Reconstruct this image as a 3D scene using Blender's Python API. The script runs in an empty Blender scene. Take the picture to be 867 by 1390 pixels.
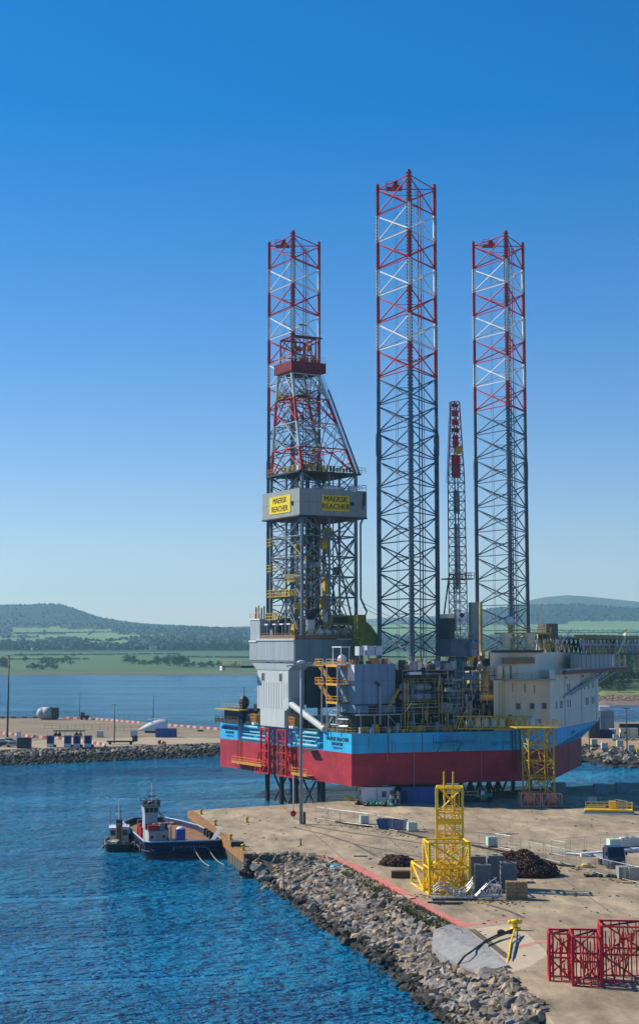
import bpy, bmesh, math, random
from mathutils import Vector, Matrix
R0 = random.Random(7)
C = bpy.context.scene.collection
SC = bpy.context.scene
# ------------------------------------------------------------------ camera
CAMZ, FOC, PITCH = 31.7, 2100.0, math.atan(227/2100)   # lens measured in photograph pixels (867 wide)
cam = bpy.data.cameras.new("camera"); cam_o = bpy.data.objects.new("camera", cam); C.objects.link(cam_o)
cam.sensor_fit = 'HORIZONTAL'; cam.sensor_width = 36; cam.lens = 36*FOC/867
cam.shift_y = -45/867; cam.clip_start = 1; cam.clip_end = 60000
cam_o.location = (0, 0, CAMZ); cam_o.rotation_euler = (math.pi/2 + PITCH, 0, 0)
SC.camera = cam_o
# ------------------------------------------------------------------ sky, sun, exposure
SUN_EL, SUN_DIR = math.radians(37), Vector((-.86, .36, 0)).normalized()
w = bpy.data.worlds.new("World"); SC.world = w; w.use_nodes = True
nt = w.node_tree; nt.nodes.clear()
sky = nt.nodes.new('ShaderNodeTexSky'); sky.sky_type = 'NISHITA'; sky.sun_disc = False
sky.sun_elevation = SUN_EL; sky.sun_rotation = math.atan2(SUN_DIR.x, SUN_DIR.y)
sky.altitude = 0; sky.air_density = 1.0; sky.dust_density = 0.0; sky.ozone_density = 1.0
# the photograph's cool, strongly coloured rendition of the sky: tint, saturation, tone
def _vm(op, val):
    n_ = nt.nodes.new('ShaderNodeVectorMath'); n_.operation = op
    if op == 'SCALE': n_.inputs['Scale'].default_value = val
    else: n_.inputs[1].default_value = val
    return n_
SKY_STRENGTH, EXPOSURE = 0.12, 0.5
k1 = _vm('MULTIPLY', (.099, .0985, .124)); hs = nt.nodes.new('ShaderNodeHueSaturation'); hs.inputs['Saturation'].default_value = 1.45
gm = nt.nodes.new('ShaderNodeGamma'); gm.inputs['Gamma'].default_value = .87; k2 = _vm('SCALE', .955/SKY_STRENGTH/2**EXPOSURE)
bg = nt.nodes.new('ShaderNodeBackground'); bg.inputs['Strength'].default_value = SKY_STRENGTH
wo = nt.nodes.new('ShaderNodeOutputWorld')
for a_, b_ in ((sky.outputs[0], k1.inputs[0]), (k1.outputs[0], hs.inputs['Color']), (hs.outputs[0], gm.inputs['Color']), (gm.outputs[0], k2.inputs[0]), (k2.outputs[0], bg.inputs['Color']), (bg.outputs[0], wo.inputs['Surface'])): nt.links.new(a_, b_)
sl = bpy.data.lights.new("sun", 'SUN'); sl.energy = 5.0; sl.angle = math.radians(.5); sl.color = (1, .90, .76)
so = bpy.data.objects.new("sun", sl); C.objects.link(so)
sv = Vector((SUN_DIR.x*math.cos(SUN_EL), SUN_DIR.y*math.cos(SUN_EL), math.sin(SUN_EL)))
so.rotation_euler = sv.to_track_quat('Z', 'Y').to_euler(); so.location = (0, 0, 200)
SC.view_settings.view_transform = 'Standard'; SC.view_settings.look = 'None'
SC.view_settings.exposure = EXPOSURE; SC.view_settings.gamma = 1.0; SC.view_settings.use_curve_mapping = False
try:
    SC.cycles.volume_bounces = 0; SC.cycles.max_bounces = 6; SC.cycles.caustics_reflective = False; SC.cycles.caustics_refractive = False
except Exception: pass

# ------------------------------------------------------------------ where a photograph pixel lands in the place
def ray(px, py):
    a, b = (px-433.5)/FOC, (650-py)/FOC
    c, s = math.cos(PITCH), math.sin(PITCH)
    return Vector((a, c - b*s, s + b*c))
def G(px, py, z=2.9):                       # on the level z
    d = ray(px, py); t = (z-CAMZ)/d.z
    return Vector((d.x*t, d.y*t, z))
def AY(px, py, Y):                          # at the distance Y
    d = ray(px, py); t = Y/d.y
    return Vector((d.x*t, Y, CAMZ+d.z*t))
# ------------------------------------------------------------------ materials
MATS = {}
def mat(name, col, rough=.6, metal=0, var=.25, scale=.6, bump=0, bscale=4, rust=0, rustcol=(.16,.06,.025), streak=False, rand=0):
    if name in MATS: return MATS[name]
    m = bpy.data.materials.new(name); m.use_nodes = True; MATS[name] = m
    n = m.node_tree.nodes; l = m.node_tree.links; p = n['Principled BSDF']
    p.inputs['Roughness'].default_value = rough; p.inputs['Specular IOR Level'].default_value = .5 if metal or rough < .2 else .28; p.inputs['Metallic'].default_value = metal
    g = n.new('ShaderNodeNewGeometry')
    mp = n.new('ShaderNodeMapping'); mp.inputs['Scale'].default_value = (1, 1, .12) if streak else (1, 1, 1)
    l.new(g.outputs['Position'], mp.inputs['Vector'])
    t = n.new('ShaderNodeTexNoise'); t.inputs['Scale'].default_value = scale; t.inputs['Detail'].default_value = 6; t.inputs['Roughness'].default_value = .65
    l.new(mp.outputs[0], t.inputs['Vector'])
    r = n.new('ShaderNodeMapRange'); r.inputs['From Min'].default_value = .3; r.inputs['From Max'].default_value = .7
    r.inputs['To Min'].default_value = 1-var; r.inputs['To Max'].default_value = 1+var*.6
    l.new(t.outputs['Fac'], r.inputs['Value'])
    mx = n.new('ShaderNodeVectorMath'); mx.operation = 'SCALE'; mx.inputs[0].default_value = col
    l.new(r.outputs[0], mx.inputs['Scale'])
    out = mx.outputs[0]
    if rand:
        oi = n.new('ShaderNodeObjectInfo'); ad = n.new('ShaderNodeMath'); ad.operation = 'ADD'
        l.new(oi.outputs['Random'], ad.inputs[0]); l.new(g.outputs['Random Per Island'], ad.inputs[1])
        fr = n.new('ShaderNodeMath'); fr.operation = 'FRACT'; l.new(ad.outputs[0], fr.inputs[0])
        cr = n.new('ShaderNodeMapRange'); cr.inputs['To Min'].default_value = 1-rand; cr.inputs['To Max'].default_value = 1+rand
        l.new(fr.outputs[0], cr.inputs['Value'])
        m2 = n.new('ShaderNodeVectorMath'); m2.operation = 'SCALE'; l.new(out, m2.inputs[0]); l.new(cr.outputs[0], m2.inputs['Scale']); out = m2.outputs[0]
    if rust:
        t2 = n.new('ShaderNodeTexNoise'); t2.inputs['Scale'].default_value = scale*1.7; t2.inputs['Detail'].default_value = 8; t2.inputs['Roughness'].default_value = .7
        l.new(mp.outputs[0], t2.inputs['Vector'])
        r2 = n.new('ShaderNodeMapRange'); r2.inputs['From Min'].default_value = .68-rust*.25; r2.inputs['From Max'].default_value = .78-rust*.2
        l.new(t2.outputs['Fac'], r2.inputs['Value'])
        mm = n.new('ShaderNodeMix'); mm.data_type = 'RGBA'; l.new(r2.outputs[0], mm.inputs[0]); l.new(out, mm.inputs[6]); mm.inputs[7].default_value = (*rustcol, 1)
        out = mm.outputs[2]
    l.new(out, p.inputs['Base Color'])
    if bump:
        t3 = n.new('ShaderNodeTexNoise'); t3.inputs['Scale'].default_value = bscale; t3.inputs['Detail'].default_value = 5
        l.new(g.outputs['Position'], t3.inputs['Vector'])
        b = n.new('ShaderNodeBump'); b.inputs['Strength'].default_value = .8; b.inputs['Distance'].default_value = bump
        l.new(t3.outputs['Fac'], b.inputs['Height']); l.new(b.outputs[0], p.inputs['Normal'])
    return m
RED = mat('red_paint', (.47,.018,.020), .5, rust=.10)
WHITE = mat('white_paint', (.72,.74,.74), .5, rust=.12)
LEGBLUE = mat('slate_blue_paint', (.08,.122,.168), .5, var=.4, rust=.1)
GREYBLUE = mat('grey_blue_paint', (.17,.235,.27), .55, streak=True, rust=.08)
SHEDBLUE = mat('shed_blue_paint', (.16,.27,.40), .55, streak=True, rust=.12, scale=.5)
PALE = mat('pale_grey_paint', (.47,.51,.50), .6, streak=True, var=.12, rust=.04)
HULLBLUE = mat('hull_sky_blue', (.03,.43,.74), .5, streak=True, var=.24, scale=.7, rust=.16, rustcol=(.08,.16,.13))
HULLRED = mat('hull_antifouling_red', (.37,.022,.042), .6, var=.34, scale=.3, rust=.12, rustcol=(.22,.05,.055))
def plating(m, amount):
    # each shell plate weathers a little differently and the seams between plates are darker
    n = m.node_tree.nodes; l = m.node_tree.links; p = n['Principled BSDF']; src = p.inputs['Base Color'].links[0].from_socket
    tc = n.new('ShaderNodeTexCoord'); sx = n.new('ShaderNodeSeparateXYZ'); l.new(tc.outputs['Object'], sx.inputs[0])
    ad = n.new('ShaderNodeMath'); l.new(sx.outputs['X'], ad.inputs[0]); l.new(sx.outputs['Y'], ad.inputs[1]); cb = n.new('ShaderNodeCombineXYZ'); l.new(ad.outputs[0], cb.inputs['X']); l.new(sx.outputs['Z'], cb.inputs['Y'])
    b = n.new('ShaderNodeTexBrick'); b.inputs['Scale'].default_value = 1; b.inputs['Brick Width'].default_value = 6.6; b.inputs['Row Height'].default_value = 1.95; b.inputs['Mortar Size'].default_value = .035; b.inputs['Bias'].default_value = 0
    b.inputs['Color1'].default_value = (1-amount,)*3+(1,); b.inputs['Color2'].default_value = (1+amount*.5,)*3+(1,); b.inputs['Mortar'].default_value = (.72,)*3+(1,); l.new(cb.outputs[0], b.inputs['Vector'])
    mu = n.new('ShaderNodeVectorMath'); mu.operation = 'MULTIPLY'; l.new(src, mu.inputs[0]); l.new(b.outputs['Color'], mu.inputs[1]); l.new(mu.outputs[0], p.inputs['Base Color'])
    t = n.new('ShaderNodeTexNoise'); t.inputs['Scale'].default_value = .45; l.new(tc.outputs['Object'], t.inputs['Vector']); bp = n.new('ShaderNodeBump'); bp.inputs['Distance'].default_value = .12; bp.inputs['Strength'].default_value = .6; l.new(t.outputs['Fac'], bp.inputs['Height']); l.new(bp.outputs[0], p.inputs['Normal'])
plating(HULLBLUE, .10); plating(HULLRED, .13)
CREAM = mat('cream_paint', (.72,.62,.42), .6, streak=True, var=.15, rust=.08)
CREAM2 = mat('white_cream_paint', (.74,.70,.58), .6, streak=True, var=.1, rust=.04)
YEL = mat('yellow_paint', (.86,.56,.008), .45, var=.25, rust=.10)
YELD = mat('dull_yellow_paint', (.52,.36,.03), .5, var=.3, rust=.15)
YELSIGN = mat('sign_yellow', (.78,.58,.01), .5, var=.08)
BLACK = mat('black_paint', (.015,.015,.017), .5)
DARK = mat('dark_steel', (.04,.045,.05), .55, rust=.2)
STEEL = mat('galvanised_steel', (.36,.38,.40), .4, metal=.6, var=.3)
PIPE = mat('pipe_grey', (.30,.34,.37), .45, metal=.2, rust=.1)
GREY = mat('mid_grey_paint', (.30,.33,.34), .55, rust=.08)
RUST = mat('rusty_steel', (.17,.075,.035), .8, var=.5, scale=1.5, rust=.3, rustcol=(.07,.03,.02), bump=.03)
CHAINM = mat('rusty_chain', (.10,.045,.032), .8, var=.5, scale=2, rand=.45)
ORANGE = mat('orange_paint', (.60,.26,.04), .5, rust=.15)
SALMON = mat('salmon_paint', (.80,.30,.20), .55, rust=.1)
NAVY = mat('navy_paint', (.009,.016,.065), .6, var=.2, rust=.06)
CBLUE = mat('container_blue', (.025,.085,.30), .45, streak=True, rust=.1)
GREEN = mat('green_paint', (.04,.24,.15), .5)
OLIVE = mat('olive_tarpaulin', (.16,.19,.03), .8, var=.4, bump=.2, bscale=.6)
GLASS = mat('dark_glass', (.015,.02,.025), .08, var=.1)
PLASTIC = mat('milky_plastic', (.45,.62,.55), .4, var=.15)
WOOD = mat('weathered_timber', (.33,.23,.13), .8, var=.35, scale=2, rand=.25)
BLOCKC = mat('grey_concrete_block', (.16,.18,.19), .85, var=.3, scale=1.5, bump=.02)
RUBBER = mat('black_rubber', (.02,.02,.02), .8)
ROPEM = mat('pale_rope', (.5,.45,.33), .9)
DECKB = mat('rusty_brown_deck', (.25,.125,.06), .85, var=.4, scale=.8, rust=.2)
KIOSK = mat('violet_blue_panel', (.06,.06,.22), .5)
TARPW = mat('off_white_cover', (.62,.64,.66), .6, var=.1)
TRUNK = mat('tree_bark', (.07,.05,.035), .9)

# ------------------------------------------------------------------ mesh building
class MB:
    def __init__(s): s.v = []; s.f = []; s.m = []
    def add(s, vs, fs, m=0):
        o = len(s.v); s.v += [tuple(v) for v in vs]; s.f += [tuple(i+o for i in f) for f in fs]; s.m += [m]*len(fs); return s
    def box(s, x0, x1, y0, y1, z0, z1, m=0):
        vs = [(x0,y0,z0),(x1,y0,z0),(x1,y1,z0),(x0,y1,z0),(x0,y0,z1),(x1,y0,z1),(x1,y1,z1),(x0,y1,z1)]
        return s.add(vs, [(3,2,1,0),(4,5,6,7),(0,1,5,4),(1,2,6,5),(2,3,7,6),(3,0,4,7)], m)
    def obox(s, c, ax, ay, az, m=0):     # box from centre and three half vectors
        c, ax, ay, az = map(Vector, (c, ax, ay, az)); vs = []
        for k in (-1, 1):
            for i, j in ((-1,-1),(1,-1),(1,1),(-1,1)): vs.append(c+ax*i+ay*j+az*k)
        return s.add(vs, [(3,2,1,0),(4,5,6,7),(0,1,5,4),(1,2,6,5),(2,3,7,6),(3,0,4,7)], m)
    def tube(s, p, q, r, n=6, m=0, r2=None, caps=True):
        p, q = Vector(p), Vector(q); d = (q-p)
        if d.length < 1e-6: return s
        d.normalize(); a = d.orthogonal().normalized(); b = d.cross(a); r2 = r if r2 is None else r2
        vs = [p+(a*math.cos(2*math.pi*i/n)+b*math.sin(2*math.pi*i/n))*r for i in range(n)] + [q+(a*math.cos(2*math.pi*i/n)+b*math.sin(2*math.pi*i/n))*r2 for i in range(n)]
        fs = [(i, (i+1)%n, n+(i+1)%n, n+i) for i in range(n)]
        if caps: fs += [tuple(range(n-1,-1,-1)), tuple(range(n, 2*n))]
        return s.add(vs, fs, m)
    def path(s, pts, r, n=5, m=0):
        for a, b in zip(pts[:-1], pts[1:]): s.tube(a, b, r, n, m)
        return s
    def prism(s, poly, z0, z1, m=0, mt=None):
        n = len(poly); vs = [(x,y,z0) for x,y in poly]+[(x,y,z1) for x,y in poly]
        ar = sum(poly[i][0]*poly[(i+1)%n][1]-poly[(i+1)%n][0]*poly[i][1] for i in range(n))
        fs = [(i,(i+1)%n,n+(i+1)%n,n+i) for i in range(n)]
        bot, top = tuple(range(n-1,-1,-1)), tuple(range(n,2*n))
        if ar < 0: fs = [f[::-1] for f in fs]; bot, top = bot[::-1], top[::-1]
        s.add(vs, fs, m); k = len(s.v)-2*n
        s.f += [tuple(i+k for i in bot), tuple(i+k for i in top)]; s.m += [m, m if mt is None else mt]
        return s
    def ball(s, c, r, m=0, nu=8, nv=6, sz=1):
        vs = []; fs = []
        for j in range(nv+1):
            t = math.pi*j/nv
            for i in range(nu): vs.append((c[0]+r*math.sin(t)*math.cos(2*math.pi*i/nu), c[1]+r*math.sin(t)*math.sin(2*math.pi*i/nu), c[2]+r*sz*math.cos(t)))
        for j in range(nv):
            for i in range(nu): fs.append((j*nu+i, (j+1)*nu+i, (j+1)*nu+(i+1)%nu, j*nu+(i+1)%nu))
        return s.add(vs, fs, m)
    def mesh(s, name, mats, smooth=False):
        me = bpy.data.meshes.new(name); me.from_pydata(s.v, [], s.f)
        for m in (mats if isinstance(mats, (list, tuple)) else [mats]): me.materials.append(m)
        for p, k in zip(me.polygons, s.m): p.material_index = k; p.use_smooth = smooth
        me.update(); return me
    def build(s, name, mats, parent=None, smooth=False, loc=None):
        return link(name, s.mesh(name, mats, smooth), parent, loc)
def link(name, me, parent=None, loc=None):
    o = bpy.data.objects.new(name, me); C.objects.link(o)
    if parent: o.parent = parent
    if loc is not None: o.location = loc
    return o
def tag(o, label=None, cat=None, group=None, kind=None):
    if label: o['label'] = label
    if cat: o['category'] = cat
    if group: o['group'] = group
    if kind: o['kind'] = kind
    return o
def thing(name, label, cat, loc=(0,0,0), rz=0, group=None):
    o = bpy.data.objects.new(name, None); C.objects.link(o); o.location = loc; o.rotation_euler = (0,0,rz); o.empty_display_size = .5
    return tag(o, label, cat, group)
def copy_tree(o, parent=None):
    c = o.copy(); C.objects.link(c)
    if parent: c.parent = parent
    for ch in o.children: copy_tree(ch, c)
    return c
UNIT = {}
def unit(kind, m, n=6):
    k = (kind, m.name, n)
    if k not in UNIT:
        b = MB()
        if kind == 'tube': b.tube((0,0,0), (0,0,1), 1, n)
        else: b.box(-.5,.5,-.5,.5,0,1)
        UNIT[k] = b.mesh(kind, m, smooth=False)
    return UNIT[k]
def strut(name, p, q, r, m, parent=None, n=6):       # one bar, its mesh shared with every other bar of that paint
    p, q = Vector(p), Vector(q); d = q-p
    o = link(name, unit('tube', m, n), parent)
    o.rotation_mode = 'QUATERNION'; o.rotation_quaternion = d.to_track_quat('Z', 'Y'); o.location = p; o.scale = (r, r, d.length)
    return o
def cube(name, x0, x1, y0, y1, z0, z1, m, parent=None):
    o = link(name, unit('box', m), parent); o.location = ((x0+x1)/2, (y0+y1)/2, z0); o.scale = (x1-x0, y1-y0, z1-z0); return o
def rail(path, m, parent, name='handrail', h=1.1, r=.035, step=1.8, mesh=False):
    b = MB()
    for a, c in zip(path[:-1], path[1:]):
        a, c = Vector(a), Vector(c); n = max(1, round((c-a).length/step))
        for k in (h, h*.55): b.tube(a+Vector((0,0,k)), c+Vector((0,0,k)), r, 4)
        for i in range(n+1):
            p = a.lerp(c, i/n); b.tube(p, p+Vector((0,0,h)), r, 4)
    return b.build(name, m, parent)
FONT_CACHE = {}
def text(name, s, size, m, parent, origin, right, up, ext=.02):
    """flat lettering standing proud of its board: origin is the centre of the line"""
    cu = bpy.data.curves.new(name, 'FONT'); cu.body = s; cu.align_x = 'CENTER'; cu.align_y = 'CENTER'; cu.size = size; cu.extrude = ext; cu.space_line = .95; cu.resolution_u = 3
    t = bpy.data.objects.new(name, cu); C.objects.link(t)
    dg = bpy.context.evaluated_depsgraph_get(); me = bpy.data.meshes.new_from_object(t.evaluated_get(dg))
    bpy.data.objects.remove(t); bpy.data.curves.remove(cu)
    vs = [tuple(v.co) for v in me.vertices]; fs = [tuple(p.vertices) for p in me.polygons]; k = len(vs)     # a second print shifted a little: bold strokes
    me = bpy.data.meshes.new(name); me.from_pydata(vs+[(x+size*.035,y,z+.004) for x,y,z in vs], [], fs+[tuple(i+k for i in f) for f in fs]); me.update()
    me.materials.append(m)
    r, u = Vector(right).normalized(), Vector(up).normalized(); n = r.cross(u)
    o = link(name, me, parent); M = Matrix((r, u, n)).transposed().to_4x4(); M.translation = Vector(origin); o.matrix_local = M
    return o
def strokes(parent, origin, right, up, n, pitch, h, m):
    """a line of print too small to read in the photograph: short upright marks"""
    r_, u_, o_ = Vector(right).normalized(), Vector(up).normalized(), Vector(origin); b = MB(); q = random.Random(n)
    for i in range(n):
        c = o_ + r_*((i-(n-1)/2)*pitch); w_ = pitch*.33
        for k in range(q.choice((2,3))): b.obox(c+r_*q.uniform(-w_,w_)+u_*q.uniform(-.15,.15)*h, r_*pitch*.10, r_.cross(u_)*.02, u_*h*q.uniform(.22,.42))
        b.obox(c+u_*q.choice((-.3,0,.3))*h, r_*w_*.8, r_.cross(u_)*.02, u_*h*.1)
    return b.build('lettering', m, parent)
# ================================================================== SETTING: water, terrain, quays
def water_material():
    m = bpy.data.materials.new('sea_water'); m.use_nodes = True
    n = m.node_tree.nodes; l = m.node_tree.links; p = n['Principled BSDF']
    p.inputs['Base Color'].default_value = (.0,.30,.55,1); p.inputs['Roughness'].default_value = .12; p.inputs['IOR'].default_value = 1.33
    g = n.new('ShaderNodeNewGeometry')
    p.inputs['Specular IOR Level'].default_value = .3; p.inputs['Specular Tint'].default_value = (.40,.80,1,1)
    def noise(sc, st, rot, det=3):
        mp = n.new('ShaderNodeMapping'); mp.inputs['Scale'].default_value = st; mp.inputs['Rotation'].default_value = (0,0,rot); l.new(g.outputs['Position'], mp.inputs['Vector'])
        t = n.new('ShaderNodeTexNoise'); t.inputs['Scale'].default_value = sc; t.inputs['Detail'].default_value = det; t.inputs['Roughness'].default_value = .6; t.inputs['Distortion'].default_value = .5
        l.new(mp.outputs[0], t.inputs['Vector']); return t.outputs['Fac']
    def mth(op, a, b):
        k = n.new('ShaderNodeMath'); k.operation = op
        for i, x in enumerate((a, b)):
            if isinstance(x, (int, float)): k.inputs[i].default_value = x
            else: l.new(x, k.inputs[i])
        return k.outputs[0]
    h = mth('ADD', mth('MULTIPLY', noise(.10, (1,1.7,1), .06), .8), mth('MULTIPLY', noise(.38, (1,1.6,1), -.04), .85))
    h = mth('ADD', h, mth('MULTIPLY', noise(1.0, (.8,1.5,1), .03), .42))
    gust = n.new('ShaderNodeMapRange'); gust.inputs['From Min'].default_value = .35; gust.inputs['From Max'].default_value = .65; gust.inputs['To Min'].default_value = .35; gust.inputs['To Max'].default_value = 1.3
    l.new(noise(.018, (1,2.5,1), .1, 4), gust.inputs['Value'])
    cm = n.new('ShaderNodeMix'); cm.data_type = 'RGBA'; cm.inputs[6].default_value = (.0,.155,.38,1); cm.inputs[7].default_value = (.003,.33,.62,1)     # darker and paler patches: sheen of wind gusts put into the base colour
    pr = n.new('ShaderNodeMapRange'); pr.inputs['From Min'].default_value = .36; pr.inputs['From Max'].default_value = .64; l.new(noise(.011, (.6,1.8,1), .05, 5), pr.inputs['Value']); l.new(pr.outputs[0], cm.inputs[0]); l.new(cm.outputs[2], p.inputs['Base Color'])
    b = n.new('ShaderNodeBump'); b.inputs['Strength'].default_value = 1.0; b.inputs['Distance'].default_value = 9.0
    l.new(mth('MULTIPLY', h, gust.outputs[0]), b.inputs['Height']); l.new(b.outputs[0], p.inputs['Normal'])
    return m
WATER = water_material()
wm = MB(); wm.add([(-14000,-300,0),(14000,-300,0),(14000,14000,0),(-14000,14000,0)], [(0,1,2,3)])
tag(wm.build('water', WATER), 'rippled deep blue water of the firth', None, None, 'structure')

# ---- land across the water, built as one height field
def interp(pts, x):
    if x <= pts[0][0]: return pts[0][1]
    for (a, b), (c, d) in zip(pts[:-1], pts[1:]):
        if x <= c: return b + (d-b)*(x-a)/(c-a)
    return pts[-1][1]
SKY_A = [(-500,838),(-200,826),(0,822),(40,821),(62,820),(85,821.5),(100,826),(115,832),(135,838.5),(160,843),(180,846),(205,848.5),(250,850),(300,852.5),(340,854),(450,856),(540,848),(605,838),(640,831),(674,825),(717,822),(785,820),(820,823),(867,826),(1000,834),(1400,845)]
SKY_B = [(-500,850),(250,853),(330,850.5),(420,846),(520,839),(600,836),(660,829),(700,821),(717,815.5),(740,810.5),(770,808),(800,810),(867,817),(950,824),(1100,832),(1400,840)]
ROWS = [(1690, lambda p: 916.4), (1720, lambda p: 914.3), (1800, lambda p: 911.5), (2000, lambda p: 905), (2300, lambda p: 897), (2600, lambda p: 890), (2900, lambda p: 884.5), (3150, lambda p: 881),
        (3400, lambda p: 877.5), (3800, lambda p: 869 if p < 500 else 866), (4200, lambda p: 862), (4700, lambda p: 853+ (2 if p > 400 else 0)), (5200, lambda p: max(845, interp(SKY_A,p)+8)), (5600, lambda p: interp(SKY_A,p)+2.5), (5900, lambda p: interp(SKY_A,p)), (6400, lambda p: interp(SKY_A,p)+3),
        (7600, lambda p: max(interp(SKY_B,p)+8, 848)), (8300, lambda p: interp(SKY_B,p)), (9000, lambda p: interp(SKY_B,p)+8)]
from mathutils import noise as mnoise
def tz(px, Y):
    for (y0, f0), (y1, f1) in zip(ROWS[:-1], ROWS[1:]):
        if Y <= y1:
            t = (Y-y0)/(y1-y0); py = f0(px)*(1-t)+f1(px)*t; return py
    return ROWS[-1][1](px)
def land_kind(px, py, Y):
    w1 = mnoise.noise(Vector((px*.03, py*.05, 1.3))); w2 = mnoise.noise(Vector((px*.05, py*.05, 5.1)))
    if Y > 6600: return 5
    if Y < 1760: return 4
    if Y < 2950: return 1 if (py < 893+w1*2 and px > 120) or w2 > .45 else 0
    if Y < 3500: return 3
    if px < 480:
        top, bot = 854.5 + w2*2.2 + max(0,(px-90))*.03, 869.0 + w1*2.5 - max(0, (70-px))*.05 - max(0,(px-130))*.02
        if 16 < px < 150 and top-1 < py < bot-2.2+w1: return 2
        if 150 <= px < 225 and top+4 < py < bot-3+w1*2: return 2
        if px < 60 and 866.5 < py < 870.5: return 2
        if 120 < px < 178 and 871.5 < py < 876: return 2
        if 290 < px < 345 and 873 < py < 879: return 2
        return 3
    if 470 < px < 1100 and 843+w2*2 < py < 864+w1*3: return 2 if (py > 848 or px > 770) else 3
    return 3
FIELD_A = mat('pasture_green', (.07,.125,.035), .9, var=.25, scale=.004)
FIELD_B = mat('crop_green', (.06,.125,.04), .9, var=.2, scale=.003)
FIELD_C = mat('bright_meadow', (.15,.24,.08), .9, var=.25, scale=.003)
FORESTM = mat('conifer_forest', (.018,.031,.028), .95, var=.55, scale=.012, bump=6, bscale=.03)
SHORE = mat('shingle_shore', (.11,.105,.07), .95, var=.3, scale=.05)
MOOR = mat('heather_moor', (.085,.09,.055), .95, var=.35, scale=.002)
def build_land():
    cols = [-500 + 3.5*i for i in range(540)]
    Ys = [1690,1705,1720,1745,1780,1840,1900,1970,2050,2150,2250,2350,2470,2600,2750,2900,3000,3100,3200,3300,3400,3500,3600,3720,3840,3960,4080,4200,4260,4320,4380,4440,4500,4560,4620,4680,4740,4800,4860,4920,4980,5040,5100,5180,5240,5300,5400,5500,5600,5700,5800,5900,6100,6400,6800,7200,7600,7900,8100,8300,8600,9000]
    b = MB(); vs = []; info = []
    for Y in Ys:
        for p in cols:
            py = tz(p, Y); q = AY(p, py, Y); z = q.z
            nz = mnoise.noise(Vector((q.x*.0035, Y*.0035, 0)))
            if 2000 < Y < 6400: z += nz*3*(Y/4000)
            k = land_kind(p, py, Y)
            if k == 3 and Y > 3500: z += 7*abs(mnoise.noise(Vector((q.x*.05, Y*.03, 4))))*(1 if Y < 6000 else .5)
            if Y <= 1690: z = -1.2
            vs.append((q.x, Y, z)); info.append((p, py, Y))
    n = len(cols); fs = []; ms = []
    for j in range(len(Ys)-1):
        for i in range(n-1):
            a = j*n+i; fs.append((a, a+1, a+n+1, a+n))
            pa, pb = info[a], info[a+n+1]; ms.append(land_kind((pa[0]+pb[0])/2, (pa[1]+pb[1])/2, (pa[2]+pb[2])/2))
    b.v = vs; b.f = fs; b.m = ms
    o = b.build('hills', [FIELD_A, FIELD_B, FIELD_C, FORESTM, SHORE, MOOR], None, smooth=True)
    tag(o, 'wooded hills and green fields across the firth', None, None, 'structure')
build_land()
def land_at(px, Y):
    q = AY(px, tz(px, Y), Y); return q

# ---- trees: tapered trunk with limbs, crown of many small leaf faces in clumps
def leaf_mats():
    out = []
    for nm, c in (('dark_leaves', (.035,.062,.022)), ('mid_leaves', (.055,.095,.026)), ('light_leaves', (.085,.13,.035))):
        out.append(mat(nm, c, .8, var=.35, scale=.8, rand=.4))
    return out
LEAF = leaf_mats()
def crown_mesh(seed, h, wd, nclump, nleaf, ls, tone=0):
    r = random.Random(seed); b = MB()
    for c in range(nclump):
        a = r.uniform(0, 6.28); t = r.uniform(.18, 1.0); prof = math.sin(min(1, (1.02-t)*1.35)*1.55)**.7
        rr = wd*prof*math.sqrt(r.random())*.95; cc = Vector((rr*math.cos(a), rr*math.sin(a), h*t*.93)); cr = wd*r.uniform(.22,.42); mi = r.choice((0,0,1,1,2)) if tone == 0 else r.choice((0,1,1,2))
        for k in range(nleaf):
            d = Vector((r.gauss(0,1), r.gauss(0,1), r.gauss(0,.8))); d.normalize(); p = cc + d*cr*r.uniform(.55,1.05)
            nrm = (d + Vector((r.uniform(-.6,.6), r.uniform(-.6,.6), r.uniform(-.2,.8)))).normalized(); u = nrm.orthogonal().normalized()
            u = Matrix.Rotation(r.uniform(0,6.28), 3, nrm) @ u; v = nrm.cross(u); s = ls*r.uniform(.6,1.3)
            b.add([p-u*s, p-v*s*.6, p+u*s, p+v*s*.6], [(0,1,2,3)], mi)
    return b.mesh('crown', LEAF)
def trunk_mesh(seed, h, wd):
    r = random.Random(seed); b = MB(); b.tube((0,0,-.4), (0,0,h*.75), h*.028, 7, r2=h*.01)
    for k in range(6):
        a = k*1.05+r.uniform(-.3,.3); z = h*r.uniform(.2,.55); b.tube((0,0,z), (wd*.6*math.cos(a), wd*.6*math.sin(a), z+h*.2), h*.012, 5, r2=h*.004)
    return b.mesh('trunk', TRUNK)
def tree_proto(seed, h, wd, nclump, nleaf, ls, tone=0):
    return crown_mesh(seed, h, wd, nclump, nleaf, ls, tone), trunk_mesh(seed, h, wd)
FAR_T = [tree_proto(10+i, 10, 4.2+.5*(i%3), 16, 14, .75) for i in range(5)]
NEAR_T = [tree_proto(30+i, 8.5, 3.9+.4*(i%3), 36, 26, .36, 1) for i in range(4)]
def put_tree(protos, p, s, label, group, rr, name='tree'):
    cr, tr = rr.choice(protos)
    t = thing(name, label, 'tree', p, rr.uniform(0,6.28), group); s *= 1.15; t.scale = (s*rr.uniform(.9,1.2), s*rr.uniform(.9,1.2), s*rr.uniform(.85,1.1))
    link('trunk', tr, t); link('crown', cr, t); return t
rt = random.Random(21)
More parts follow.
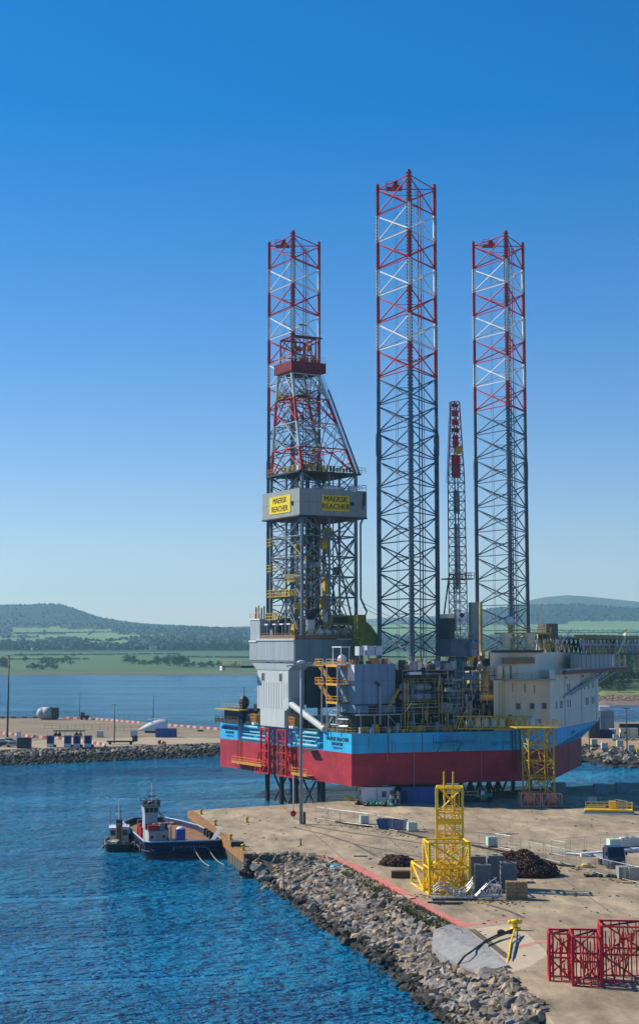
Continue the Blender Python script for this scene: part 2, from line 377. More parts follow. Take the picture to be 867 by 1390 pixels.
def far_trees():
    G1, L1 = 'hedgerow trees on the green fields over the water', 'dark rounded hedgerow tree on the far green field left of the rig'
    # px, Y, scale
    spots = []
    for px in (33,35): spots.append((px, 2250, .8))
    for px in (57,60,63,66,70,73,76,80,84,88,92,96): spots.append((px, 2150+rt.uniform(-60,60), rt.uniform(.7,1.0)))
    for px in (38,42,45,48,52,55,58,61,64,68,71,74,77): spots.append((px, 1880+rt.uniform(-30,30), rt.uniform(.5,.8)))
    for px in (0,3,6,2,7,9): spots.append((px, 1950+rt.uniform(-60,60), rt.uniform(.8,1.2)))
    for px in (100,28): spots.append((px, 2500, .7))
    for px in (171,174,177,180,183): spots.append((px, 2150+rt.uniform(-40,40), rt.uniform(.9,1.2)))
    for px in range(190, 215, 3): spots.append((px, 2080+rt.uniform(-30,30), rt.uniform(.5,.7)))
    for px in range(212, 256, 3): spots.append((px+rt.uniform(-1,1), 2120+rt.uniform(-50,60), rt.uniform(.85,1.2)))
    for px in (236,240,244,247): spots.append((px, 2010+rt.uniform(-20,20), rt.uniform(1.0,1.35)))
    for px in (252,256,260,263,271,274,277,281,284,287,297,300,316,320): spots.append((px, 1960+rt.uniform(-20,20), rt.uniform(.55,.85)))
    for px, Y, s in spots: put_tree(FAR_T, land_at(px, Y), s, L1, G1, rt)
    L2, G2 = 'tree in the dark belt along the top of the far field', 'belt of trees above the far fields'
    for px in list(range(236, 342, 4)) + list(range(90, 128, 4)) + list(range(152, 172, 5)) + list(range(4, 84, 9)):
        put_tree(FAR_T, land_at(px+rt.uniform(-1.5,1.5), 3000+rt.uniform(-40,60)), rt.uniform(1.0,1.6), L2, G2, rt)
    # houses of the village
    HM, RM = mat('house_render', (.55,.53,.50), .8, rand=.3), mat('house_slate', (.16,.15,.16), .8)
    hb = MB(); hb.box(-5,5,-4,4,0,4.5)
    hb.add([(-5.4,-4.5,4.4),(5.4,-4.5,4.4),(5.4,4.5,4.4),(-5.4,4.5,4.4),(-5.4,0,8),(5.4,0,8)], [(0,1,5,4),(2,3,4,5),(0,4,3),(1,2,5)], 1)
    me = hb.mesh('house', [HM, RM])
    for px in (18,22,26,30,33,42,47,52,55,60,62,88,92,110,118,126,136,139,148,152,160,186,205,208,214,222,228):
        o = link('house', me, None, land_at(px, 3060+rt.uniform(-30,260))); o.rotation_euler = (0,0,rt.uniform(-.6,.6)); o.scale = (rt.uniform(.8,1.6),1,1)
        tag(o, 'small pale house of the far village among the trees', 'house', 'houses of the far village')
    # woodland masses on the rising ground that no one could count
    b = MB(); r = random.Random(5)
    for k in range(9000):
        px = r.uniform(-60, 930); Y = 3080+2900*r.random()**1.5; py = tz(px, Y)
        if land_kind(px, py, Y) != 3: continue
        q = land_at(px, Y); s = r.uniform(4, 8) if Y < 3700 else r.uniform(3, 5)
        b.ball((q.x, q.y, q.z+s*.4), s*.8, 0, 6, 3, r.uniform(.8,1.5))
    for (pa, Ya), (pb, Yb) in (((20,4330),(215,4420)),((60,4160),(60,4560)),((120,4180),(128,4520)),((15,4250),(90,4230)),((160,4230),(228,4200)),((720,4400),(1000,4480)),((770,4250),(775,4700)),((840,4200),(850,4650)),((905,4300),(900,4700)),((700,4600),(900,4620)),((20,2620),(240,2700)),((240,2500),(345,2480)),((0,2350),(120,2380))):
        n_ = int(abs(pb-pa)*1.3+abs(Yb-Ya)/9)
        for k in range(n_):
            if r.random() < .3: continue
            t_ = k/n_; Y = Ya+(Yb-Ya)*t_+r.uniform(-8,8); q = land_at(pa+(pb-pa)*t_+r.uniform(-.6,.6), Y); s = r.uniform(1.6,3.4)*(1 if Y > 3000 else .7); b.ball((q.x,q.y,q.z+s*.3), s, r.choice((0,1)), 6, 3, .9)
    tag(b.build('woodland', [FORESTM, LEAF[0]]), 'distant woodland covering the hill slopes', None, None, 'stuff')
far_trees()

# ---- wooded headland at the right, behind the helideck
def headland():
    cols = [800 + 8*i for i in range(46)]; Ys = [835,850,858,866,880,900,930,980,1040,1100,1160,1250,1400,1690]
    hy = {835:962,850:953,858:948.5,866:945,880:942.5,900:938,930:934,980:925,1040:914,1100:905,1160:899,1250:895,1400:892,1690:893}
    b = MB()
    for Y in Ys:
        for p in cols:
            edge = max(0, (812-p)/12); q = AY(p, hy[Y], Y); z = q.z + .4*mnoise.noise(Vector((q.x*.05,Y*.05,2)))
            if Y <= 835: z = -1.2
            if edge > 0: z = z*(1-min(1,edge)) - 1.2*min(1,edge)
            b.v.append((q.x, Y, z))
    n = len(cols)
    for j in range(len(Ys)-1):
        for i in range(n-1):
            a = j*n+i; b.f.append((a,a+1,a+n+1,a+n)); b.m.append(2 if Ys[j] < 858 else (0 if Ys[j] < 900 else 1))
    G_A = mat('headland_grass', (.16,.19,.05), .9, var=.3, scale=.06); G_B = mat('headland_scrub', (.045,.07,.022), .9, var=.4, scale=.05)
    PINK = mat('pink_shingle', (.20,.145,.105), .9, var=.35, scale=.3)
    tag(b.build('headland', [G_A, G_B, PINK], None, True), 'wooded headland with a grassy foot and pink stony shore', None, None, 'structure')
    r = random.Random(3); lab, grp = 'broad green tree on the headland seen under the helideck', 'trees on the headland'
    def hz(px, Y):
        ks = sorted(hy); 
        for a, c in zip(ks[:-1], ks[1:]):
            if Y <= c: return hy[a]+(hy[c]-hy[a])*(Y-a)/(c-a)
    t = put_tree(NEAR_T, AY(840, hz(840,893), 893), .78, 'single dark round tree standing alone on the grass by the shore', None, r); t['group'] = grp
    for px, Y in ((818,925),(811,915),(824,935),(828,950)): put_tree(NEAR_T, AY(px, hz(px,Y), Y), r.uniform(.8,1.05), lab, grp, r)
    for k in range(96):
        px, Y = r.uniform(806, 935), r.uniform(925, 1230); put_tree(NEAR_T, AY(px, hz(px,Y), Y), r.uniform(.75,1.25), lab, grp, r)
    rk = MB()
    for k in range(420):
        px, Y = r.uniform(812, 930), r.uniform(852, 868); q = AY(px, hz(px,Y), Y); s = r.uniform(.4,1.0); rk.ball((q.x,q.y,q.z+.1), s, 0, 5, 3, .7)
    tag(rk.build('shore_stones', mat('pink_stone', (.30,.20,.155), .9, var=.4, scale=.8, rand=.35)), 'pinkish boulders along the headland shore', None, None, 'stuff')
headland()
# ================================================================== QUAYS AND ROCKS
def rock_mesh(seed):
    """convex boulder: the hull of points on a rounded block"""
    r = random.Random(seed); bm = bmesh.new(); ex = r.choice((3,4,6))
    for k in range(17):
        d = Vector((r.gauss(0,1), r.gauss(0,1), r.gauss(0,1))).normalized(); n_ = (abs(d.x)**ex+abs(d.y)**ex+abs(d.z)**ex)**(1/ex)
        bm.verts.new(d/n_*r.uniform(.88,1.0)*Vector((1.0,1.0,1.0)).length/1.732)
    bmesh.ops.convex_hull(bm, input=bm.verts)
    for v in list(bm.verts):
        if not v.link_faces: bm.verts.remove(v)
    for v in bm.verts: v.co.x *= 1.2; v.co.z *= .68
    me = bpy.data.meshes.new('rock'); bm.to_mesh(me); bm.free(); return me
ROCKM = [mat('grey_rock', (.22,.21,.195), .9, var=.35, scale=2.2, bump=.05, bscale=5, rand=.5), mat('tan_rock', (.29,.225,.155), .9, var=.3, scale=2.2, bump=.05, bscale=5, rand=.5), mat('brown_rock', (.155,.135,.11), .9, var=.35, scale=2.2, bump=.05, bscale=5, rand=.5), mat('weedy_rock', (.035,.034,.028), .8, var=.4, scale=2, bump=.05, bscale=5, rand=.5)]
ROCKS = []
for i in range(7):
    for j, m in enumerate(ROCKM):
        me = rock_mesh(100+i) if j == 0 else ROCKS[i*4].copy()
        me.materials.clear(); me.materials.append(m); ROCKS.append(me)
def rocks_between(top, low, ztop, zlow, n_ind, n_stuff, smin, smax, parent, rr, weed=.22, skip=None):
    """boulders lying on the slope between two matched polylines; the first n_ind are objects, the rest one mesh"""
    L = [0]
    for a, c in zip(top[:-1], top[1:]): k_ = len(L)-1; L.append(L[-1] + (Vector(a[:2])-Vector(c[:2])).length*.5 + (Vector(low[k_][:2])-Vector(low[k_+1][:2])).length*.5)
    def pt(s, t):
        x = s*L[-1]
        for i in range(len(L)-1):
            if x <= L[i+1]:
                k = (x-L[i])/(L[i+1]-L[i]); a = Vector(top[i]).lerp(Vector(top[i+1]), k); c = Vector(low[i]).lerp(Vector(low[i+1]), k); q = a.lerp(c, t); return q
    made = []; b = MB()
    for k in range(n_ind+n_stuff):
        s, t = rr.random(), rr.uniform(-.02, 1.12); q = pt(s, max(0,t))
        if skip and inside(q, skip): continue

        if t > 1: q.z -= .35
        sz = rr.uniform(smin, smax)*(rr.uniform(.95,1.4) if k < n_ind else .85); big = k < n_ind
        mi = 3 if t > 1-weed+rr.uniform(-.08,.08) else rr.choice((0,0,0,1,1,1,2,2))
        rot = Matrix.Rotation(rr.uniform(0,6.28),4,'Z') @ Matrix.Rotation(rr.uniform(-.6,.6),4,'X') @ Matrix.Rotation(rr.uniform(-.5,.5),4,'Y')
        sc = Vector((sz*rr.uniform(.8,1.3), sz*rr.uniform(.75,1.15), sz*rr.uniform(.75,1.2))); q = q + Vector((0,0,sz*rr.uniform(.0,.3)))
        me = ROCKS[rr.randrange(7)*4+mi]; M = Matrix.Translation(q) @ rot @ Matrix.Diagonal((*sc,1))
        if big:
            o = link('rock', me, parent); o.matrix_world = M
        else:
            b.add([M @ v.co for v in me.vertices], [tuple(p.vertices) for p in me.polygons], mi)
    if n_stuff:
        o = b.build('rocks', ROCKM, parent); o['kind'] = 'stuff'
# ---- the near quay
EDGE = [G(262,1100.5), G(340,1161), G(392,1159), G(440,1165), G(500,1195), G(560,1231), G(605,1256), G(640,1279), G(684,1316), G(740,1375), G(800,1450)]
FARQ = [G(1300,1035), G(867,1062.5)]
def concrete_material():
    m = bpy.data.materials.new('quay_concrete'); m.use_nodes = True
    n = m.node_tree.nodes; l = m.node_tree.links; p = n['Principled BSDF']; p.inputs['Roughness'].default_value = .9
    g = n.new('ShaderNodeNewGeometry')
    def noise(scale, st, det=6, rot=0):
        mp = n.new('ShaderNodeMapping'); mp.inputs['Scale'].default_value = st; mp.inputs['Rotation'].default_value = (0,0,rot); l.new(g.outputs['Position'], mp.inputs['Vector'])
        t = n.new('ShaderNodeTexNoise'); t.inputs['Scale'].default_value = scale; t.inputs['Detail'].default_value = det; t.inputs['Roughness'].default_value = .68; l.new(mp.outputs[0], t.inputs['Vector']); return t
    a = noise(.05, (1,1,1)); r = n.new('ShaderNodeValToRGB'); l.new(a.outputs['Fac'], r.inputs[0])
    e = r.color_ramp.elements; e[0].position = .3; e[0].color = (.21,.158,.098,1); e[1].position = .7; e[1].color = (.47,.375,.24,1)
    bn = noise(.35, (1,.35,1), 8, .55); r2 = n.new('ShaderNodeMapRange'); r2.inputs['From Min'].default_value = .38; r2.inputs['From Max'].default_value = .62; r2.inputs['To Min'].default_value = .62; r2.inputs['To Max'].default_value = 1.12; l.new(bn.outputs['Fac'], r2.inputs['Value'])
    c = noise(2.5, (1,1,1), 6); r3 = n.new('ShaderNodeMapRange'); r3.inputs['From Min'].default_value = .3; r3.inputs['From Max'].default_value = .7; r3.inputs['To Min'].default_value = .85; r3.inputs['To Max'].default_value = 1.12; l.new(c.outputs['Fac'], r3.inputs['Value'])
    dk = noise(.13, (1,.5,1), 8, -.4); r4 = n.new('ShaderNodeMapRange'); r4.inputs['From Min'].default_value = .62; r4.inputs['From Max'].default_value = .72; r4.inputs['To Min'].default_value = 1; r4.inputs['To Max'].default_value = .55; l.new(dk.outputs['Fac'], r4.inputs['Value'])
    mu = n.new('ShaderNodeMath'); mu.operation = 'MULTIPLY'; l.new(r2.outputs[0], mu.inputs[0]); l.new(r3.outputs[0], mu.inputs[1])
    mu2 = n.new('ShaderNodeMath'); mu2.operation = 'MULTIPLY'; l.new(mu.outputs[0], mu2.inputs[0]); l.new(r4.outputs[0], mu2.inputs[1])
    v = n.new('ShaderNodeVectorMath'); v.operation = 'SCALE'; l.new(r.outputs[0], v.inputs[0]); l.new(mu2.outputs[0], v.inputs['Scale']); l.new(v.outputs[0], p.inputs['Base Color'])
    b = n.new('ShaderNodeBump'); b.inputs['Distance'].default_value = .01; l.new(c.outputs['Fac'], b.inputs['Height']); l.new(b.outputs[0], p.inputs['Normal'])
    return m
CONC = concrete_material()
def quay():
    poly = [(p.x,p.y) for p in EDGE] + [(EDGE[-1].x+6, 60), (160, 60), (160, FARQ[0].y), (FARQ[0].x, FARQ[0].y)]
    b = MB(); b.prism(poly[:len(EDGE)] + poly[len(EDGE):], -1.0, 2.9)
    tag(b.build('quay', [CONC]), 'stained tan concrete quay apron', None, None, 'structure')
quay()
# sheet-pile wall along the left edge with its rusty cap
def pile_wall():
    a, c = Vector(EDGE[0]), Vector(EDGE[1]); d = (c-a); L = d.length; d.normalize(); nrm = Vector((-d.y, d.x, 0)); 
    if nrm.x > 0: nrm = -nrm
    t = thing('quay_wall', 'rusty steel sheet pile wall with a brown cap beam along the left edge of the quay', 'wall', a)
    CAP = mat('rusty_cap', (.30,.15,.055), .85, var=.45, scale=1.2, rust=.25, rustcol=(.10,.05,.03)); PILE = mat('sheet_pile', (.17,.14,.10), .85, var=.5, scale=.9, streak=True, rust=.3)
    b = MB(); n = int(L/.62); pts = []
    for i in range(n+1): pts.append(a*0 + d*(i*L/n) + nrm*(.25 if i % 4 in (0,1) else .62))
    for p, q in zip(pts[:-1], pts[1:]): b.add([(p.x,p.y,-3.9),(q.x,q.y,-3.9),(q.x,q.y,-1.15),(p.x,p.y,-1.15)], [(0,1,2,3)])
    o = b.build('sheet_piles', PILE, t); o['kind'] = 'stuff'
    nb = 12
    for i in range(nb):
        cc = d*((i+.5)*L/nb) + nrm*.45 + Vector((0,0,-.56)); bb = MB(); bb.obox(cc, d*(L/nb/2-.02), nrm*.5, (0,0,.60)); bb.build('cap_beam', CAP, t)
    e = MB(); e.obox(d*(L+.32)+nrm*.1+Vector((0,0,-1.3)), d*.3, nrm*.9, (0,0,1.5)); e.build('end_cap', mat('dark_end_pile', (.05,.05,.05), .8, rust=.2), t)
    # far wall facing the rig (mostly hidden)
    f = MB(); g0, g1 = Vector(EDGE[0]), Vector(FARQ[1]); 
pile_wall()
def poly_strip(name, pts, wdt, z, m, lab):
    b = MB(); vs = []
    for i, p in enumerate(pts):
        p = Vector(p); d = (Vector(pts[min(i+1,len(pts)-1)])-Vector(pts[max(i-1,0)])).normalized(); nn = Vector((-d.y,d.x,0))*wdt/2
        vs += [(p.x+nn.x,p.y+nn.y,z),(p.x-nn.x,p.y-nn.y,z)]
    b.add(vs, [(2*i,2*i+1,2*i+3,2*i+2) for i in range(len(pts)-1)])
    o = b.build(name, m); return tag(o, lab, None, None, 'structure')
REDLINE = mat('faded_red_line_paint', (.56,.185,.15), .85, var=.3, scale=1.3, rust=.12, rustcol=(.33,.27,.20))
REDFAINT = mat('worn_red_line_paint', (.52,.23,.18), .85, var=.3, scale=1.2, rust=.5, rustcol=(.33,.28,.21))
poly_strip('painted_line', [G(435,1163.5),G(452,1167),G(475,1174),G(505,1190),G(540,1211),G(575,1232),G(610,1250),G(636,1258)], 1.9, 2.908, REDLINE, 'wide faded red walkway line along the quay edge')
poly_strip('painted_line', [G(638,1256),G(665,1252),G(690,1247.5)], .8, 2.912, REDFAINT, 'worn red line branching right from the walkway')
poly_strip('painted_line', [G(700,1287),G(725,1281),G(750,1277)], .9, 2.912, REDFAINT, 'worn red stripe left of the red frames')
poly_strip('painted_line', [G(690,1249),G(720,1254),G(760,1262)], .5, 2.914, REDFAINT, 'faint thin red line behind the red frames')
PALEC = mat('pale_concrete', (.46,.385,.265), .9, var=.18, scale=.5)
b = MB(); P = [G(636,1262),G(700,1254),G(745,1296),G(720,1312),G(690,1322)]
b.prism([(p.x,p.y) for p in P], 2.85, 2.904); tag(b.build('pavement', PALEC), 'paler concrete patch at the corner of the quay', None, None, 'structure')
# long tyre tracks and drains on the apron
TRACK = mat('tyre_mark', (.115,.095,.07), .9, var=.4, scale=.8, rust=.5, rustcol=(.28,.24,.18))
for k, pts in enumerate(([(400,1124),(440,1133),(480,1146),(510,1162)],[(412,1120),(470,1130),(540,1140),(600,1150)],[(480,1146),(540,1158),(590,1168)],[(590,1142),(660,1146),(705,1148)],[(660,1228),(690,1237),(712,1247)],[(640,1262),(667,1283),(690,1301)])):
    poly_strip('tyre_mark', [G(*p) for p in pts], .5+.25*(k % 2), 2.906+.0007*k, TRACK, 'dark curved tyre mark on the concrete')
# ---- rock revetment
LOW = [G(328,1192,0), G(338,1186,0), G(366,1206,0), G(395,1227,0), G(425,1253,0), G(468,1280,0), G(500,1301,0), G(536,1332,0), G(575,1368,0), G(625,1420,0)]
TOPR = [EDGE[1]+Vector((-.3,.3,0)), EDGE[1]+Vector((1,-.5,0)), EDGE[2], EDGE[3], EDGE[4], EDGE[5], EDGE[6], EDGE[7], EDGE[8], EDGE[9]]
def inside(q, poly):
    c = False; n = len(poly)
    for i in range(n):
        a, b_ = poly[i], poly[(i+1)%n]
        if (a.y > q.y) != (b_.y > q.y) and q.x < (b_.x-a.x)*(q.y-a.y)/(b_.y-a.y)+a.x: c = not c
    return c
SLAB = [G(588,1268,2.55),G(612,1259,2.8),G(632,1267,2.86),G(655,1284,2.86),G(690,1316,2.86),G(652,1326,2.0),G(612,1310,1.75),G(586,1290,1.9)]
def revetment():
    b = MB(); n = len(TOPR); vs = []
    for t_, l_ in zip(TOPR, LOW):
        ex = l_ + (l_-t_)*.8; ex.z = -2.2
        vs += [(t_.x+.2,t_.y+.2,2.75),(l_.x,l_.y,-.35),(ex.x,ex.y,-2.4)]
    for i in range(n-1):
        for k in (0,1): b.add([vs[3*i+k],vs[3*i+k+1],vs[3*i+4+k],vs[3*i+3+k]], [(0,1,2,3)])
    base = tag(b.build('rock_slope', mat('rubble_gap_shade', (.07,.065,.055), .95, var=.5, scale=2)), 'sloping bank of loose grey and tan boulders below the quay', None, None, 'structure')  # dark base: shade between the boulders put into its colour
    rr = random.Random(11)
    rocks_between([p+Vector((0,0,-.25)) for p in TOPR], [p+Vector((0,0,-.3)) for p in LOW], 2.9, 0, 230, 4200, .34, .74, base, rr, skip=SLAB)
    for k in range(70):
        q = EDGE[1].lerp(LOW[rr.choice((0,1,1,2))], rr.uniform(.15,1.05)) + Vector((rr.uniform(-.5,.9), rr.uniform(-.6,.4), -.1)); sz = rr.uniform(.45,.85)
        o = link('rock', ROCKS[rr.randrange(7)*4+rr.choice((0,0,2,1,3))], base); o.matrix_world = Matrix.Translation(q) @ Matrix.Rotation(rr.uniform(0,6.28),4,'Z') @ Matrix.Rotation(rr.uniform(-.6,.6),4,'X') @ Matrix.Diagonal((sz,sz,sz*.9,1))
    # grouted slab on top of the bank and grass tufts along the edge
    s = MB(); g = SLAB
    s.add([(p.x,p.y,p.z+.35) for p in g], [tuple(range(len(g)))[::-1]]); s.add([(p.x,p.y,p.z-.5) for p in g], [tuple(range(len(g)))])
    nn = len(g); o0 = len(s.v)-2*nn
    for i in range(nn): s.f.append((o0+i, o0+(i+1)%nn, o0+nn+(i+1)%nn, o0+nn+i)); s.m.append(0)
    tag(s.build('concrete_apron', mat('grouted_concrete', (.25,.255,.25), .95, var=.3, scale=1.2, bump=.12, bscale=1.4)), 'cracked grey poured concrete slab capping the boulder bank', None, None, 'structure')
    gm = [mat('dry_grass', (.17,.145,.06), .9, var=.4, scale=3, rand=.4), mat('green_weed', (.075,.10,.025), .9, var=.4, scale=3, rand=.4)]
    b = MB(); r = random.Random(4)
    for k in range(8000):
        i = r.choice((2,3,3,4,4,4,5,5,5,5,5,6,6,6,6,1)); t = r.random(); p = Vector(EDGE[i]).lerp(Vector(EDGE[i+1]), t); d = (Vector(EDGE[i+1])-Vector(EDGE[i])).normalized(); nn_ = Vector((-d.y,d.x,0)); wv = .5+.5*mnoise.noise(Vector((p.x*.3,p.y*.3,0)))
        off = r.uniform(-1.3,.7)
        if r.random() > wv+.25: continue
        q = p + nn_*off; h = r.uniform(.15,.55); a = r.uniform(0,6.28); s_ = r.uniform(.06,.16); z = 2.75 if off > 0 else 2.6
        u = Vector((math.cos(a),math.sin(a),0))*s_; ti = q+Vector((r.uniform(-.2,.2),r.uniform(-.2,.2),z+h-q.z)); q.z = z
        b.add([q-u, q+u, ti], [(0,1,2)], 0 if r.random() < .6 else 1)
    tag(b.build('grass', gm), 'dry grass and weeds along the edge of the quay', None, None, 'stuff')
revetment()

# ---- the outer mole, left and right of the rig
def strip_z(name, near, far, z, m, lab):
    b = MB(); pts = near + far[::-1]; b.prism([(p.x,p.y) for p in pts], -1.2, z); return tag(b.build(name, m), lab, None, None, 'structure')
SAND = mat('compacted_gravel', (.23,.185,.12), .95, var=.25, scale=.06, rust=.45, rustcol=(.22,.15,.07))
SAND2 = mat('compacted_sand', (.36,.29,.19), .95, var=.2, scale=.15, rust=.3, rustcol=(.30,.24,.16))
MN = [G(-260,1034,3), G(0,1018.5,3), G(150,1014,3), G(300,1009,3), G(520,1007,3), G(700,1008,3), G(785,1010,3), G(867,1017,3), G(1150,1040,3)]
ML = [G(-260,1056,0), G(0,1040.5,0), G(150,1034,0), G(300,1027,0), G(520,1025,0), G(700,1030,0), G(785,1036.5,0), G(867,1045,0), G(1150,1070,0)]
MF = [G(-260,974,3), G(0,975,3), G(90,974.5,3), G(190,980,3), G(300,989,3), G(520,985,3), G(700,982,3), G(830,980,3), G(1150,978,3)]
strip_z('mole', MN, MF, 3.0, SAND, 'gravel surfaced outer mole behind the rig')
b = MB(); pts = [G(-100,1021,3),G(150,1013,3),G(310,1008,3),G(310,1002.5,3),G(200,1001,3),G(120,1003,3),G(0,1008,3),G(-100,1010,3)]
b.prism([(p.x,p.y) for p in pts], 2.9, 3.012); tag(b.build('road', SAND2), 'pale sandy track along the near side of the mole', None, None, 'structure')
b = MB(); pts = [G(780,1009,3),G(900,1018,3),G(980,1008,3),G(867,1003,3),G(790,1001,3)]
b.prism([(p.x,p.y) for p in pts], 2.9, 3.012); tag(b.build('road', mat('orange_gravel', (.36,.24,.13), .95, var=.3, scale=.2)), 'orange gravel verge on the mole at the right', None, None, 'structure')
def mole_rocks():
    b = MB()
    vs = []
    for t_, l_ in zip(MN, ML):
        d = (l_-t_); d.z = 0; vs += [(t_.x,t_.y+.4,2.85), (l_.x,l_.y,-.3), (l_.x+d.x*.3,l_.y+d.y*.3,-1.4)]
    for i in range(len(MN)-1):
        for k in (0,1): b.add([vs[3*i+k],vs[3*i+k+1],vs[3*i+4+k],vs[3*i+3+k]], [(0,1,2,3)])
    base = tag(b.build('rock_slope', ROCKM[3]), 'dark boulder slope along the near side of the outer mole', None, None, 'structure')
    rr = random.Random(12); dz = Vector((0,0,-.3))
    rocks_between([MN[i]+dz for i in (1,2,3)], [ML[i]+dz for i in (1,2,3)], 3, 0, 0, 1700, .4, .85, base, rr, weed=.62)
    rocks_between([MN[i]+dz for i in (5,6,7,8)], [ML[i]+dz for i in (5,6,7,8)], 3, 0, 120, 620, .6, 1.15, base, rr, weed=.3)
mole_rocks()

# expansion joints of the apron
JOINT = mat('slab_joint_dirt', (.15,.115,.075), .95, var=.4, scale=1.5, rust=.45, rustcol=(.33,.27,.18))
for k, (pa, pb) in enumerate((((276,1113),(867,1072)),((300,1131),(867,1086)),((330,1152),(867,1110)),((470,1168),(867,1140)),((560,1224),(867,1182)),((380,1092),(470,1170)),((470,1086),(640,1240)),((600,1077),(830,1240)))):
    poly_strip('slab_joint', [G(pa[0]+(pb[0]-pa[0])*t_/6, pa[1]+(pb[1]-pa[1])*t_/6) for t_ in range(7)], .13, 2.9035+.0004*k, JOINT, 'thin dark joint between the concrete slabs')
# ================================================================== THE JACK-UP RIG
RX, RY, RA = 5.9, 288.0, math.radians(29.5)
CR, SR = math.cos(RA), math.sin(RA)
rig = thing('jack_up_rig', 'huge jack-up drilling rig with red and sky blue hull on three lattice legs', 'oil rig', (RX, RY, 0), RA)
def W2L(p): x, y = p[0]-RX, p[1]-RY; return Vector((x*CR+y*SR, -x*SR+y*CR, p[2]))
def LV(px, py, v):           # local point seen at a pixel in the plane v = const
    d = ray(px, py); dv = -d.x*SR + d.y*CR; v0 = -(0-RX)*SR + (0-RY)*CR; t = (v-v0)/dv; return W2L((d.x*t, d.y*t, CAMZ+d.z*t))
def LU(px, py, u):
    d = ray(px, py); du = d.x*CR + d.y*SR; u0 = (0-RX)*CR + (0-RY)*SR; t = (u-u0)/du; return W2L((d.x*t, d.y*t, CAMZ+d.z*t))
def pcube(name, u0, u1, v0, v1, z0, z1, m): return cube(name, u0, u1, v0, v1, z0, z1, m, rig)
rr = random.Random(99)
HB, HM_, HT = 6.1, 12.0, 15.6
def hull():
    outer = [(0,0),(39.9,-7.6),(69,19),(69,43),(39,71),(8,66),(0,55.2)]
    top = [(0,0),(39.9,-7.6),(72.3,17),(72.3,45),(39,71),(8,66),(0,55.2)]
    b = MB(); b.prism(outer, HB, HM_); red = b.build('lower_hull', HULLRED, rig)
    # blue band: with a recess in the stern face, flared towards the bow
    b = MB(); n = len(outer); vs = [(x,y,HM_) for x,y in outer]+[(x,y,HT) for x,y in top]
    for i in range(n-1):
        b.add([vs[i],vs[i+1],vs[n+i+1],vs[n+i]], [(0,1,2,3)])
    for v0, v1 in ((0,10.5),(46.5,55.2)): b.add([(0,v1,HM_),(0,v0,HM_),(0,v0,HT),(0,v1,HT)], [(0,1,2,3)])
    D = 2.2
    b.add([(D,44.5,HM_),(D,12.5,HM_),(D,12.5,HT),(D,44.5,HT)], [(0,1,2,3)])
    b.add([(D,12.5,HM_),(0,10.5,HM_),(0,10.5,HT),(D,12.5,HT)], [(0,1,2,3)]); b.add([(0,46.5,HM_),(D,44.5,HM_),(D,44.5,HT),(0,46.5,HT)], [(0,1,2,3)])
    b.add([(0,10.5,HM_+.01),(D,12.5,HM_+.01),(D,44.5,HM_+.01),(0,46.5,HM_+.01)], [(3,2,1,0)])
    tp = [(0,0),(39.9,-7.6),(72.3,17),(72.3,45),(39,71),(8,66),(0,55.2),(0,46.5),(D,44.5),(D,12.5),(0,10.5)]
    b.add([(x,y,HT) for x,y in tp], [tuple(range(len(tp)))])
    b.build('upper_hull', HULLBLUE, rig)
    b = MB(); b.add([(x*.995+.2,y*.99+.3,HT+.03) for x,y in top], [tuple(range(len(top)))]); b.build('main_deck', mat('deck_green_grey', (.09,.13,.12), .8, var=.4), rig)
    b = MB(); b.prism([(-.5,25.4),(2.4,25.4),(2.4,31.2),(-.5,31.2)], HB+.02, HM_+.4); 
    # stern text
    for v in (5.2, 50.6):
        k = 1 if v < 20 else .95
        text('lettering', 'MAERSK REACHER', 1.02*k, BLACK, rig, (-.03, v, 14.35), (0,-1,0), (0,0,1)); text('lettering', 'SINGAPORE', .78*k, BLACK, rig, (-.03, v, 13.45), (0,-1,0), (0,0,1)); strokes(rig, (-.02, v, 12.75), (0,-1,0), (0,0,1), 9, .40, .42*k, BLACK)
    # bow name on the flared face and ghost name on the side
    a, c = Vector((69,19,HM_)), Vector((39.9,-7.6,HM_)); at, ct = Vector((72.3,17,HT)), Vector((39.9,-7.6,HT))
    rt_ = (a-c).normalized(); mid = (c*.42+a*.58 + ct*.42+at*.58)/2; up = ((at*.58+ct*.42)-(a*.58+c*.42)).normalized(); nn = rt_.cross(up).normalized()
    text('lettering', 'MAERSK REACHER', 1.9, mat('faded_navy', (.01,.09,.20), .6), rig, mid+nn*.05+rt_*1.0, rt_, up)
    sd = Vector((39.9,-7.6,0)).normalized()
    text('lettering', 'MAERSK', 1.35, mat('ghost_blue', (.022,.32,.58), .6), rig, sd*22.5+Vector((0,-.1,13.6)), sd, (0,0,1)); text('lettering', 'REACHER', 1.0, mat('ghost_blue', (.05,.27,.45)), rig, sd*30+Vector((0,-.1,13.3)), sd, (0,0,1))
    # fender pipes in the recess and on the hull
    LB = mat('light_blue_pipe', (.16,.46,.56), .5, var=.2)
    for v0, v1, z, uu in ((33.5,44,15.0,.3),(32.5,46,14.0,.5),(33,45,13.4,.4),(31.6,45,12.6,.2),(13,18,15.0,.2),(12.5,22,14.2,.4),(14,22,13.4,.4),(13,23.5,12.6,.2),(17,23,14.8,.3)):
        strut('fender_pipe', (uu,v0,z), (uu,v1,z), .30 if z > 14.8 or z < 12.8 else .17, LB, rig, 8)
    for v in (14,19,22.5,34.5,38,42): strut('pipe_bracket', (.5,v,12.1), (.5,v,15.4), .1, LB, rig)
    for (v0, v1) in ((34.5, 32.2), (21.5, 18.4)): strut('hanging_hose', (-.1,v0,15), (-.3,v1,11.4), .09, LB, rig)
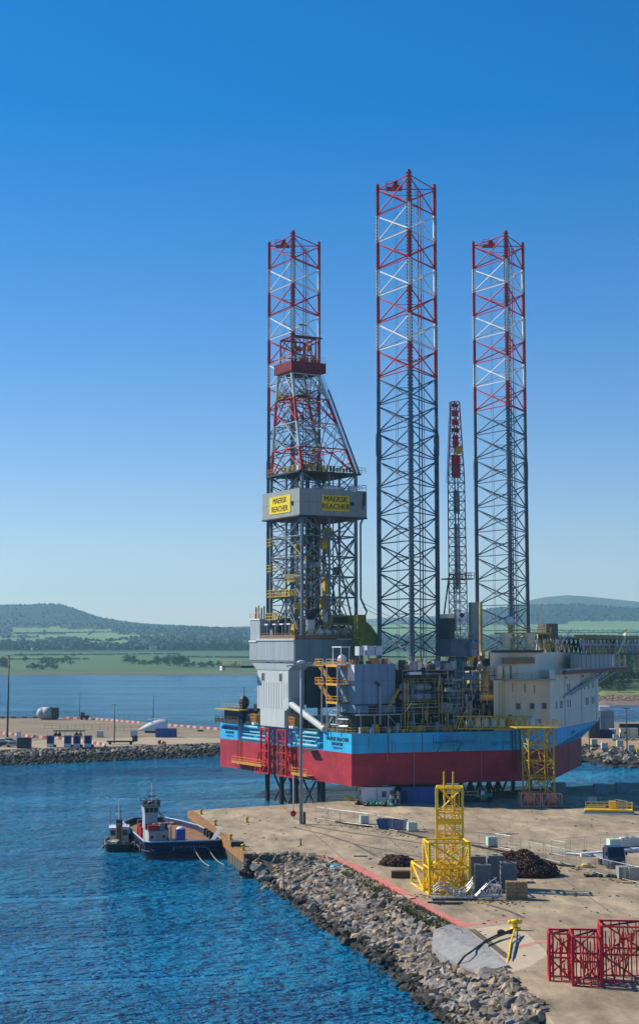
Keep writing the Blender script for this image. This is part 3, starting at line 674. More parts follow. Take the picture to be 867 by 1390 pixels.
    # dark plate painting the shade of the notch between the guide frames
    pcube('notch_shade', -.12, .1, 26.6, 31.0, HB+.05, HM_, DARK)
    # orange walkways low on the stern
    for v0, v1, z in ((33.2,46.5,7.6),(14.2,20.5,7.0)):
        pcube('walkway', -1.5, .0, v0, v1, z-.2, z, ORANGE); rail([(-1.45,v0,z),(-1.45,v1,z)], ORANGE, rig, h=1.2, r=.06)
        for v in (v0, (v0+v1)/2, v1): strut('walkway_strut', (-1.4,v,z-.1), (0,v,z-1.2), .07, ORANGE, rig)
        pcube('walkway_kickplate', -1.52, -1.46, v0, v1, z, z+.35, ORANGE)
    b = MB()
    for k in range(2): b.tube((-.7+k*.7, 45.5, 7.6), (-.7+k*.7, 45.5, HT), .07, 5)
    for k in range(26): b.tube((-.7,45.5,7.6+k*.32), (0,45.5,7.6+k*.32), .04, 4)
    b.build('ladder', ORANGE, rig)
    strut('walkway_stair', (-.8,24,10.5), (-.8,20.4,7.2), .22, ORANGE, rig); pcube('landing', -1.4, 0, 12.5, 15.6, HM_-.3, HM_-.12, DARK)
    # rust streaked outlets, anodes and draft fittings along the side
    n_ = Vector((sd.y,-sd.x,0))
    for s, w_, z, h in ((7.2,.07,12,3.4),(8.0,.05,12.2,2.0),(8.5,.04,12.2,1.9),(14,.08,12.1,3.3),(16.2,.05,12.5,2.6),(3.4,.04,13,2),(20.4,.04,12.1,1.6),(30.6,.04,12.1,2.2)):
        p = sd*s + n_*.02; bb = MB(); bb.obox(p+Vector((0,0,z+h/2)), sd*w_, n_*.02, (0,0,h/2)); bb.build('rust_streak', mat('green_brown_stain', (.07,.10,.06), .8), rig)
    bb = MB(); bb.obox(sd*19+n_*1.2+Vector((0,0,13.7)), sd*2.4, n_*1.2, (0,0,.12)); bb.build('side_platform', mat('blue_platform', (.05,.22,.36), .6), rig)
    rail([sd*16.6+n_*2.4+Vector((0,0,13.8)), sd*21.4+n_*2.4+Vector((0,0,13.8))], mat('blue_platform', ()), rig, r=.05)
    for s in (17,21): strut('platform_strut', sd*s+n_*2.3+Vector((0,0,13.6)), sd*s+Vector((0,0,11.9)), .1, mat('blue_platform', ()), rig)
    for s, z0 in ((12.3,HB),(26,HB),(7,HB+.5)): strut('hanging_cable', sd*s+n_*.15+Vector((0,0,HT)), sd*s+n_*.15+Vector((0,0,z0-2.6 if s > 10 else 10.4)), .035, PIPE, rig, 4)
    for s in (32.3,33.0,33.9,34.6): strut('hanging_hose', sd*s+n_*.3+Vector((0,0,HT+1)), sd*(s+.3)+n_*.3+Vector((0,0,8.0 if s != 33.9 else 10)), .10, BLACK if s < 34 else STEEL, rig, 5)
    # weld seams standing slightly proud: plate edges
    for s in (6.6,13.2,19.8,26.4,33): strut('plate_seam', sd*s+n_*.01+Vector((0,0,HB+.1)), sd*s+n_*.01+Vector((0,0,HM_-.05)), .03, HULLRED, rig, 4)
    # rub rail between the colours
    bb = MB()
    for i in range(6): 
        p, q = Vector((*outer[i],HM_)), Vector((*outer[i+1],HM_)); 
    # deck edge rails
    rail([(-.0,11,HT),(-.0,0.1,HT),sd*41+Vector((-.6,.3,HT)),(45,-3.2,HT)], YELD, rig, r=.045); rail([(0,55,HT),(0,46.7,HT)], YELD, rig, r=.05)
    rail([(2.3,44,HT),(2.3,13,HT)], YELD, rig, r=.045)
hull()

# ---------------- lattice legs: three chords, X bracing on every face, plan bracing inside
LEGPOS = []
def leg(pxc, depth, label, seed, turn):
    rr = random.Random(seed)
    c = AY(pxc, 870, depth); lc = W2L(c); R_ = 11.5/math.sqrt(3); BAY = 5.55; Z0 = 123.9; NB = 18
    g = bpy.data.objects.new('leg', None); C.objects.link(g); g.parent = rig; g.location = (lc.x, lc.y, 0); g.rotation_euler = (0,0,-RA + (math.atan2(c.y, c.x)-math.pi/2) + math.radians(turn)); g['label'] = label
    ch = [Vector((R_*math.cos(a), R_*math.sin(a), 0)) for a in (math.radians(-90), math.radians(30), math.radians(150))]
    col = lambda k: (RED if k % 2 == 0 else WHITE) if k < 7 else LEGBLUE
    Zk = lambda k: Z0 - BAY*k
    for i, p in enumerate(ch):
        b = MB(); out = p.normalized(); tn = Vector((-out.y, out.x, 0))
        for k in range(NB+1):
            z1 = Zk(k) + (1.0 if k == 0 else 0); z0 = Zk(k+1) if k < NB else -4
            mi = (0 if k % 2 == 0 else 1) if k < 7 else 2
            r1 = .36 if k < 9 else .46
            b.tube(p+Vector((0,0,z0)), p+Vector((0,0,z1)), r1, 8, mi, caps=(k == 0))
            if k >= 9 and k < 10: b.tube(p+Vector((0,0,Zk(10)+1)), p+Vector((0,0,Zk(9)-.5)), .56, 8, mi)
        z = 20.0                                     # rack plates with their teeth
        b.obox(p+Vector((0,0,(Z0+20)/2)), out*.09, tn*.38, (0,0,(Z0-20)/2+.4), 2)
        while z < Z0+.6:
            k = int((Z0-z)/BAY) if z < Z0 else 0; mi = (0 if k % 2 == 0 else 1) if k < 7 else 2
            for sg in (-1,1): b.obox(p+tn*sg*.46+Vector((0,0,z)), out*.1, tn*.10, (0,0,.16), 3)
            z += .66
        b.build('chord', [RED, WHITE, LEGBLUE, mat('rack_tooth_grey', (.06,.075,.09), .6)], g)
    for k in range(NB):
        m = col(k); zt, zb = Zk(k), Zk(k+1)
        for i in range(3):
            p, q = ch[i], ch[(i+1)%3]
            strut('diagonal_brace', p+Vector((0,0,zt-.25)), q+Vector((0,0,zb+.25)), .135, m, g); strut('diagonal_brace', q+Vector((0,0,zt-.25)), p+Vector((0,0,zb+.25)), .135, m, g)
            if i != 1: strut('horizontal_brace', p+Vector((0,0,zb+.05)), q+Vector((0,0,zb+.05)), .115, m, g)
            if k == 0: strut('horizontal_brace', p+Vector((0,0,zt)), q+Vector((0,0,zt)), .125, m, g)
        mids = [(ch[i]+ch[(i+1)%3])/2+Vector((0,0,(zt+zb)/2)) for i in range(3)]
        for i in range(3): strut('plan_brace', mids[i], mids[(i+1)%3], .06, m, g, 5)
    # ladder and pump lines inside the leg
    for dx, r in ((2.2,.13),(2.75,.13),(3.2,.06)):
        for k in range(NB):
            strut('riser_pipe', (dx,1.2,Zk(k+1)), (dx,1.2,Zk(k)-(1.0 if k == 0 else 0)), r, RED if (k < 7 and k % 2 == 0) else (PIPE if k < 7 else LEGBLUE), g, 5)
    strut('ladder_line', (-2.0,1.0,20), (-2.0,1.0,Z0-2), .05, PIPE, g, 4); strut('ladder_line', (-2.35,1.0,20), (-2.35,1.0,Z0-2), .05, PIPE, g, 4)
    # red top platform with rail and winch
    b = MB(); b.box(-4.2,-1.0,-1.2,1.4,Z0-1.0,Z0-.8); b.box(-3.0,-1.5,-.6,.6,Z0-.8,Z0-.2); b.build('top_platform', RED, g); rail([(-4.2,-1.2,Z0-.8),(-1,-1.2,Z0-.8),(-1,1.4,Z0-.8),(-4.2,1.4,Z0-.8),(-4.2,-1.2,Z0-.8)], RED, g, r=.05)
    b = MB(); b.box(-2.7,-1.9,-.4,.4,Z0-.2,Z0+.5); b.build('winch', DARK, g)
    for k in range(3): strut('aerial', (1.6+k*.35,.6,Z0-2), (1.6+k*.35,.6,Z0+.6-k*.4), .05, DARK, g, 4)
    LEGPOS.append((lc.x, lc.y)); return g
leg(556, 302.4, 'nearest and tallest looking lattice leg, red and white above slate blue', 1, 3.5)
leg(397.7, 347.3, 'lattice leg standing behind the drilling derrick', 2, -1.5)
leg(686, 347.3, 'lattice leg rising behind the cream accommodation block', 3, 10.5)
# ---------------- cantilever tower and drill floor substructure at the stern
def substructure():
    zt = 28.4
    b = MB(); b.box(-.6,3.0,23.4,36.8,19.0,27.4); b.box(-.6,3.0,25.0,35.4,15.62,19.0)
    b.build('cantilever_tower', PALE, rig)
    b = MB()   # flared collar
    vs = [(-.7,23.2,26.9),(-.7,37.0,26.9),(3.2,37.0,26.9),(3.2,23.2,26.9),(-1.0,20.2,28.3),(-1.0,38.7,28.3),(3.4,38.7,28.3),(3.4,20.2,28.3)]
    b.add(vs, [(0,4,5,1),(1,5,6,2),(2,6,7,3),(3,7,4,0),(4,7,6,5),(0,1,2,3)]); b.build('collar', PALE, rig)
    for v in (26.6, 34.2):
        pcube('window', -.68, -.58, v-.55, v+.55, 24.7, 26.2, mat('brown_shutter', (.10,.06,.05), .6))
        pcube('window_frame', -.66, -.5, v-.68, v+.68, 24.55, 26.35, PALE)
    for v in [24+k*1.1 for k in range(12)]: strut('cladding_rib', (-.62,v,19.2), (-.62,v,24.4), .05, PALE, rig, 4)
    # cantilever beams, the shade on their sides painted in as dark navy
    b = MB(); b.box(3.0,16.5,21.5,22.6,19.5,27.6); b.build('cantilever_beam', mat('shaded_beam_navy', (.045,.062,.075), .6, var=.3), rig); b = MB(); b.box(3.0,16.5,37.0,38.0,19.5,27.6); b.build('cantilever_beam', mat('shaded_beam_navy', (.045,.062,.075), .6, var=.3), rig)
    for u in (5,8,11,14): pcube('beam_stiffener', u-.15, u+.15, 21.3, 21.5, 19.6, 27.5, DARK if u != 11 else YELD)
    pcube('skid_base', 2.5, 17, 20.5, 39, 15.65, 17.2, DARK)
    for u0, u1, z in ((4,6,18),(7.5,9,17.5),(10,13,18.6)): pcube('equipment_box', u0, u1, 18.2, 20.0, 15.65, z, rr.choice((DARK, GREY, NAVY)))
    # drill floor box: ribbed cladding towards the stern, plain blue grey side
    b = MB(); b.box(-1.2,14.4,19.6,38.9,28.5,33.0); b.build('drill_floor', GREYBLUE, rig)
    CL = mat('lit_grey_cladding', (.33,.38,.40), .55, streak=True, var=.15)  # paler grey for the stern side, sunlight put into the colour
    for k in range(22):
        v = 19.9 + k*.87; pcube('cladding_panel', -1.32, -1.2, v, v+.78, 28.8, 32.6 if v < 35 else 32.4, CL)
    pcube('floor_edge', -1.5, -1.2, 19.5, 35.8, 32.75, 33.15, PALE); pcube('floor_edge', -1.5, -1.2, 35.8, 39.0, 32.5, 32.8, WHITE)
    for u in (2,5,8,11): pcube('wall_rib', u-.06, u+.06, 19.5, 19.6, 28.6, 32.9, GREYBLUE)
    # taller wall at the far end
    pcube('wind_wall', -1.2, 3, 34.6, 38.9, 33.0, 37.2, CL)
    pcube('wall_trim', -1.35, -1.2, 34.5, 39.0, 37.0, 37.25, WHITE)
    pcube('floor_void', -.8, 9, 21, 34.4, 33.0, 33.5, BLACK)
    for v in (35,36.2,37.5,38.6): strut('vent_stack', (0,v,37), (0,v,39.4+.4*(v%2)), .16, DARK if v != 37.5 else ORANGE, rig)
    rail([(-1.2,38.9,37.2),(-1.2,34.6,37.2)], ORANGE, rig, r=.06)
    rail([(-1.2,34.4,33.1),(-1.2,19.7,33.1),(14.4,19.7,33.1)], mat('brown_guard', (.22,.13,.07), .7), rig, r=.05)
    pcube('kick_plate', -1.25, -1.15, 19.6, 34.4, 33.1, 33.9, mat('brown_guard', ())); pcube('kick_plate', -1.2, 14.4, 19.58, 19.68, 33.1, 33.8, mat('brown_guard', ()))
    for v in (23,26,29,32.5): 
        strut('lamp_post', (-.6,v,33.1), (-.6,v,36.0), .07, STEEL, rig, 5); pcube('floodlight', -.9, -.3, v-.7, v+.7, 35.9, 36.15, WHITE)
    # machinery on the drill floor
    for k in range(26):
        u, v = rr.uniform(.5,13.5), rr.uniform(20.2,34); s = rr.uniform(.5,1.3)
        pcube('floor_machinery', u-s, u+s, v-s*.6, v+s*.6, 33.1, 33.1+rr.uniform(1,4.2), rr.choice((DARK, YELD, GREY, STEEL, DARK, RUST)))
    b = MB()
    for k in range(5): b.ball((5+k*2.0,20.9+.2*k,34.3), 1.0, 0, 8, 5)
    b.build('white_cover', TARPW, rig)
    # brace leg from tower down to deck
    strut('diagonal_prop', (-.4,23.5,20.6), (-.3,9.5,HT+.4), .62, PALE, rig, 10)
    pcube('prop_shoe', -1, .6, 22.6, 24.4, 19.4, 21.2, PALE)
    for v0, v1 in ((20.8,23),(37.2,39.3)):
        pcube('roller_unit', -.6, 1.6, v0+.3, v1-.3, 16.2, 17.6, mat('dull_orange', (.40,.22,.04), .6, rust=.2)); rail([(-.7,v0,16.2),(-.7,v1,16.2)], ORANGE, rig, r=.07, step=.6, h=1.6); pcube('roller_cap', -.3, 1.2, v0+.3, v1-.3, 18.4, 19.8, BLACK)
    for v in (21.3,22,38): pcube('cable_tray', -1, .2, v-.5, v+.4, 15.65, 16.1, WHITE)
    # stern machinery left of the tower
    pcube('deck_house', .3, 6, 45.5, 54, 15.65, 18.4, NAVY); rail([(0,55,18.4),(0,45,18.4)], YELD, rig); pcube('walkway', -1.2, 1, 44, 55.6, 18.2, 18.4, YELD)
    rail([(-1.2,44,15.7),(-1.2,55.4,15.7)], BLACK, rig, r=.06); pcube('kick_plate', -1.2, -1.1, 44, 55.4, 15.5, 16.4, DARK)
    b = MB(); b.ball((2,48,19.8), 1.2, 0, 8, 6, 1.2); b.build('exhaust_hood', DARK, rig); strut('mast', (2,48,20), (2,48,23), .08, DARK, rig, 5)
    pcube('winch_house', .5, 5, 39, 44, 15.65, 17.6, DARK)
    for z in (19.5,22,24): pcube('tank_platform', 2, 5, 38.4, 41.5, z, z+.25, YELD); 
    for v in (38.6,41.3): strut('platform_post', (2.2,v,15.6), (2.2,v,28), .14, YELD, rig)
    for z in (19.7,22.2,24.2): rail([(2,38.5,z),(2,41.5,z)], YELD, rig, r=.06)
    pcube('tank', 2.6, 5, 38.8, 41.2, 15.7, 19.4, mat('pale_blue_tank', (.35,.55,.65), .5))
    b = MB(); b.box(-3.5,3,38.5,47.5,27.2,27.6); b.build('flare_platform', DARK, rig); rail([(-3.5,38.5,27.6),(-3.5,47.5,27.6)], YELD, rig); pcube('lamp_box', -3.8,-3,46.8,47.8,26.6,27.5, WHITE)
substructure()
# red guide frames on the stern
for vc, lean in ((32.0, 1), (24.6, -1)):
    o = bpy.data.objects.new('guide_frame', None); C.objects.link(o); o.parent = rig
    w_ = 1.75; z0, z1 = 6.3, 15.2; u = -1.3
    for s in (-1, 1):
        strut('post', (u,vc+s*w_,z0), (u,vc+s*w_,z1), .24, RED, o, 4); strut('post', (u+1.1,vc+s*w_,z0), (u+1.1,vc+s*w_,z1), .16, RED, o, 4)
    nb = 4
    for k in range(nb+1):
        z = z0+(z1-z0)*k/nb; strut('rung', (u,vc-w_,z), (u,vc+w_,z), .17, RED, o, 4)
        if k < nb: 
            zz = z+(z1-z0)/nb; a, c = (vc-w_, vc+w_) if k % 2 else (vc+w_, vc-w_); strut('diagonal', (u,a,z), (u,c,zz), .13, RED, o, 4)
        for s in (-1,1): strut('tie', (u,vc+s*w_,z), (u+1.2,vc+s*w_,z), .1, RED, o, 4)
    vo = vc+lean*w_; strut('outer_strut', (u,vo+lean*2.6,z0), (u,vo,z0+5.5), .18, RED, o, 4); strut('base_bar', (u,vc-lean*w_,z0), (u,vo+lean*2.6,z0), .2, RED, o, 4); strut('outer_strut', (u,vo+lean*1.3,z0), (u,vo,z0+2.6), .12, RED, o, 4)
# ---------------- deck house with blue wall beside the near leg
def deck_house():
    b = MB(); b.box(2.3,11.2,2.6,9.5,19.2,28.3); b.build('mud_house', SHEDBLUE, rig)
    pcube('house_base', 2.8, 10.8, 3.2, 9, 15.65, 19.2, DARK); pcube('sunlit_side_panel', 2.2, 2.3, 2.7, 5.2, 25.2, 28.2, WHITE); pcube('sunlit_side_panel', 2.2, 2.3, 5.4, 9.4, 19.3, 27.5, SHEDBLUE)  # white panel paints the sunlight on the blue house's end wall
    for u in (4.1,5.9,7.7,9.5): strut('wall_seam', (u,2.58,19.3), (u,2.58,28.2), .035, mat('shed_seam', (.10,.17,.26), .6), rig, 4)
    for z in (22.2,25.2): strut('wall_seam', (2.3,2.58,z), (11.2,2.58,z), .03, mat('shed_seam', ()), rig, 4)
    pcube('wall_girt', 2.2, 11.3, 2.48, 2.6, 20.6, 20.85, DARK); pcube('door_opening', 5.2, 7.2, 2.5, 2.61, 19.25, 20.5, BLACK)
    strut('vent_pipe', (7.5,2.2,17), (7.5,2.2,24.2), .22, PIPE, rig, 8); strut('vent_pipe', (7.6,2.2,24.2), (6.6,2.2,24.9), .24, DARK, rig, 8)
    rail([(2.3,2.6,28.3),(11.2,2.6,28.3)], YELD, rig); 
    # stair and pipe on the right part of the wall
    strut('stair_stringer', (8.4,1.9,19.4), (11.3,1.9,23.6), .16, YELD, rig, 4); strut('stair_stringer', (8.4,1.2,19.4), (11.3,1.2,23.6), .12, YELD, rig, 4)
    for k in range(9): t = k/8; strut('stair_tread', (8.4+2.9*t,1.2,19.4+4.2*t), (8.4+2.9*t,1.9,19.4+4.2*t), .06, YELD, rig, 4)
    pcube('walkway', 2.0, 11.5, .6, 2.6, 18.8, 19.0, GREY); rail([(2.0,.7,19),(11.5,.7,19)], PIPE, rig, r=.04)
    for u in (2.4,5.4,8.4,11.2): strut('walkway_post', (u,.7,15.6), (u,.7,18.9), .1, PIPE, rig)
    strut('walkway_brace', (8.4,.7,18.8), (11.2,.7,15.8), .08, PIPE, rig)
    b = MB(); b.ball((6,1.6,16.7), .7, 0, 8, 6); b.build('float_tank', STEEL, rig)
    # stair tower in orange
    for z in (28.1, 24.6, 21.2): 
        pcube('stair_landing', -.6, 2.2, 4.2, 8.4, z-.2, z, ORANGE if z > 22 else DARK); rail([(2.2,4.2,z),(-.6,4.2,z),(-.6,8.4,z)], mat('bright_orange_rail', (.72,.36,.03), .5), rig, r=.055)
        pcube('kick_plate', -.64, -.6, 4.2, 8.4, z-.3, z+.12, mat('bright_orange_rail', ()))
    for z in (28.1, 24.6):
        for vv in (8.4, 9.3): strut('stair_stringer', (-.3+.7*(vv-8.4),12.2,z), (-.3+.7*(vv-8.4),7.2,z-3.4), .15, ORANGE, rig, 4)
        pcube('stair_landing', -.6, 1.6, 9.4, 12.6, z-.2, z, ORANGE); rail([(-.6,9.4,z),(-.6,12.6,z)], mat('bright_orange_rail', ()), rig, r=.055); rail([(-.4,12.2,z),(-.4,7.4,z-3.4)], mat('bright_orange_rail', ()), rig, r=.05, step=.9)
    for u, v in ((-.5,4.3),(-.5,8.3),(2,8.3),(-.5,10.2)): strut('stair_post', (u,v,15.6), (u,v,28), .13, STEEL, rig)
    for k in range(16):
        z = rr.uniform(15.9,20.8); v = rr.uniform(3.4,10); strut('pipework', (rr.uniform(-.8,1.6),v,z), (rr.uniform(-.8,1.6),v-rr.uniform(.6,3),z), .09, rr.choice((STEEL,WHITE,PIPE)), rig, 5)
    for k in range(12):
        v = rr.uniform(3.5,9.8); z = rr.uniform(15.7,17); strut('pipework', (rr.uniform(-.5,1.6),v,z), (rr.uniform(-.5,1.6),v,z+rr.uniform(1.5,4.5)), .10, rr.choice((STEEL,WHITE,PIPE,GREY)), rig, 5)
    # small gantry and tanks on the roof
    for v in (4.5,7.5):
        for u in (.4,2.2): strut('gantry_post', (u,v,28.1), (u,v,31.4), .08, WHITE, rig)
    pcube('gantry_top', .3, 2.3, 4.3, 7.7, 31.4, 31.6, WHITE)
    b = MB(); b.ball((1.5,6,29.2), .9, 0, 8, 5); b.build('white_cover', TARPW, rig)
    for u, s in ((4.4,.55),(6.4,.85),(8.2,.8)): pcube('roof_tank', u-s, u+s, 3.6, 5.2, 29.9, 31.4+s*.4, mat('pale_roof_tank', (.45,.53,.60), .5)); strut('tank_leg', (u-.3,4,28.3), (u-.3,4,29.9), .09, GREY, rig); strut('tank_leg', (u+.3,4.8,28.3), (u+.3,4.8,29.9), .09, GREY, rig)
    for k in range(14): u = rr.uniform(2.6,10.8); s = rr.uniform(.2,.5); pcube('roof_clutter', u-s, u+s, 3, 3.8, 28.32, 28.6+rr.uniform(.2,.8), rr.choice((ORANGE, RUST, WHITE, SALMON, YELD)))
    pass
deck_house()
def olive_cover():
    seen = {o.name for o in rig.children}
    b = MB(); vs = []
    for (px, py) in ((489,845),(496,843),(504,850),(511,860),(516,872)):
        q = LV(px, py, 13.0)
        for j, v in enumerate((13,15.5,18)): vs.append((q.x+.5*j,v,q.z-(.8 if j == 2 else 0)))
        for j, v in enumerate((13,15.5,18)): vs.append((q.x+.5*j,v,30.2))
    for i in range(4):
        a = i*6; c = a+6
        b.add(vs[a:a+6]+vs[c:c+6], [(0,1,7,6),(1,2,8,7),(0,6,9,3),(2,5,11,8)])
    b.add(vs[0:6], [(0,3,4,1),(1,4,5,2)]); b.add(vs[24:30], [(0,1,4,3),(1,2,5,4)]); b.build('olive_cover', OLIVE, rig)
    pcube('olive_frame', 14.0, 16.0, 13.5, 15, 33, 37.8, mat('olive_yellow', (.22,.19,.03), .6, var=.4)); pcube('olive_frame', 6.4, 12.4, 18.6, 19.2, 35.8, 37.8, mat('olive_yellow', ())); pcube('nameplate', 6.8, 10.2, 18.5, 18.6, 36.2, 37.4, DARK)
    for o in rig.children:
        if o.name not in seen and o.location.x > 14: o.location.x -= 4.6
olive_cover()
# ---------------- jackhouse of the near leg: tank module, pipework, walkways
def jackhouse():
    pcube('module_shade', 12.2, 27, 4.5, 14, 15.65, 27.4, BLACK if False else mat('interior_shade', (.035,.045,.055), .8))  # solid box, the module's inner shade painted into its colour
    b = MB()
    for u in (11.9,14.2,16.8,19.3,22.2,24.8,27.4):
        b.tube((u,1.2,15.6), (u,1.2,27.2), .14, 5)
    for z in (19.0,23.0,27.0): b.tube((11.9,1.2,z), (27.4,1.2,z), .13, 5)
    b.build('module_frame', LEGBLUE, rig)
    for u in (13.6,17.0):
        for z in (23.9,22.1):
            o = MB(); o.tube((u-1.1,2.0,z), (u+1.1,2.0,z), .78, 12); o.ball((u-1.1,2,z), .78, 0, 12, 8); o.ball((u+1.1,2,z), .78, 0, 12, 8); o.build('pressure_tank', mat('pale_slate_tank', (.24,.33,.40), .4), rig, True)
    pcube('tank_stand', 12.2, 18.6, 1.4, 3, 20.2, 21.2, DARK)
    for z, m in ((20.2, YELD), (27.2, YELD), (16.0, YELD)): pcube('walkway', 11.8, 20.4 if z < 22 else 28, .2, 1.3, z-.18, z, GREY); rail([(11.8,.25,z),(20.4 if z < 22 else 28,.25,z)], m, rig, r=.05)
    for u in (11.9,12.6,19.6,20.3): strut('yellow_post', (u,.4,15.6), (u,.4,25.4), .12, YELD, rig)
    for k in range(60):
        u = rr.uniform(11.5,28.5); v = rr.uniform(-1.5,1.2); z = rr.uniform(15.8,26.5); L = rr.uniform(.8,4)
        if 11.8 < u < 19 and 18.5 < z < 25.5: u += 8
        m = rr.choice((LEGBLUE, PIPE, GREY, YELD, DARK, SHEDBLUE, STEEL)); r = rr.choice((.06,.09,.12,.18))
        if rr.random() < .55: strut('pipework', (u,v,z), (u,v,min(27,z+L)), r, m, rig, 6)
        else: strut('pipework', (u,v,z), (u+L,v,z), r, m, rig, 6)
    for k in range(34):
        u = rr.uniform(11.5,30); v = rr.uniform(-1.8,2); s = rr.uniform(.3,.9); z = rr.choice((15.65,15.65,19.0,23.0)); u = u+8 if (z > 16 and u < 20) else u; pcube('deck_machinery', u-s, u+s, v, v+s, z, z+rr.uniform(.5,2.2), rr.choice((DARK, SHEDBLUE, GREY, LEGBLUE, YELD, STEEL)))
    # big ducts along the top
    for z, m in ((26.4,LEGBLUE),(25.7,DARK)):
        strut('duct', (12,.4,z), (19,.4,z), .3, m, rig, 8); strut('duct', (19,.4,z), (20.6,.4,z-1.2), .3, m, rig, 8); strut('duct', (20.6,.4,z-1.2), (24.5,.4,z-1.2), .3, m, rig, 8)
    pcube('duct_box', 24.2, 28.8, .3, 1.6, 25.1, 26.6, SHEDBLUE); strut('duct', (24.4,.1,27.4), (28,.1,27.4), .35, DARK, rig, 8); strut('duct', (28,.1,27.4), (28,.1,29.4), .35, DARK, rig, 8)
    # top deck clutter around the leg
    for k in range(40):
        u = rr.uniform(11.5,28); v = rr.uniform(-.6,3); s = rr.uniform(.25,.8); pcube('deck_machinery', u-s, u+s, v, v+s, 27.2, 27.6+rr.uniform(.3,1.6), rr.choice((SHEDBLUE, GREY, WHITE, YELD, DARK, CREAM, PIPE)))
    strut('white_pipe', (16.2,.2,27.2), (16.5,.2,29.4), .42, WHITE, rig, 8); b = MB(); b.ball((19,.6,28.2), .9, 0, 10, 6); b.build('blue_drum', SHEDBLUE, rig); pcube('white_box', 12.6, 15.2, -.4, .8, 26.3, 26.8, WHITE)
    # ring beam round the leg
    for lx, ly in LEGPOS[:1]:
        for a in range(3):
            p = Vector((lx+7.6*math.cos(a*2.094+.3), ly+7.6*math.sin(a*2.094+.3), 27.3)); q = Vector((lx+7.6*math.cos((a+1)*2.094+.3), ly+7.6*math.sin((a+1)*2.094+.3), 27.3)); strut('guide_beam', p, q, .4, DARK, rig, 4)
    # middle of the deck between jackhouse and accommodation
    pcube('deck_void_shade', 22, 33, 6, 18, 15.65, 24, mat('interior_shade', ()))  # solid block standing for shade amidships, painted near black
    for k in range(9): 
        u = 22.5+k*.62; strut('riser_pipe', (u,1.6,16), (u,1.6,24.5), .22, rr.choice((PIPE, GREY, LEGBLUE, DARK)), rig, 8)
    for k in range(26):
        u = rr.uniform(20,30); v = rr.uniform(-3.4,4); strut('pipework', (u,v,15.7), (u,v,15.7+rr.uniform(2,9)), rr.choice((.06,.1,.14)), rr.choice((LEGBLUE,PIPE,STEEL,YELD,DARK)), rig, 5)
jackhouse()
def fine_pipework():
    q = random.Random(77)
    for k in range(150):
        u = q.uniform(11.5,31); v = q.uniform(-3.2,.4)-u*.06; z = q.uniform(15.7,27); L = q.uniform(.6,3.2); u = u+8 if (11.8 < u < 19 and 18.5 < z < 25.5) else u; m = q.choice((LEGBLUE,PIPE,GREY,YELD,YELD,DARK,STEEL,WHITE,SHEDBLUE)); r = q.choice((.035,.05,.07))
        if q.random() < .5: strut('small_pipe', (u,v,z), (u,v,min(28.6,z+L)), r, m, rig, 5)
        elif q.random() < .7: strut('small_pipe', (u,v,z), (u+L,v-.1,z), r, m, rig, 5)
        else: strut('small_pipe', (u,v,z), (u+L*.6,v,z+L*.7), r, m, rig, 5)
    for z in (18.4,21.4,24.4,28.6): rail([(11.6+q.uniform(0,2),-.9,z),(28+q.uniform(-6,2),-1.6,z)], q.choice((YELD,PIPE,YELD)), rig, r=.035)
    for k in range(60):
        u = q.uniform(2.6,31); v = q.uniform(-.3,2)-u*.09; s_ = q.uniform(.12,.4); pcube('deck_fitting', u-s_, u+s_, v-s_, v+s_, HT+.02, HT+q.uniform(.4,1.8), q.choice((YELD,DARK,GREY,WHITE,ORANGE,SHEDBLUE,STEEL)))
    for k in range(50):
        u = q.uniform(3,13); v = q.uniform(20,22); z = q.uniform(33.2,35); strut('small_pipe', (u,v,z), (u+q.uniform(-1.4,1.4),v,z+q.uniform(-.2,2.2)), q.choice((.05,.08)), q.choice((YELD,RUST,STEEL,DARK,ORANGE,WHITE)), rig, 5)
fine_pipework()
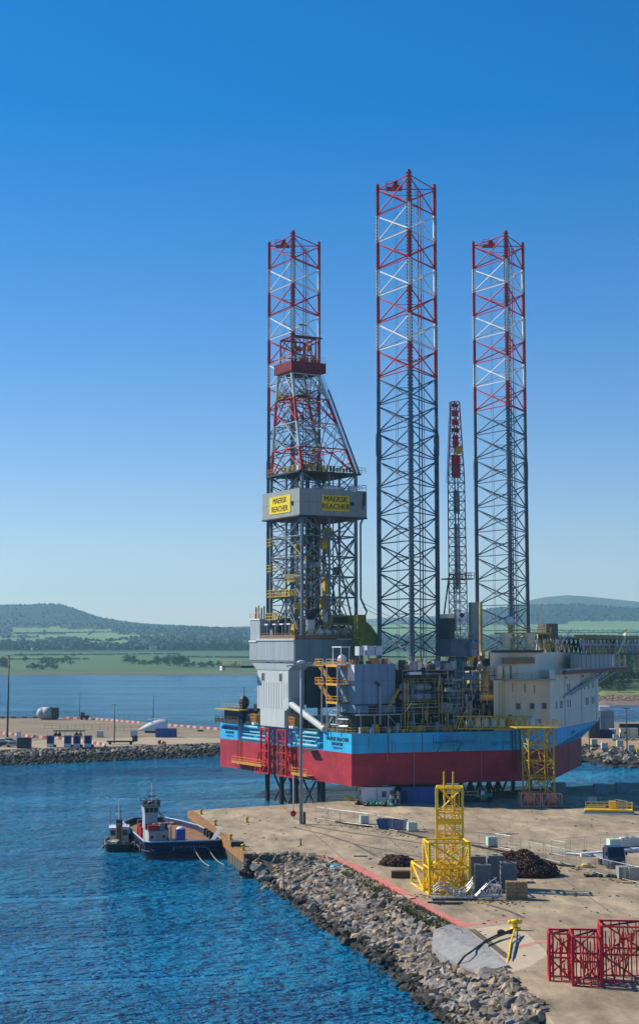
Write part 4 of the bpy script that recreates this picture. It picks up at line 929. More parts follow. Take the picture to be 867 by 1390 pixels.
# ---------------- cream jackhouse of the forward leg
def cream_house():
    seen = {o.name for o in rig.children}
    pcube('jackhouse', 27.5, 36.5, 9, 18, 21, 27.6, CREAM); pcube('jackhouse', 36.5, 46, 12, 24, 24, 28.6, CREAM)
    pcube('walkway', 26.5, 36, 4.5, 9, 21.0, 21.3, CREAM); rail([(26.5,4.6,21.3),(36,4.6,21.3)], mat('bright_yellow_rail', (.7,.48,.05), .5), rig, r=.07); pcube('kick_plate', 26.5, 36, 4.5, 4.6, 21.1, 22.1, mat('bright_yellow_rail', ()))
    for u, r, z1 in ((29.6,1.0,26.8),(33.2,1.25,29.6)): 
        strut('cream_column', (u,7.2,21.3), (u,7.2,z1), r, CREAM, rig, 12); pcube('column_head', u-r*1.3, u+r*1.3, 6, 8.4, z1, z1+.9, CREAM)
    strut('yellow_column', (35.2,6.2,21.3), (35.2,6.2,29), .45, YEL, rig, 8); strut('yellow_column', (30.3,9.2,27), (30.3,9.2,40.5), .42, mat('faded_mast_yellow', (.42,.37,.16), .6), rig, 6)
    pcube('hatch', 31.0, 31.9, 8.85, 9.05, 23, 24.6, RUST)
    for k in range(40):
        u = rr.uniform(26.5,42); v = rr.uniform(5,9); s = rr.uniform(.2,.8); z = rr.choice((21.3,27.6,27.6,28.6)); pcube('deck_machinery', u-s, u+s, v, v+s, z, z+rr.uniform(.5,2), rr.choice((CREAM, YELD, YEL, WHITE, GREY, DARK, ORANGE)))
    for k in range(18): u = rr.uniform(26.5,38); z = rr.uniform(22,29); strut('pipework', (u,5+rr.random()*3,z), (u+rr.uniform(.5,3),5+rr.random()*3,z+rr.uniform(-1,1)), .1, rr.choice((YELD,YEL,WHITE,GREY)), rig, 5)
    pcube('walkway_void_shade', 27, 30.5, 5, 9, 15.65, 21, mat('interior_shade', ()))  # filled box: the shade below the walkway is its dark colour
    for u in (27,29.5,32): strut('support_post', (u,4.7,15.6), (u,4.7,21), .12, PIPE, rig)
    pcube('dark_block', 27.6, 30.2, 14, 18, 27.6, 32.6, LEGBLUE); pcube('container', 30.5, 31.6, 12, 14, 27.6, 33.2, CBLUE)
    pcube('mast_panel', 27.2, 28.8, 8, 9, 33, 40.4, mat('grey_lattice_mast', (.30,.33,.30), .6))
    for o in rig.children:
        if o.name not in seen: o.location.x += 5.5
cream_house()
# ---------------- accommodation block
def block():
    low = [(28.4,-5.1),(39.9,-7.55),(72.2,17.1),(72.2,27),(50,27),(44,16),(40,9)]
    b = MB(); b.prism(low, 15.63, 25.2, 0); b.build('accommodation_block', CREAM2 if False else mat('grey_cream_wall', (.64,.545,.355), .65, streak=True, var=.14, rust=.05), rig)
    # the bow face is whiter: thin cladding proud of the wall
    a, c = Vector((39.9,-7.55,0)), Vector((72.2,17.1,0)); d = (c-a).normalized(); n = Vector((d.y,-d.x,0)); L = (c-a).length
    bb = MB(); bb.obox((a+c)/2+n*.06+Vector((0,0,21.4)), d*(L/2+.05), n*.05, (0,0,5.75)); bb.build('bow_wall', CREAM2, rig)
    up = [(29.5,-2.6),(39.5,-4.6),(66,15.4),(66,25),(50,25),(46,16),(41,9)]
    b = MB(); b.prism(up, 25.2, 30.4); b.build('upper_storey', CREAM2, rig)
    # overhanging canopy over the side wall
    sd = Vector((39.9-28.4,-7.55+5.1,0)).normalized(); sn = Vector((sd.y,-sd.x,0)); o = Vector((28.4,-5.1,0))
    bb = MB(); bb.obox(o+sd*7.3+sn*.3+Vector((0,0,25.25)), sd*5.2, sn*.9, (0,0,.14)); bb.build('canopy', GREY, rig)
    pcube('deck_edge', 29, 40, -5.3, -4.9, 30.4, 30.9, DARK)
    def win(base, dirv, nn, s, z, w_, h):
        p = base+dirv*s+nn*.02+Vector((0,0,z)); f = MB(); f.obox(p, dirv*(w_/2+.12), nn*.10, (0,0,h/2+.12)); fo = f.build('window', GREY, rig)
        g = MB(); g.obox(p+nn*.06, dirv*(w_/2), nn*.07, (0,0,h/2)); g.build('pane', GLASS, fo)
    for s in (5.1,8.0,10.6): win(o, sd, sn, s, 20.2, .75, 1.0)
    for s, z in ((3.4,18.3),(8.2,17.3),(9.5,17.3)): win(o, sd, sn, s, z, .5, .55)
    def wb(s, z, w_=.34, h=1.25): win(a+n*.11, d, n, s, z, w_, h)
    for s in (4.4,7.6,8.8,13.6,15.4,29.2,30.6,34.4,36.0): wb(s, 20.2)
    for s in (13.5,15.0,24.6,27.8,31.4,35.6): wb(s, 23.4)
    for s in (20.5,24,26,28): wb(s, 26.6, .34, .9)
    pcube('upper_window_band', 31, 38.6, -4.75, -4.5, 28.3, 29.5, GLASS)
    # seams, drain pipes, lamps and ladder that break up the plain walls
    WS = mat('wall_seam_grey', (.47,.43,.32), .7); 
    for k in (2,): p = o+sd*(11.76*k/5)+sn*.02; strut('wall_seam', p+Vector((0,0,15.7)), p+Vector((0,0,25)), .022, WS, rig, 4)
    for z in (18.9,21.9): strut('wall_seam', o+sn*.02+Vector((0,0,z)), o+sd*11.7+sn*.02+Vector((0,0,z)), .022, WS, rig, 4)
    for z in (18.9,21.9,24.9): strut('wall_seam', a+n*.12+Vector((0,0,z)), a+d*L+n*.12+Vector((0,0,z)), .022, WS, rig, 4)
    for k, s in enumerate((1.2,)): p = o+sd*s+sn*.12; strut('drain_pipe', p+Vector((0,0,15.7)), p+Vector((0,0,25)), .06, WS if k else PIPE, rig, 5)
    for s in (11,25,38): p = a+d*s+n*.2; strut('drain_pipe', p+Vector((0,0,15.8)), p+Vector((0,0,26.4)), .055, WS, rig, 5); q = MB(); q.obox(a+d*(s+1.2)+n*.3+Vector((0,0,25.4)), d*.2, n*.15, (0,0,.15)); q.build('bulkhead_lamp', DARK, rig)
    b = MB()
    for k in (-.25,.25): b.tube(o+sd*(2.0+k)+sn*.2+Vector((0,0,15.7)), o+sd*(2.0+k)+sn*.2+Vector((0,0,26.2)), .04, 4)
    for k in range(30): z = 15.9+k*.34; b.tube(o+sd*1.75+sn*.2+Vector((0,0,z)), o+sd*2.25+sn*.2+Vector((0,0,z)), .025, 4)
    b.build('ladder', YELD, rig)
    for s, z, w_ in ((6.6,24.2,.5),(8.6,24.0,.3),(4.0,24.4,.35)): q = MB(); q.obox(o+sd*s+sn*.015+Vector((0,0,z-.6)), sd*w_*.35, sn*.012, (0,0,.8)); q.build('rust_run', mat('wall_rust', (.40,.25,.12), .8), rig)
    # red lifeboat station behind the rail on the side and equipment of the upper storey
    for u in (30.5,32.2,34): pcube('vent_house', u-.6, u+.6, -4.4, -3.2, 25.4, 27.8, CREAM)
    rail([(29,-5.2,25.4),(39.9,-7.4,25.4)], YELD, rig, r=.05)
    # roof: radome, masts, vent columns, bridge house
    rail([(30,-4.4,30.9),(40,-6.2,30.9),(56,6,30.9)], YELD, rig, r=.05); pcube('roof_deck', 33, 40, -4.6, 2, 30.4, 30.9, GREY)
    for u, v in ((33.5,-2.5),(38.6,-3)): strut('vent_column', (u,v,30.9), (u,v,33.4), .8, CREAM, rig, 10); strut('vent_head', (u,v,33.2), (u,v,34.2), 1.15, CREAM, rig, 10)
    pcube('roof_walkway', 34, 44, -3, 2, 34.0, 34.3, YELD); rail([(34,-3,34.3),(44,-3,34.3)], YELD, rig, r=.05)
    for u in (34.4,36,39.5,42,43.8): strut('walkway_post', (u,-2.9,30.9), (u,-2.9,34), .1, YELD, rig)
    b = MB(); b.ball((35.4,-1.0,36.6), .95, 0, 14, 10); b.build('radome', TARPW, rig, True); strut('radome_stand', (35.4,-1,34.2), (35.4,-1,36), .3, YELD, rig)
    h_a, h_b = LV(741, 850, -1.2), LV(757, 850, -1.2); pcube('bridge_house', h_a.x, h_b.x, -1.2, 1.4, 33.2, h_a.z+.5, mat('dark_grey_panel', (.12,.12,.12), .7, streak=True)); 
    for (u, h) in ((40.2,41.5),(46,41),(43.8,40)): strut('mast', (u,0,33), (u,0,h), .07, STEEL, rig, 5); strut('yard', (u-.7,0,h-1.0), (u+.7,0,h-1.0), .05, STEEL, rig, 4)
    # lower bridge deck with its red edge beam, reaching out past the bow
    d2 = d
    e0, e1 = a+d*17, a+d*50
    bb = MB(); bb.obox((e0+e1)/2+n*1.0+Vector((0,0,28.5)), d*16.6, n*1.0, (0,0,1.45)); bb.build('bridge_deck', mat('weathered_panel', (.36,.38,.37), .65, streak=True, var=.25), rig)
    for k in range(9):
        p = e0+d*(1+k*4)+n*2.02+Vector((0,0,28.5)); q = MB(); q.obox(p, d*.05, n*.03, (0,0,1.4)); q.build('panel_joint', DARK, rig)
    q = MB(); q.obox(a+d*46.5+n*2.05+Vector((0,0,28.4)), d*.7, n*.05, (0,0,1.2)); q.build('white_door', WHITE, rig)
    f0, f1 = a+d*4, a+d*60
    bb = MB(); bb.obox((f0+f1)/2+n*1.9+Vector((0,0,26.55)), d*28, n*.35, (0,0,.36)); bb.build('red_beam', mat('oxide_red', (.23,.05,.035), .6, var=.3, rust=.1), rig)
    bb = MB(); bb.obox((f0+f1)/2+n*1.8+Vector((0,0,27.05)), d*28.6, n*.5, (0,0,.12)); bb.build('beam_flange', GREY, rig)
    for s0, z0, s1, z1 in ((9.5,21.6,41,26.3),(16,22,36,25.4)): strut('support_strut', a+d*s0+n*.2+Vector((0,0,z0)), a+d*s1+n*1.8+Vector((0,0,z1)), .26, mat('weathered_panel', ()), rig, 8)
    strut('support_strut', a+d*41+n*-3+Vector((0,0,21.8)), a+d*52+n*1.8+Vector((0,0,26.4)), .3, mat('weathered_panel', ()), rig, 8)
    # helideck: deck plate, edge beams and the lattice girder below
    h0, h1 = a+d*12, a+d*72; HZ = 33.2
    bb = MB(); pts = []
    for s, k in ((20,0),(26,3.5),(74,3.5),(80,0),(80,-16),(20,-16)): p = a+d*s+n*k; pts.append((p.x,p.y))
    bb.prism(pts, HZ, HZ+.35); bb.build('helideck', mat('helideck_green_grey', (.20,.22,.19), .7), rig)
    bb = MB(); 
    for s, k, s2, k2 in ((20,0,26,3.5),(26,3.5,74,3.5)):
        p, q = a+d*s+n*k, a+d*s2+n*k2; bb.obox((p+q)/2+Vector((0,0,HZ+.5)), (q-p)/2, (q-p).normalized().cross(Vector((0,0,1)))*.15, (0,0,.3))
    bb.build('deck_coaming', mat('brown_yellow_edge', (.33,.25,.08), .7), rig)
    for k in (1.5,-5):
        for s in range(20, 80, 4):
            z0, z1 = HZ-3.4, HZ-.1; A = a+d*s+n*k; B = a+d*(s+2)+n*k; D = a+d*(s+4)+n*k; m = GREY if k > 0 else DARK
            strut('truss_web', A+Vector((0,0,z1)), B+Vector((0,0,z0)), .19, m, rig); strut('truss_web', B+Vector((0,0,z0)), D+Vector((0,0,z1)), .19, m, rig)
        strut('truss_chord', a+d*20+n*k+Vector((0,0,HZ-3.4)), a+d*80+n*k+Vector((0,0,HZ-3.4)), .24, DARK, rig); strut('truss_chord', a+d*20+n*k+Vector((0,0,HZ-1.2)), a+d*80+n*k+Vector((0,0,HZ-1.2)), .20, PALE if k > 0 else DARK, rig)
    for s in range(22, 80, 6): strut('truss_post', a+d*s+n*1.5+Vector((0,0,HZ-3.4)), a+d*s+n*1.5+Vector((0,0,HZ)), .16, PALE, rig)
    for s in (44,50,56,62): strut('deck_post', a+d*s+n*1.4+Vector((0,0,27)), a+d*s+n*1.4+Vector((0,0,30)), .3, CREAM, rig)
    strut('deck_stair', a+d*44+n*3.6+Vector((0,0,30)), a+d*53+n*3.6+Vector((0,0,34.4)), .4, CREAM, rig, 4)
    rail([a+d*20+n*2.5+Vector((0,0,30)), a+d*60+n*2.5+Vector((0,0,30))], YELD, rig, r=.05)
    for k in range(30):
        s = rr.uniform(6,22); p = a+d*s+n*rr.uniform(-6,-1); strut('pipework', p+Vector((0,0,30.4)), p+Vector((rr.uniform(-2,2),rr.uniform(-1,1),rr.uniform(31.5,34.5))), rr.choice((.08,.12,.2)), rr.choice((CREAM,YELD,GREY,STEEL,DARK)), rig, 5)
block()
# white survival craft on the deck edge
b = MB(); p = LV(720, 980, -8.5)
b.tube((p.x,p.y,p.z-2.2), (p.x+.2,p.y,p.z+.2), .7, 10, 0); b.ball((p.x+.2,p.y,p.z+.2), .7, 0, 10, 6); b.tube((p.x+.3,p.y,p.z), (p.x+2.0,p.y,p.z+3.2), .25, 8, 0, r2=.1); b.build('davit_cover', TARPW, rig, True)
# ---------------- spud feet: extra piles under the hull
for u, v in ((1.5,30),(1.5,24),(3,16),(3,39)): strut('support_pile', (u,v,-4), (u,v,HB), .5, DARK, rig, 8)
for u, v in ((2,34),(2,28),(2,22)): strut('pile_brace', (u,v,.6), (u,v-5,5.6), .2, DARK, rig); strut('pile_brace', (u,v-5,.6), (u,v,5.6), .2, DARK, rig)
for k in range(5): strut('support_pile', (27+k*2.2,4,-4), (27+k*2.2,4,HB), .45, DARK, rig, 8); strut('pile_brace', (27+k*2.2,4,1), (29.2+k*2.2,4,5.5), .2, DARK, rig); strut('pile_brace', (29.2+k*2.2,4,1), (27+k*2.2,4,5.5), .2, DARK, rig)
# ================================================================== DRILLING DERRICK
def derrick():
    ub, vb, zb = 7.0, 27.0, 33.1
    wb = Vector((RX+ub*CR-vb*SR, RY+ub*SR+vb*CR, zb))
    t = thing('drilling_derrick', 'tall lattice drilling derrick with red crown and a grey clad band carrying yellow name boards', 'derrick', wb, RA)
    P = lambda u, v, z: Vector((u-ub, v-vb, z-zb))
    low = [(.8,20.4),(13.2,20.4),(13.2,33.6),(.8,33.6)]
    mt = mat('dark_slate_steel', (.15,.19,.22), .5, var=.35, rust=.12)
    zs = [33.1,41.4,45.5,49.5,53.6,57.6,62.5,66.3]
    for (u, v) in low: strut('derrick_leg', P(u,v,33.1), P(u,v,66.3), .38, mt, t, 6)
    for i in range(4):
        a, c = low[i], low[(i+1)%4]; mid = ((a[0]+c[0])/2, (a[1]+c[1])/2)
        strut('face_column', P(*mid,33.1), P(*mid,66), .24, mt, t)
        for z in zs[1:]: strut('girt', P(*a,z), P(*c,z), .15, mt, t)
        for k, (z0, z1) in enumerate(zip(zs[:-1], zs[1:])):
            if z0 > 57 and z1 < 63: continue
            if k == 0:
                strut('diagonal_brace', P(*a,z0), P(*mid,z1), .15, mt, t); strut('diagonal_brace', P(*c,z0), P(*mid,z1), .15, mt, t)
            else:
                s = k % 2
                strut('diagonal_brace', P(*(a if s else mid),z0), P(*(mid if s else a),z1), .13, mt, t); strut('diagonal_brace', P(*(c if s else mid),z0), P(*(mid if s else c),z1), .13, mt, t)
                if i in (1,2): strut('diagonal_brace', P(*(mid if s else a),z0), P(*(a if s else mid),z1), .11, mt, t)
        if i == 0:
            strut('diagonal_brace', P(13.2,20.4,33.1), P(8.0,20.4,53.6), .2, mt, t)
    for (u, v) in ((3,22.5),(3,25),(4.6,30),(6,27),(8,27.2),(9.4,23),(10.4,30),(4,33)): strut('guide_rail', P(u,v,33.1), P(u,v,66), rr.choice((.1,.14,.2)), rr.choice((mt,GREY,LEGBLUE)), t)
    LG = mat('lit_slate_steel', (.21,.25,.28), .5, var=.3)  # lighter copy of the slate, sunlight mixed into the paint
    for i in (0,3,1):
        a, c = low[i], low[(i+1)%4]
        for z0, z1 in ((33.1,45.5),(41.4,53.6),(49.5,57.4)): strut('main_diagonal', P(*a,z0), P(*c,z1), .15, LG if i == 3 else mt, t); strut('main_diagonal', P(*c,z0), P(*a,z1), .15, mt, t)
    for k in range(44):
        z = rr.uniform(34,62); i_ = rr.randrange(4); p_ = Vector((low[i_][0],low[i_][1],0)).lerp(Vector((low[(i_+1)%4][0],low[(i_+1)%4][1],0)), rr.random()); q_ = Vector((rr.uniform(3,11),rr.uniform(23,31),0)); strut('inner_brace', P(p_.x,p_.y,z), P(q_.x,q_.y,z+rr.uniform(-4,4)), .08, rr.choice((mt,GREY,LG,mt)), t, 5)
    # racked drill pipe and baskets
    for k in range(14): strut('drill_pipe', P(3.2+.32*(k%7),22+.4*(k//7),34), P(3.2+.32*(k%7),22+.4*(k//7),63), .09, DARK, t, 5)
    for k in range(10): strut('cable', P(5+k*.35,26+(k%3)*.4,36), P(6+.2*k,27,84), .035, DARK, t, 4)
    def basket(name, u0, u1, v0, v1, z, h=1.4, m=YELD):
        b = MB(); b.box(u0-ub,u1-ub,v0-vb,v1-vb,z-zb,z-zb+.18); o = b.build(name, m, t)
        pts = [P(u0,v0,z),P(u1,v0,z),P(u1,v1,z),P(u0,v1,z),P(u0,v0,z)]; rail(pts, m, o, r=.07, h=h, step=.9)
    basket('access_basket', -.2,1.0,31.6,33.6,52.0); basket('access_basket', -.2,1.0,31.6,33.6,46.7); basket('access_basket', -.3,1.2,21.6,25.4,44.4); basket('access_basket', -.4,1.4,23.0,33.2,41.5); basket('access_basket', -.4,1.4,29,33.5,36.9)
    for k in range(34): 
        s = rr.uniform(.25,.8); u, v, z = rr.uniform(2.0,11), rr.uniform(20.8,30), rr.uniform(33.5,56) if k < 20 else rr.uniform(33.5,42); b = MB(); p = P(u,v,z); b.obox(p, (s,0,0), (0,s*.6,0), (0,0,s*rr.uniform(.5,2))); b.build('rig_floor_gear', rr.choice((YELD,YELD,DARK,GREY,RUST,WHITE)), t)
    b = MB(); b.path([P(6.5,22,52),P(7.2,21.5,46),P(8.6,21.3,42.5),P(9,21.2,37)], .16, 6); b.path([P(9.5,21,57),P(9.6,21,47),P(8.4,21,44),P(8,21,40)], .12, 6); b.build('mud_hose', BLACK, t)
    b = MB(); p = P(7,22.4,37.5); b.obox(p, (.9,.5,0), (0,.8,0), (0,0,3.4)); b.obox(P(7.2,22,44), (.6,0,0), (0,.5,0), (0,0,1.9)); b.build('top_drive', YELD, t)
    # pipe down the forward corner
    b = MB(); b.path([P(15,20.2,57.8),P(14.2,20.2,56.3),P(14.2,20.2,41.2),P(15.6,20.2,38.6),P(14,20.2,36)], .2, 6); b.build('standpipe', mt, t)
    # wind wall band with name boards
    W = [(-.35,19.2),(15.0,19.2),(15.0,35.2),(-.35,35.2)]; z0, z1 = 57.5, 62.9
    wm_ = mat('windwall_grey', (.27,.31,.30), .55, streak=True, var=.15)
    for i in range(4):
        a, c = Vector((*W[i],0)), Vector((*W[(i+1)%4],0)); d = (c-a).normalized(); L = (c-a).length; n = Vector((d.y,-d.x,0)); o = bpy.data.objects.new('wind_wall', None); C.objects.link(o); o.parent = t
        k = 8
        for j in range(k):
            for h in range(2):
                m_ = a + d*((j+.5)*L/k); b = MB(); zc = z0+(z1-z0)*(h+.5)/2; b.obox(P(m_.x,m_.y,zc), d*(L/k/2-.015), n*(.10 if (j+h) % 2 else .094), (0,0,(z1-z0)/4-.02)); b.build('panel', wm_, o)
        b = MB(); m_ = (a+c)/2; b.obox(P(m_.x,m_.y,z0-.12), d*(L/2), n*.25, (0,0,.12)); b.obox(P(m_.x,m_.y,(z0+z1)/2)-n*.14, d*(L/2-.2), n*.03, (0,0,(z1-z0)/2-.1)); b.build('wall_frame', DARK, o)
    b = MB(); b.box(-.2-ub,14.8-ub,19.4-vb,35-vb,57.2-zb,57.4-zb); b.build('racking_floor', mat('dark_red_floor', (.12,.05,.05), .7), t)
    def board(cu, cv, r, n, w_, h, zc, ts, nm):
        o = MB(); p = P(cu,cv,zc)+Vector(n)*.14; o.obox(p, Vector(r)*(w_/2), Vector(n)*.05, (0,0,h/2)); bo = o.build(nm, YELSIGN, t)
        text('lettering', 'MAERSK', ts, BLACK, bo, p+Vector(n)*.06+Vector((0,0,h*.235)), r, (0,0,1), .015); text('lettering', 'REACHER', ts, BLACK, bo, p+Vector(n)*.06-Vector((0,0,h*.245)), r, (0,0,1), .015)
        q = MB(); q.obox(p+Vector(n)*.02+Vector(r)*(w_/2+.7), Vector(r)*.35, Vector(n)*.2, (0,0,.35)); q.build('spotlight', DARK, t)
    board(7.7, 19.2, (1,0,0), (0,-1,0), 6.3, 3.1, 60.15, 1.50, 'name_board'); board(-.35, 27.4, (0,-1,0), (-1,0,0), 8.9, 3.5, 60.1, 1.62, 'name_board')
    b = MB()
    for k in range(3): b.tube(P(14.0+k*.2,19.0,59.0+k*.5), P(14.2+k*.2,19.0,62.6), .06, 4)
    b.build('sensor_bracket', BLACK, t)
    b = MB(); 
    for k in range(9): b.ball(P(rr.uniform(1,13),rr.uniform(19.6,21),63.2), rr.uniform(.5,1.1), 0, 7, 5, .7)
    b.build('white_covers', TARPW, t)
    rail([P(-.3,19.3,63),P(15,19.3,63),P(15,35,63)], DARK, t, r=.05); 
    # monkey board with yellow rails
    b = MB(); b.box(-.2-ub,14.2-ub,19.8-vb,34-vb,66.2-zb,66.5-zb); b.build('monkey_board', DARK, t)
    rail([P(-.2,34,66.5),P(-.2,19.8,66.5),P(15.2,19.8,66.5)], mat('olive_rail', (.30,.24,.04), .6), t, r=.05, step=.9, h=1.2); OLY = mat('olive_yellow_paint', (.26,.20,.02), .6, var=.4, rust=.2)
    for k in range(16): cube('rail_panel', .6-ub+k*.76, .6-ub+k*.76+.5, 19.72-vb, 19.78-vb, 66.6-zb, 67.5-zb+rr.uniform(-.2,.3), rr.choice((OLY,OLY,YELD,DARK)), t)
    for k in range(6): cube('rail_panel', -.28-ub, -.22-ub, 20-vb+k*1.05, 20-vb+k*1.05+.7, 66.6-zb, 67.4-zb+rr.uniform(-.2,.3), rr.choice((OLY,YELD,DARK,PALE)), t)
    # tapering mast
    B0 = [(.8,20.4),(13.2,20.4),(13.2,33.6),(.8,33.6)]; T0 = [(1.0,25.2),(7.2,25.2),(7.2,31.2),(1.0,31.2)]
    zz = [66.3,71.5,76.7,81.9,87.0]; MG = mat('mast_pale_grey', (.34,.38,.40), .5, var=.2); mm = [RED, MG, RED, PALE]
    at = lambda i, z: (lambda k: P(B0[i][0]+(T0[i][0]-B0[i][0])*k, B0[i][1]+(T0[i][1]-B0[i][1])*k, z))((z-66.3)/20.7)
    for k in range(4):
        z0, z1 = zz[k], zz[k+1]; m = mm[k]
        for i in range(4):
            j = (i+1) % 4; strut('mast_leg', at(i,z0), at(i,z1), .32, m if i != 0 or k != 1 else PALE, t)
            a0, c0, a1, c1 = at(i,z0), at(j,z0), at(i,z1), at(j,z1); mid1 = (a1+c1)/2
            strut('mast_girt', a1, c1, .13, m, t); strut('diagonal_brace', a0, mid1, .13, m if k != 1 or i else mt, t); strut('diagonal_brace', c0, mid1, .13, m, t); strut('mast_brace', a1, (a0+c0)/2, .08, mt, t, 5); strut('mast_brace', c1, (a0+c0)/2, .08, mt, t, 5)
            strut('mast_brace', (a0+c0)/2, (a0+a1)/2, .1, m if m != PALE else mt, t, 5); strut('mast_brace', (a0+c0)/2, (c0+c1)/2, .1, m if m != PALE else mt, t, 5); strut('mast_brace', (a0+a1)/2, mid1*.5+a1*.5, .09, mt, t, 5)
        for i in range(2): strut('mast_girt', (at(i,z1)+at((i+1)%4,z1))/2, (at(i+2,z1)+at((i+3)%4,z1))/2, .13, m if m != PALE else mt, t)
    for dx in (0,.5): strut('mast_ladder', at(1,66.5)+Vector((.6+dx,0,0)), at(1,87)+Vector((.6+dx,0,0)), .06, DARK, t, 4)
    strut('standpipe', at(1,66.5)+Vector((.9,-.2,.0)), at(1,84)+Vector((1.0,-.2,0)), .2, mt, t)
    for k in range(12): b = MB(); b.obox(P(rr.uniform(3,9),rr.uniform(23,29),rr.uniform(68,83)), (rr.uniform(.15,.4),0,0), (0,.3,0), (0,0,rr.uniform(.2,.6))); b.build('mast_gear', rr.choice((YELD,DARK,GREY)), t); basket('access_basket', 5.5,8,24.4,26,67.6,3.2, GREY); basket('access_basket', 2,5,24.6,26.5,82.4,1.2); basket('access_basket', .6,2.4,28,31,82,1.2)
    # red crown platform and crown frame
    DR = mat('crown_dark_red', (.20,.025,.05), .6, var=.3)
    cx0, cx1, cy0, cy1 = .5, 8.4, 24.4, 31.6
    b = MB(); b.box(cx0-ub,cx1-ub,cy0-vb,cy1-vb,87.3-zb,87.6-zb)
    for k in range(11): u = cx0+(cx1-cx0)*k/10; b.box(u-ub-.08,u-ub+.08,cy0-vb-.12,cy0-vb,87.3-zb,89.5-zb)
    for k in range(9): v = cy0+(cy1-cy0)*k/8; b.box(cx0-ub-.12,cx0-ub,v-vb-.08,v-vb+.08,87.3-zb,89.5-zb)
    b.build('crown_deck', DR, t)
    for i, (x0,x1,y0,y1) in enumerate(((cx0,cx1,cy0,cy0+.08),(cx0,cx0+.08,cy0+.1,cy1),(cx1-.08,cx1,cy0+.1,cy1),(cx0+.1,cx1-.1,cy1-.08,cy1))): b = MB(); b.box(x0-ub,x1-ub,y0-vb,y1-vb,87.62-zb,89.4-zb); b.build('crown_panel', DR if i != 1 else mat('crown_mid_red', (.36,.05,.06), .6), t)
    f = [(1.2,25.6),(6.8,25.6),(6.8,30.4),(1.2,30.4)]
    for i in range(4):
        a, c = f[i], f[(i+1)%4]; strut('crown_post', P(*a,87.6), P(*a,94.6), .17, DR, t); strut('crown_beam', P(*a,94.6), P(*c,94.6), .2, DR, t); strut('crown_beam', P(*a,91), P(*c,91), .13, DR, t); strut('crown_brace', P(*a,91), P(*c,94.6), .1, DR, t); strut('crown_brace', P(*c,88.5), P(*a,91), .1, DR, t)
    for k in range(5): strut('crown_post', P(2.2+k*.9,25.6,88.5), P(2.2+k*.9,25.6,94.6), .12, DR, t)
    b = MB()
    for k, zz_ in enumerate((92.8,92.3,90.2,90.0,92.6,90.4)): b.tube(P(2.0+k*.9,25.9,zz_), P(2.0+k*.9,26.5,zz_), .55, 10)
    o_ = b.build('crown_sheaves', mat('sheave_yellow', (.40,.30,.04), .6), t); o_['kind'] = 'stuff'; rail([P(cx0,cy1,89.5),P(cx0,cy0,89.5),P(cx1,cy0,89.5)], mat('pale_rail', (.5,.45,.4), .6), t, r=.045); strut('crown_beam', P(1,25.4,94.8), P(8.2,25.4,94.8), .18, DARK, t); strut('aerial', P(4.5,27,95), P(4.5,27,98.2), .05, DARK, t, 4)
    b = MB(); b.obox(P(4.5,27,97.6), (.8,0,0), (0,.1,0), (0,0,.12)); b.build('wind_vane', DARK, t)
    # cables sagging towards the forward part of the deck
    for dz in (0,.9):
        pts = [P(14.6,20.2,40.4-dz)+ (P(30,8,33.5-dz)-P(14.6,20.2,40.4-dz))*(k/8) - Vector((0,0,1.2*math.sin(math.pi*k/8))) for k in range(9)]; MB().path(pts, .05, 4).build('slack_cable', DARK, t)
derrick()
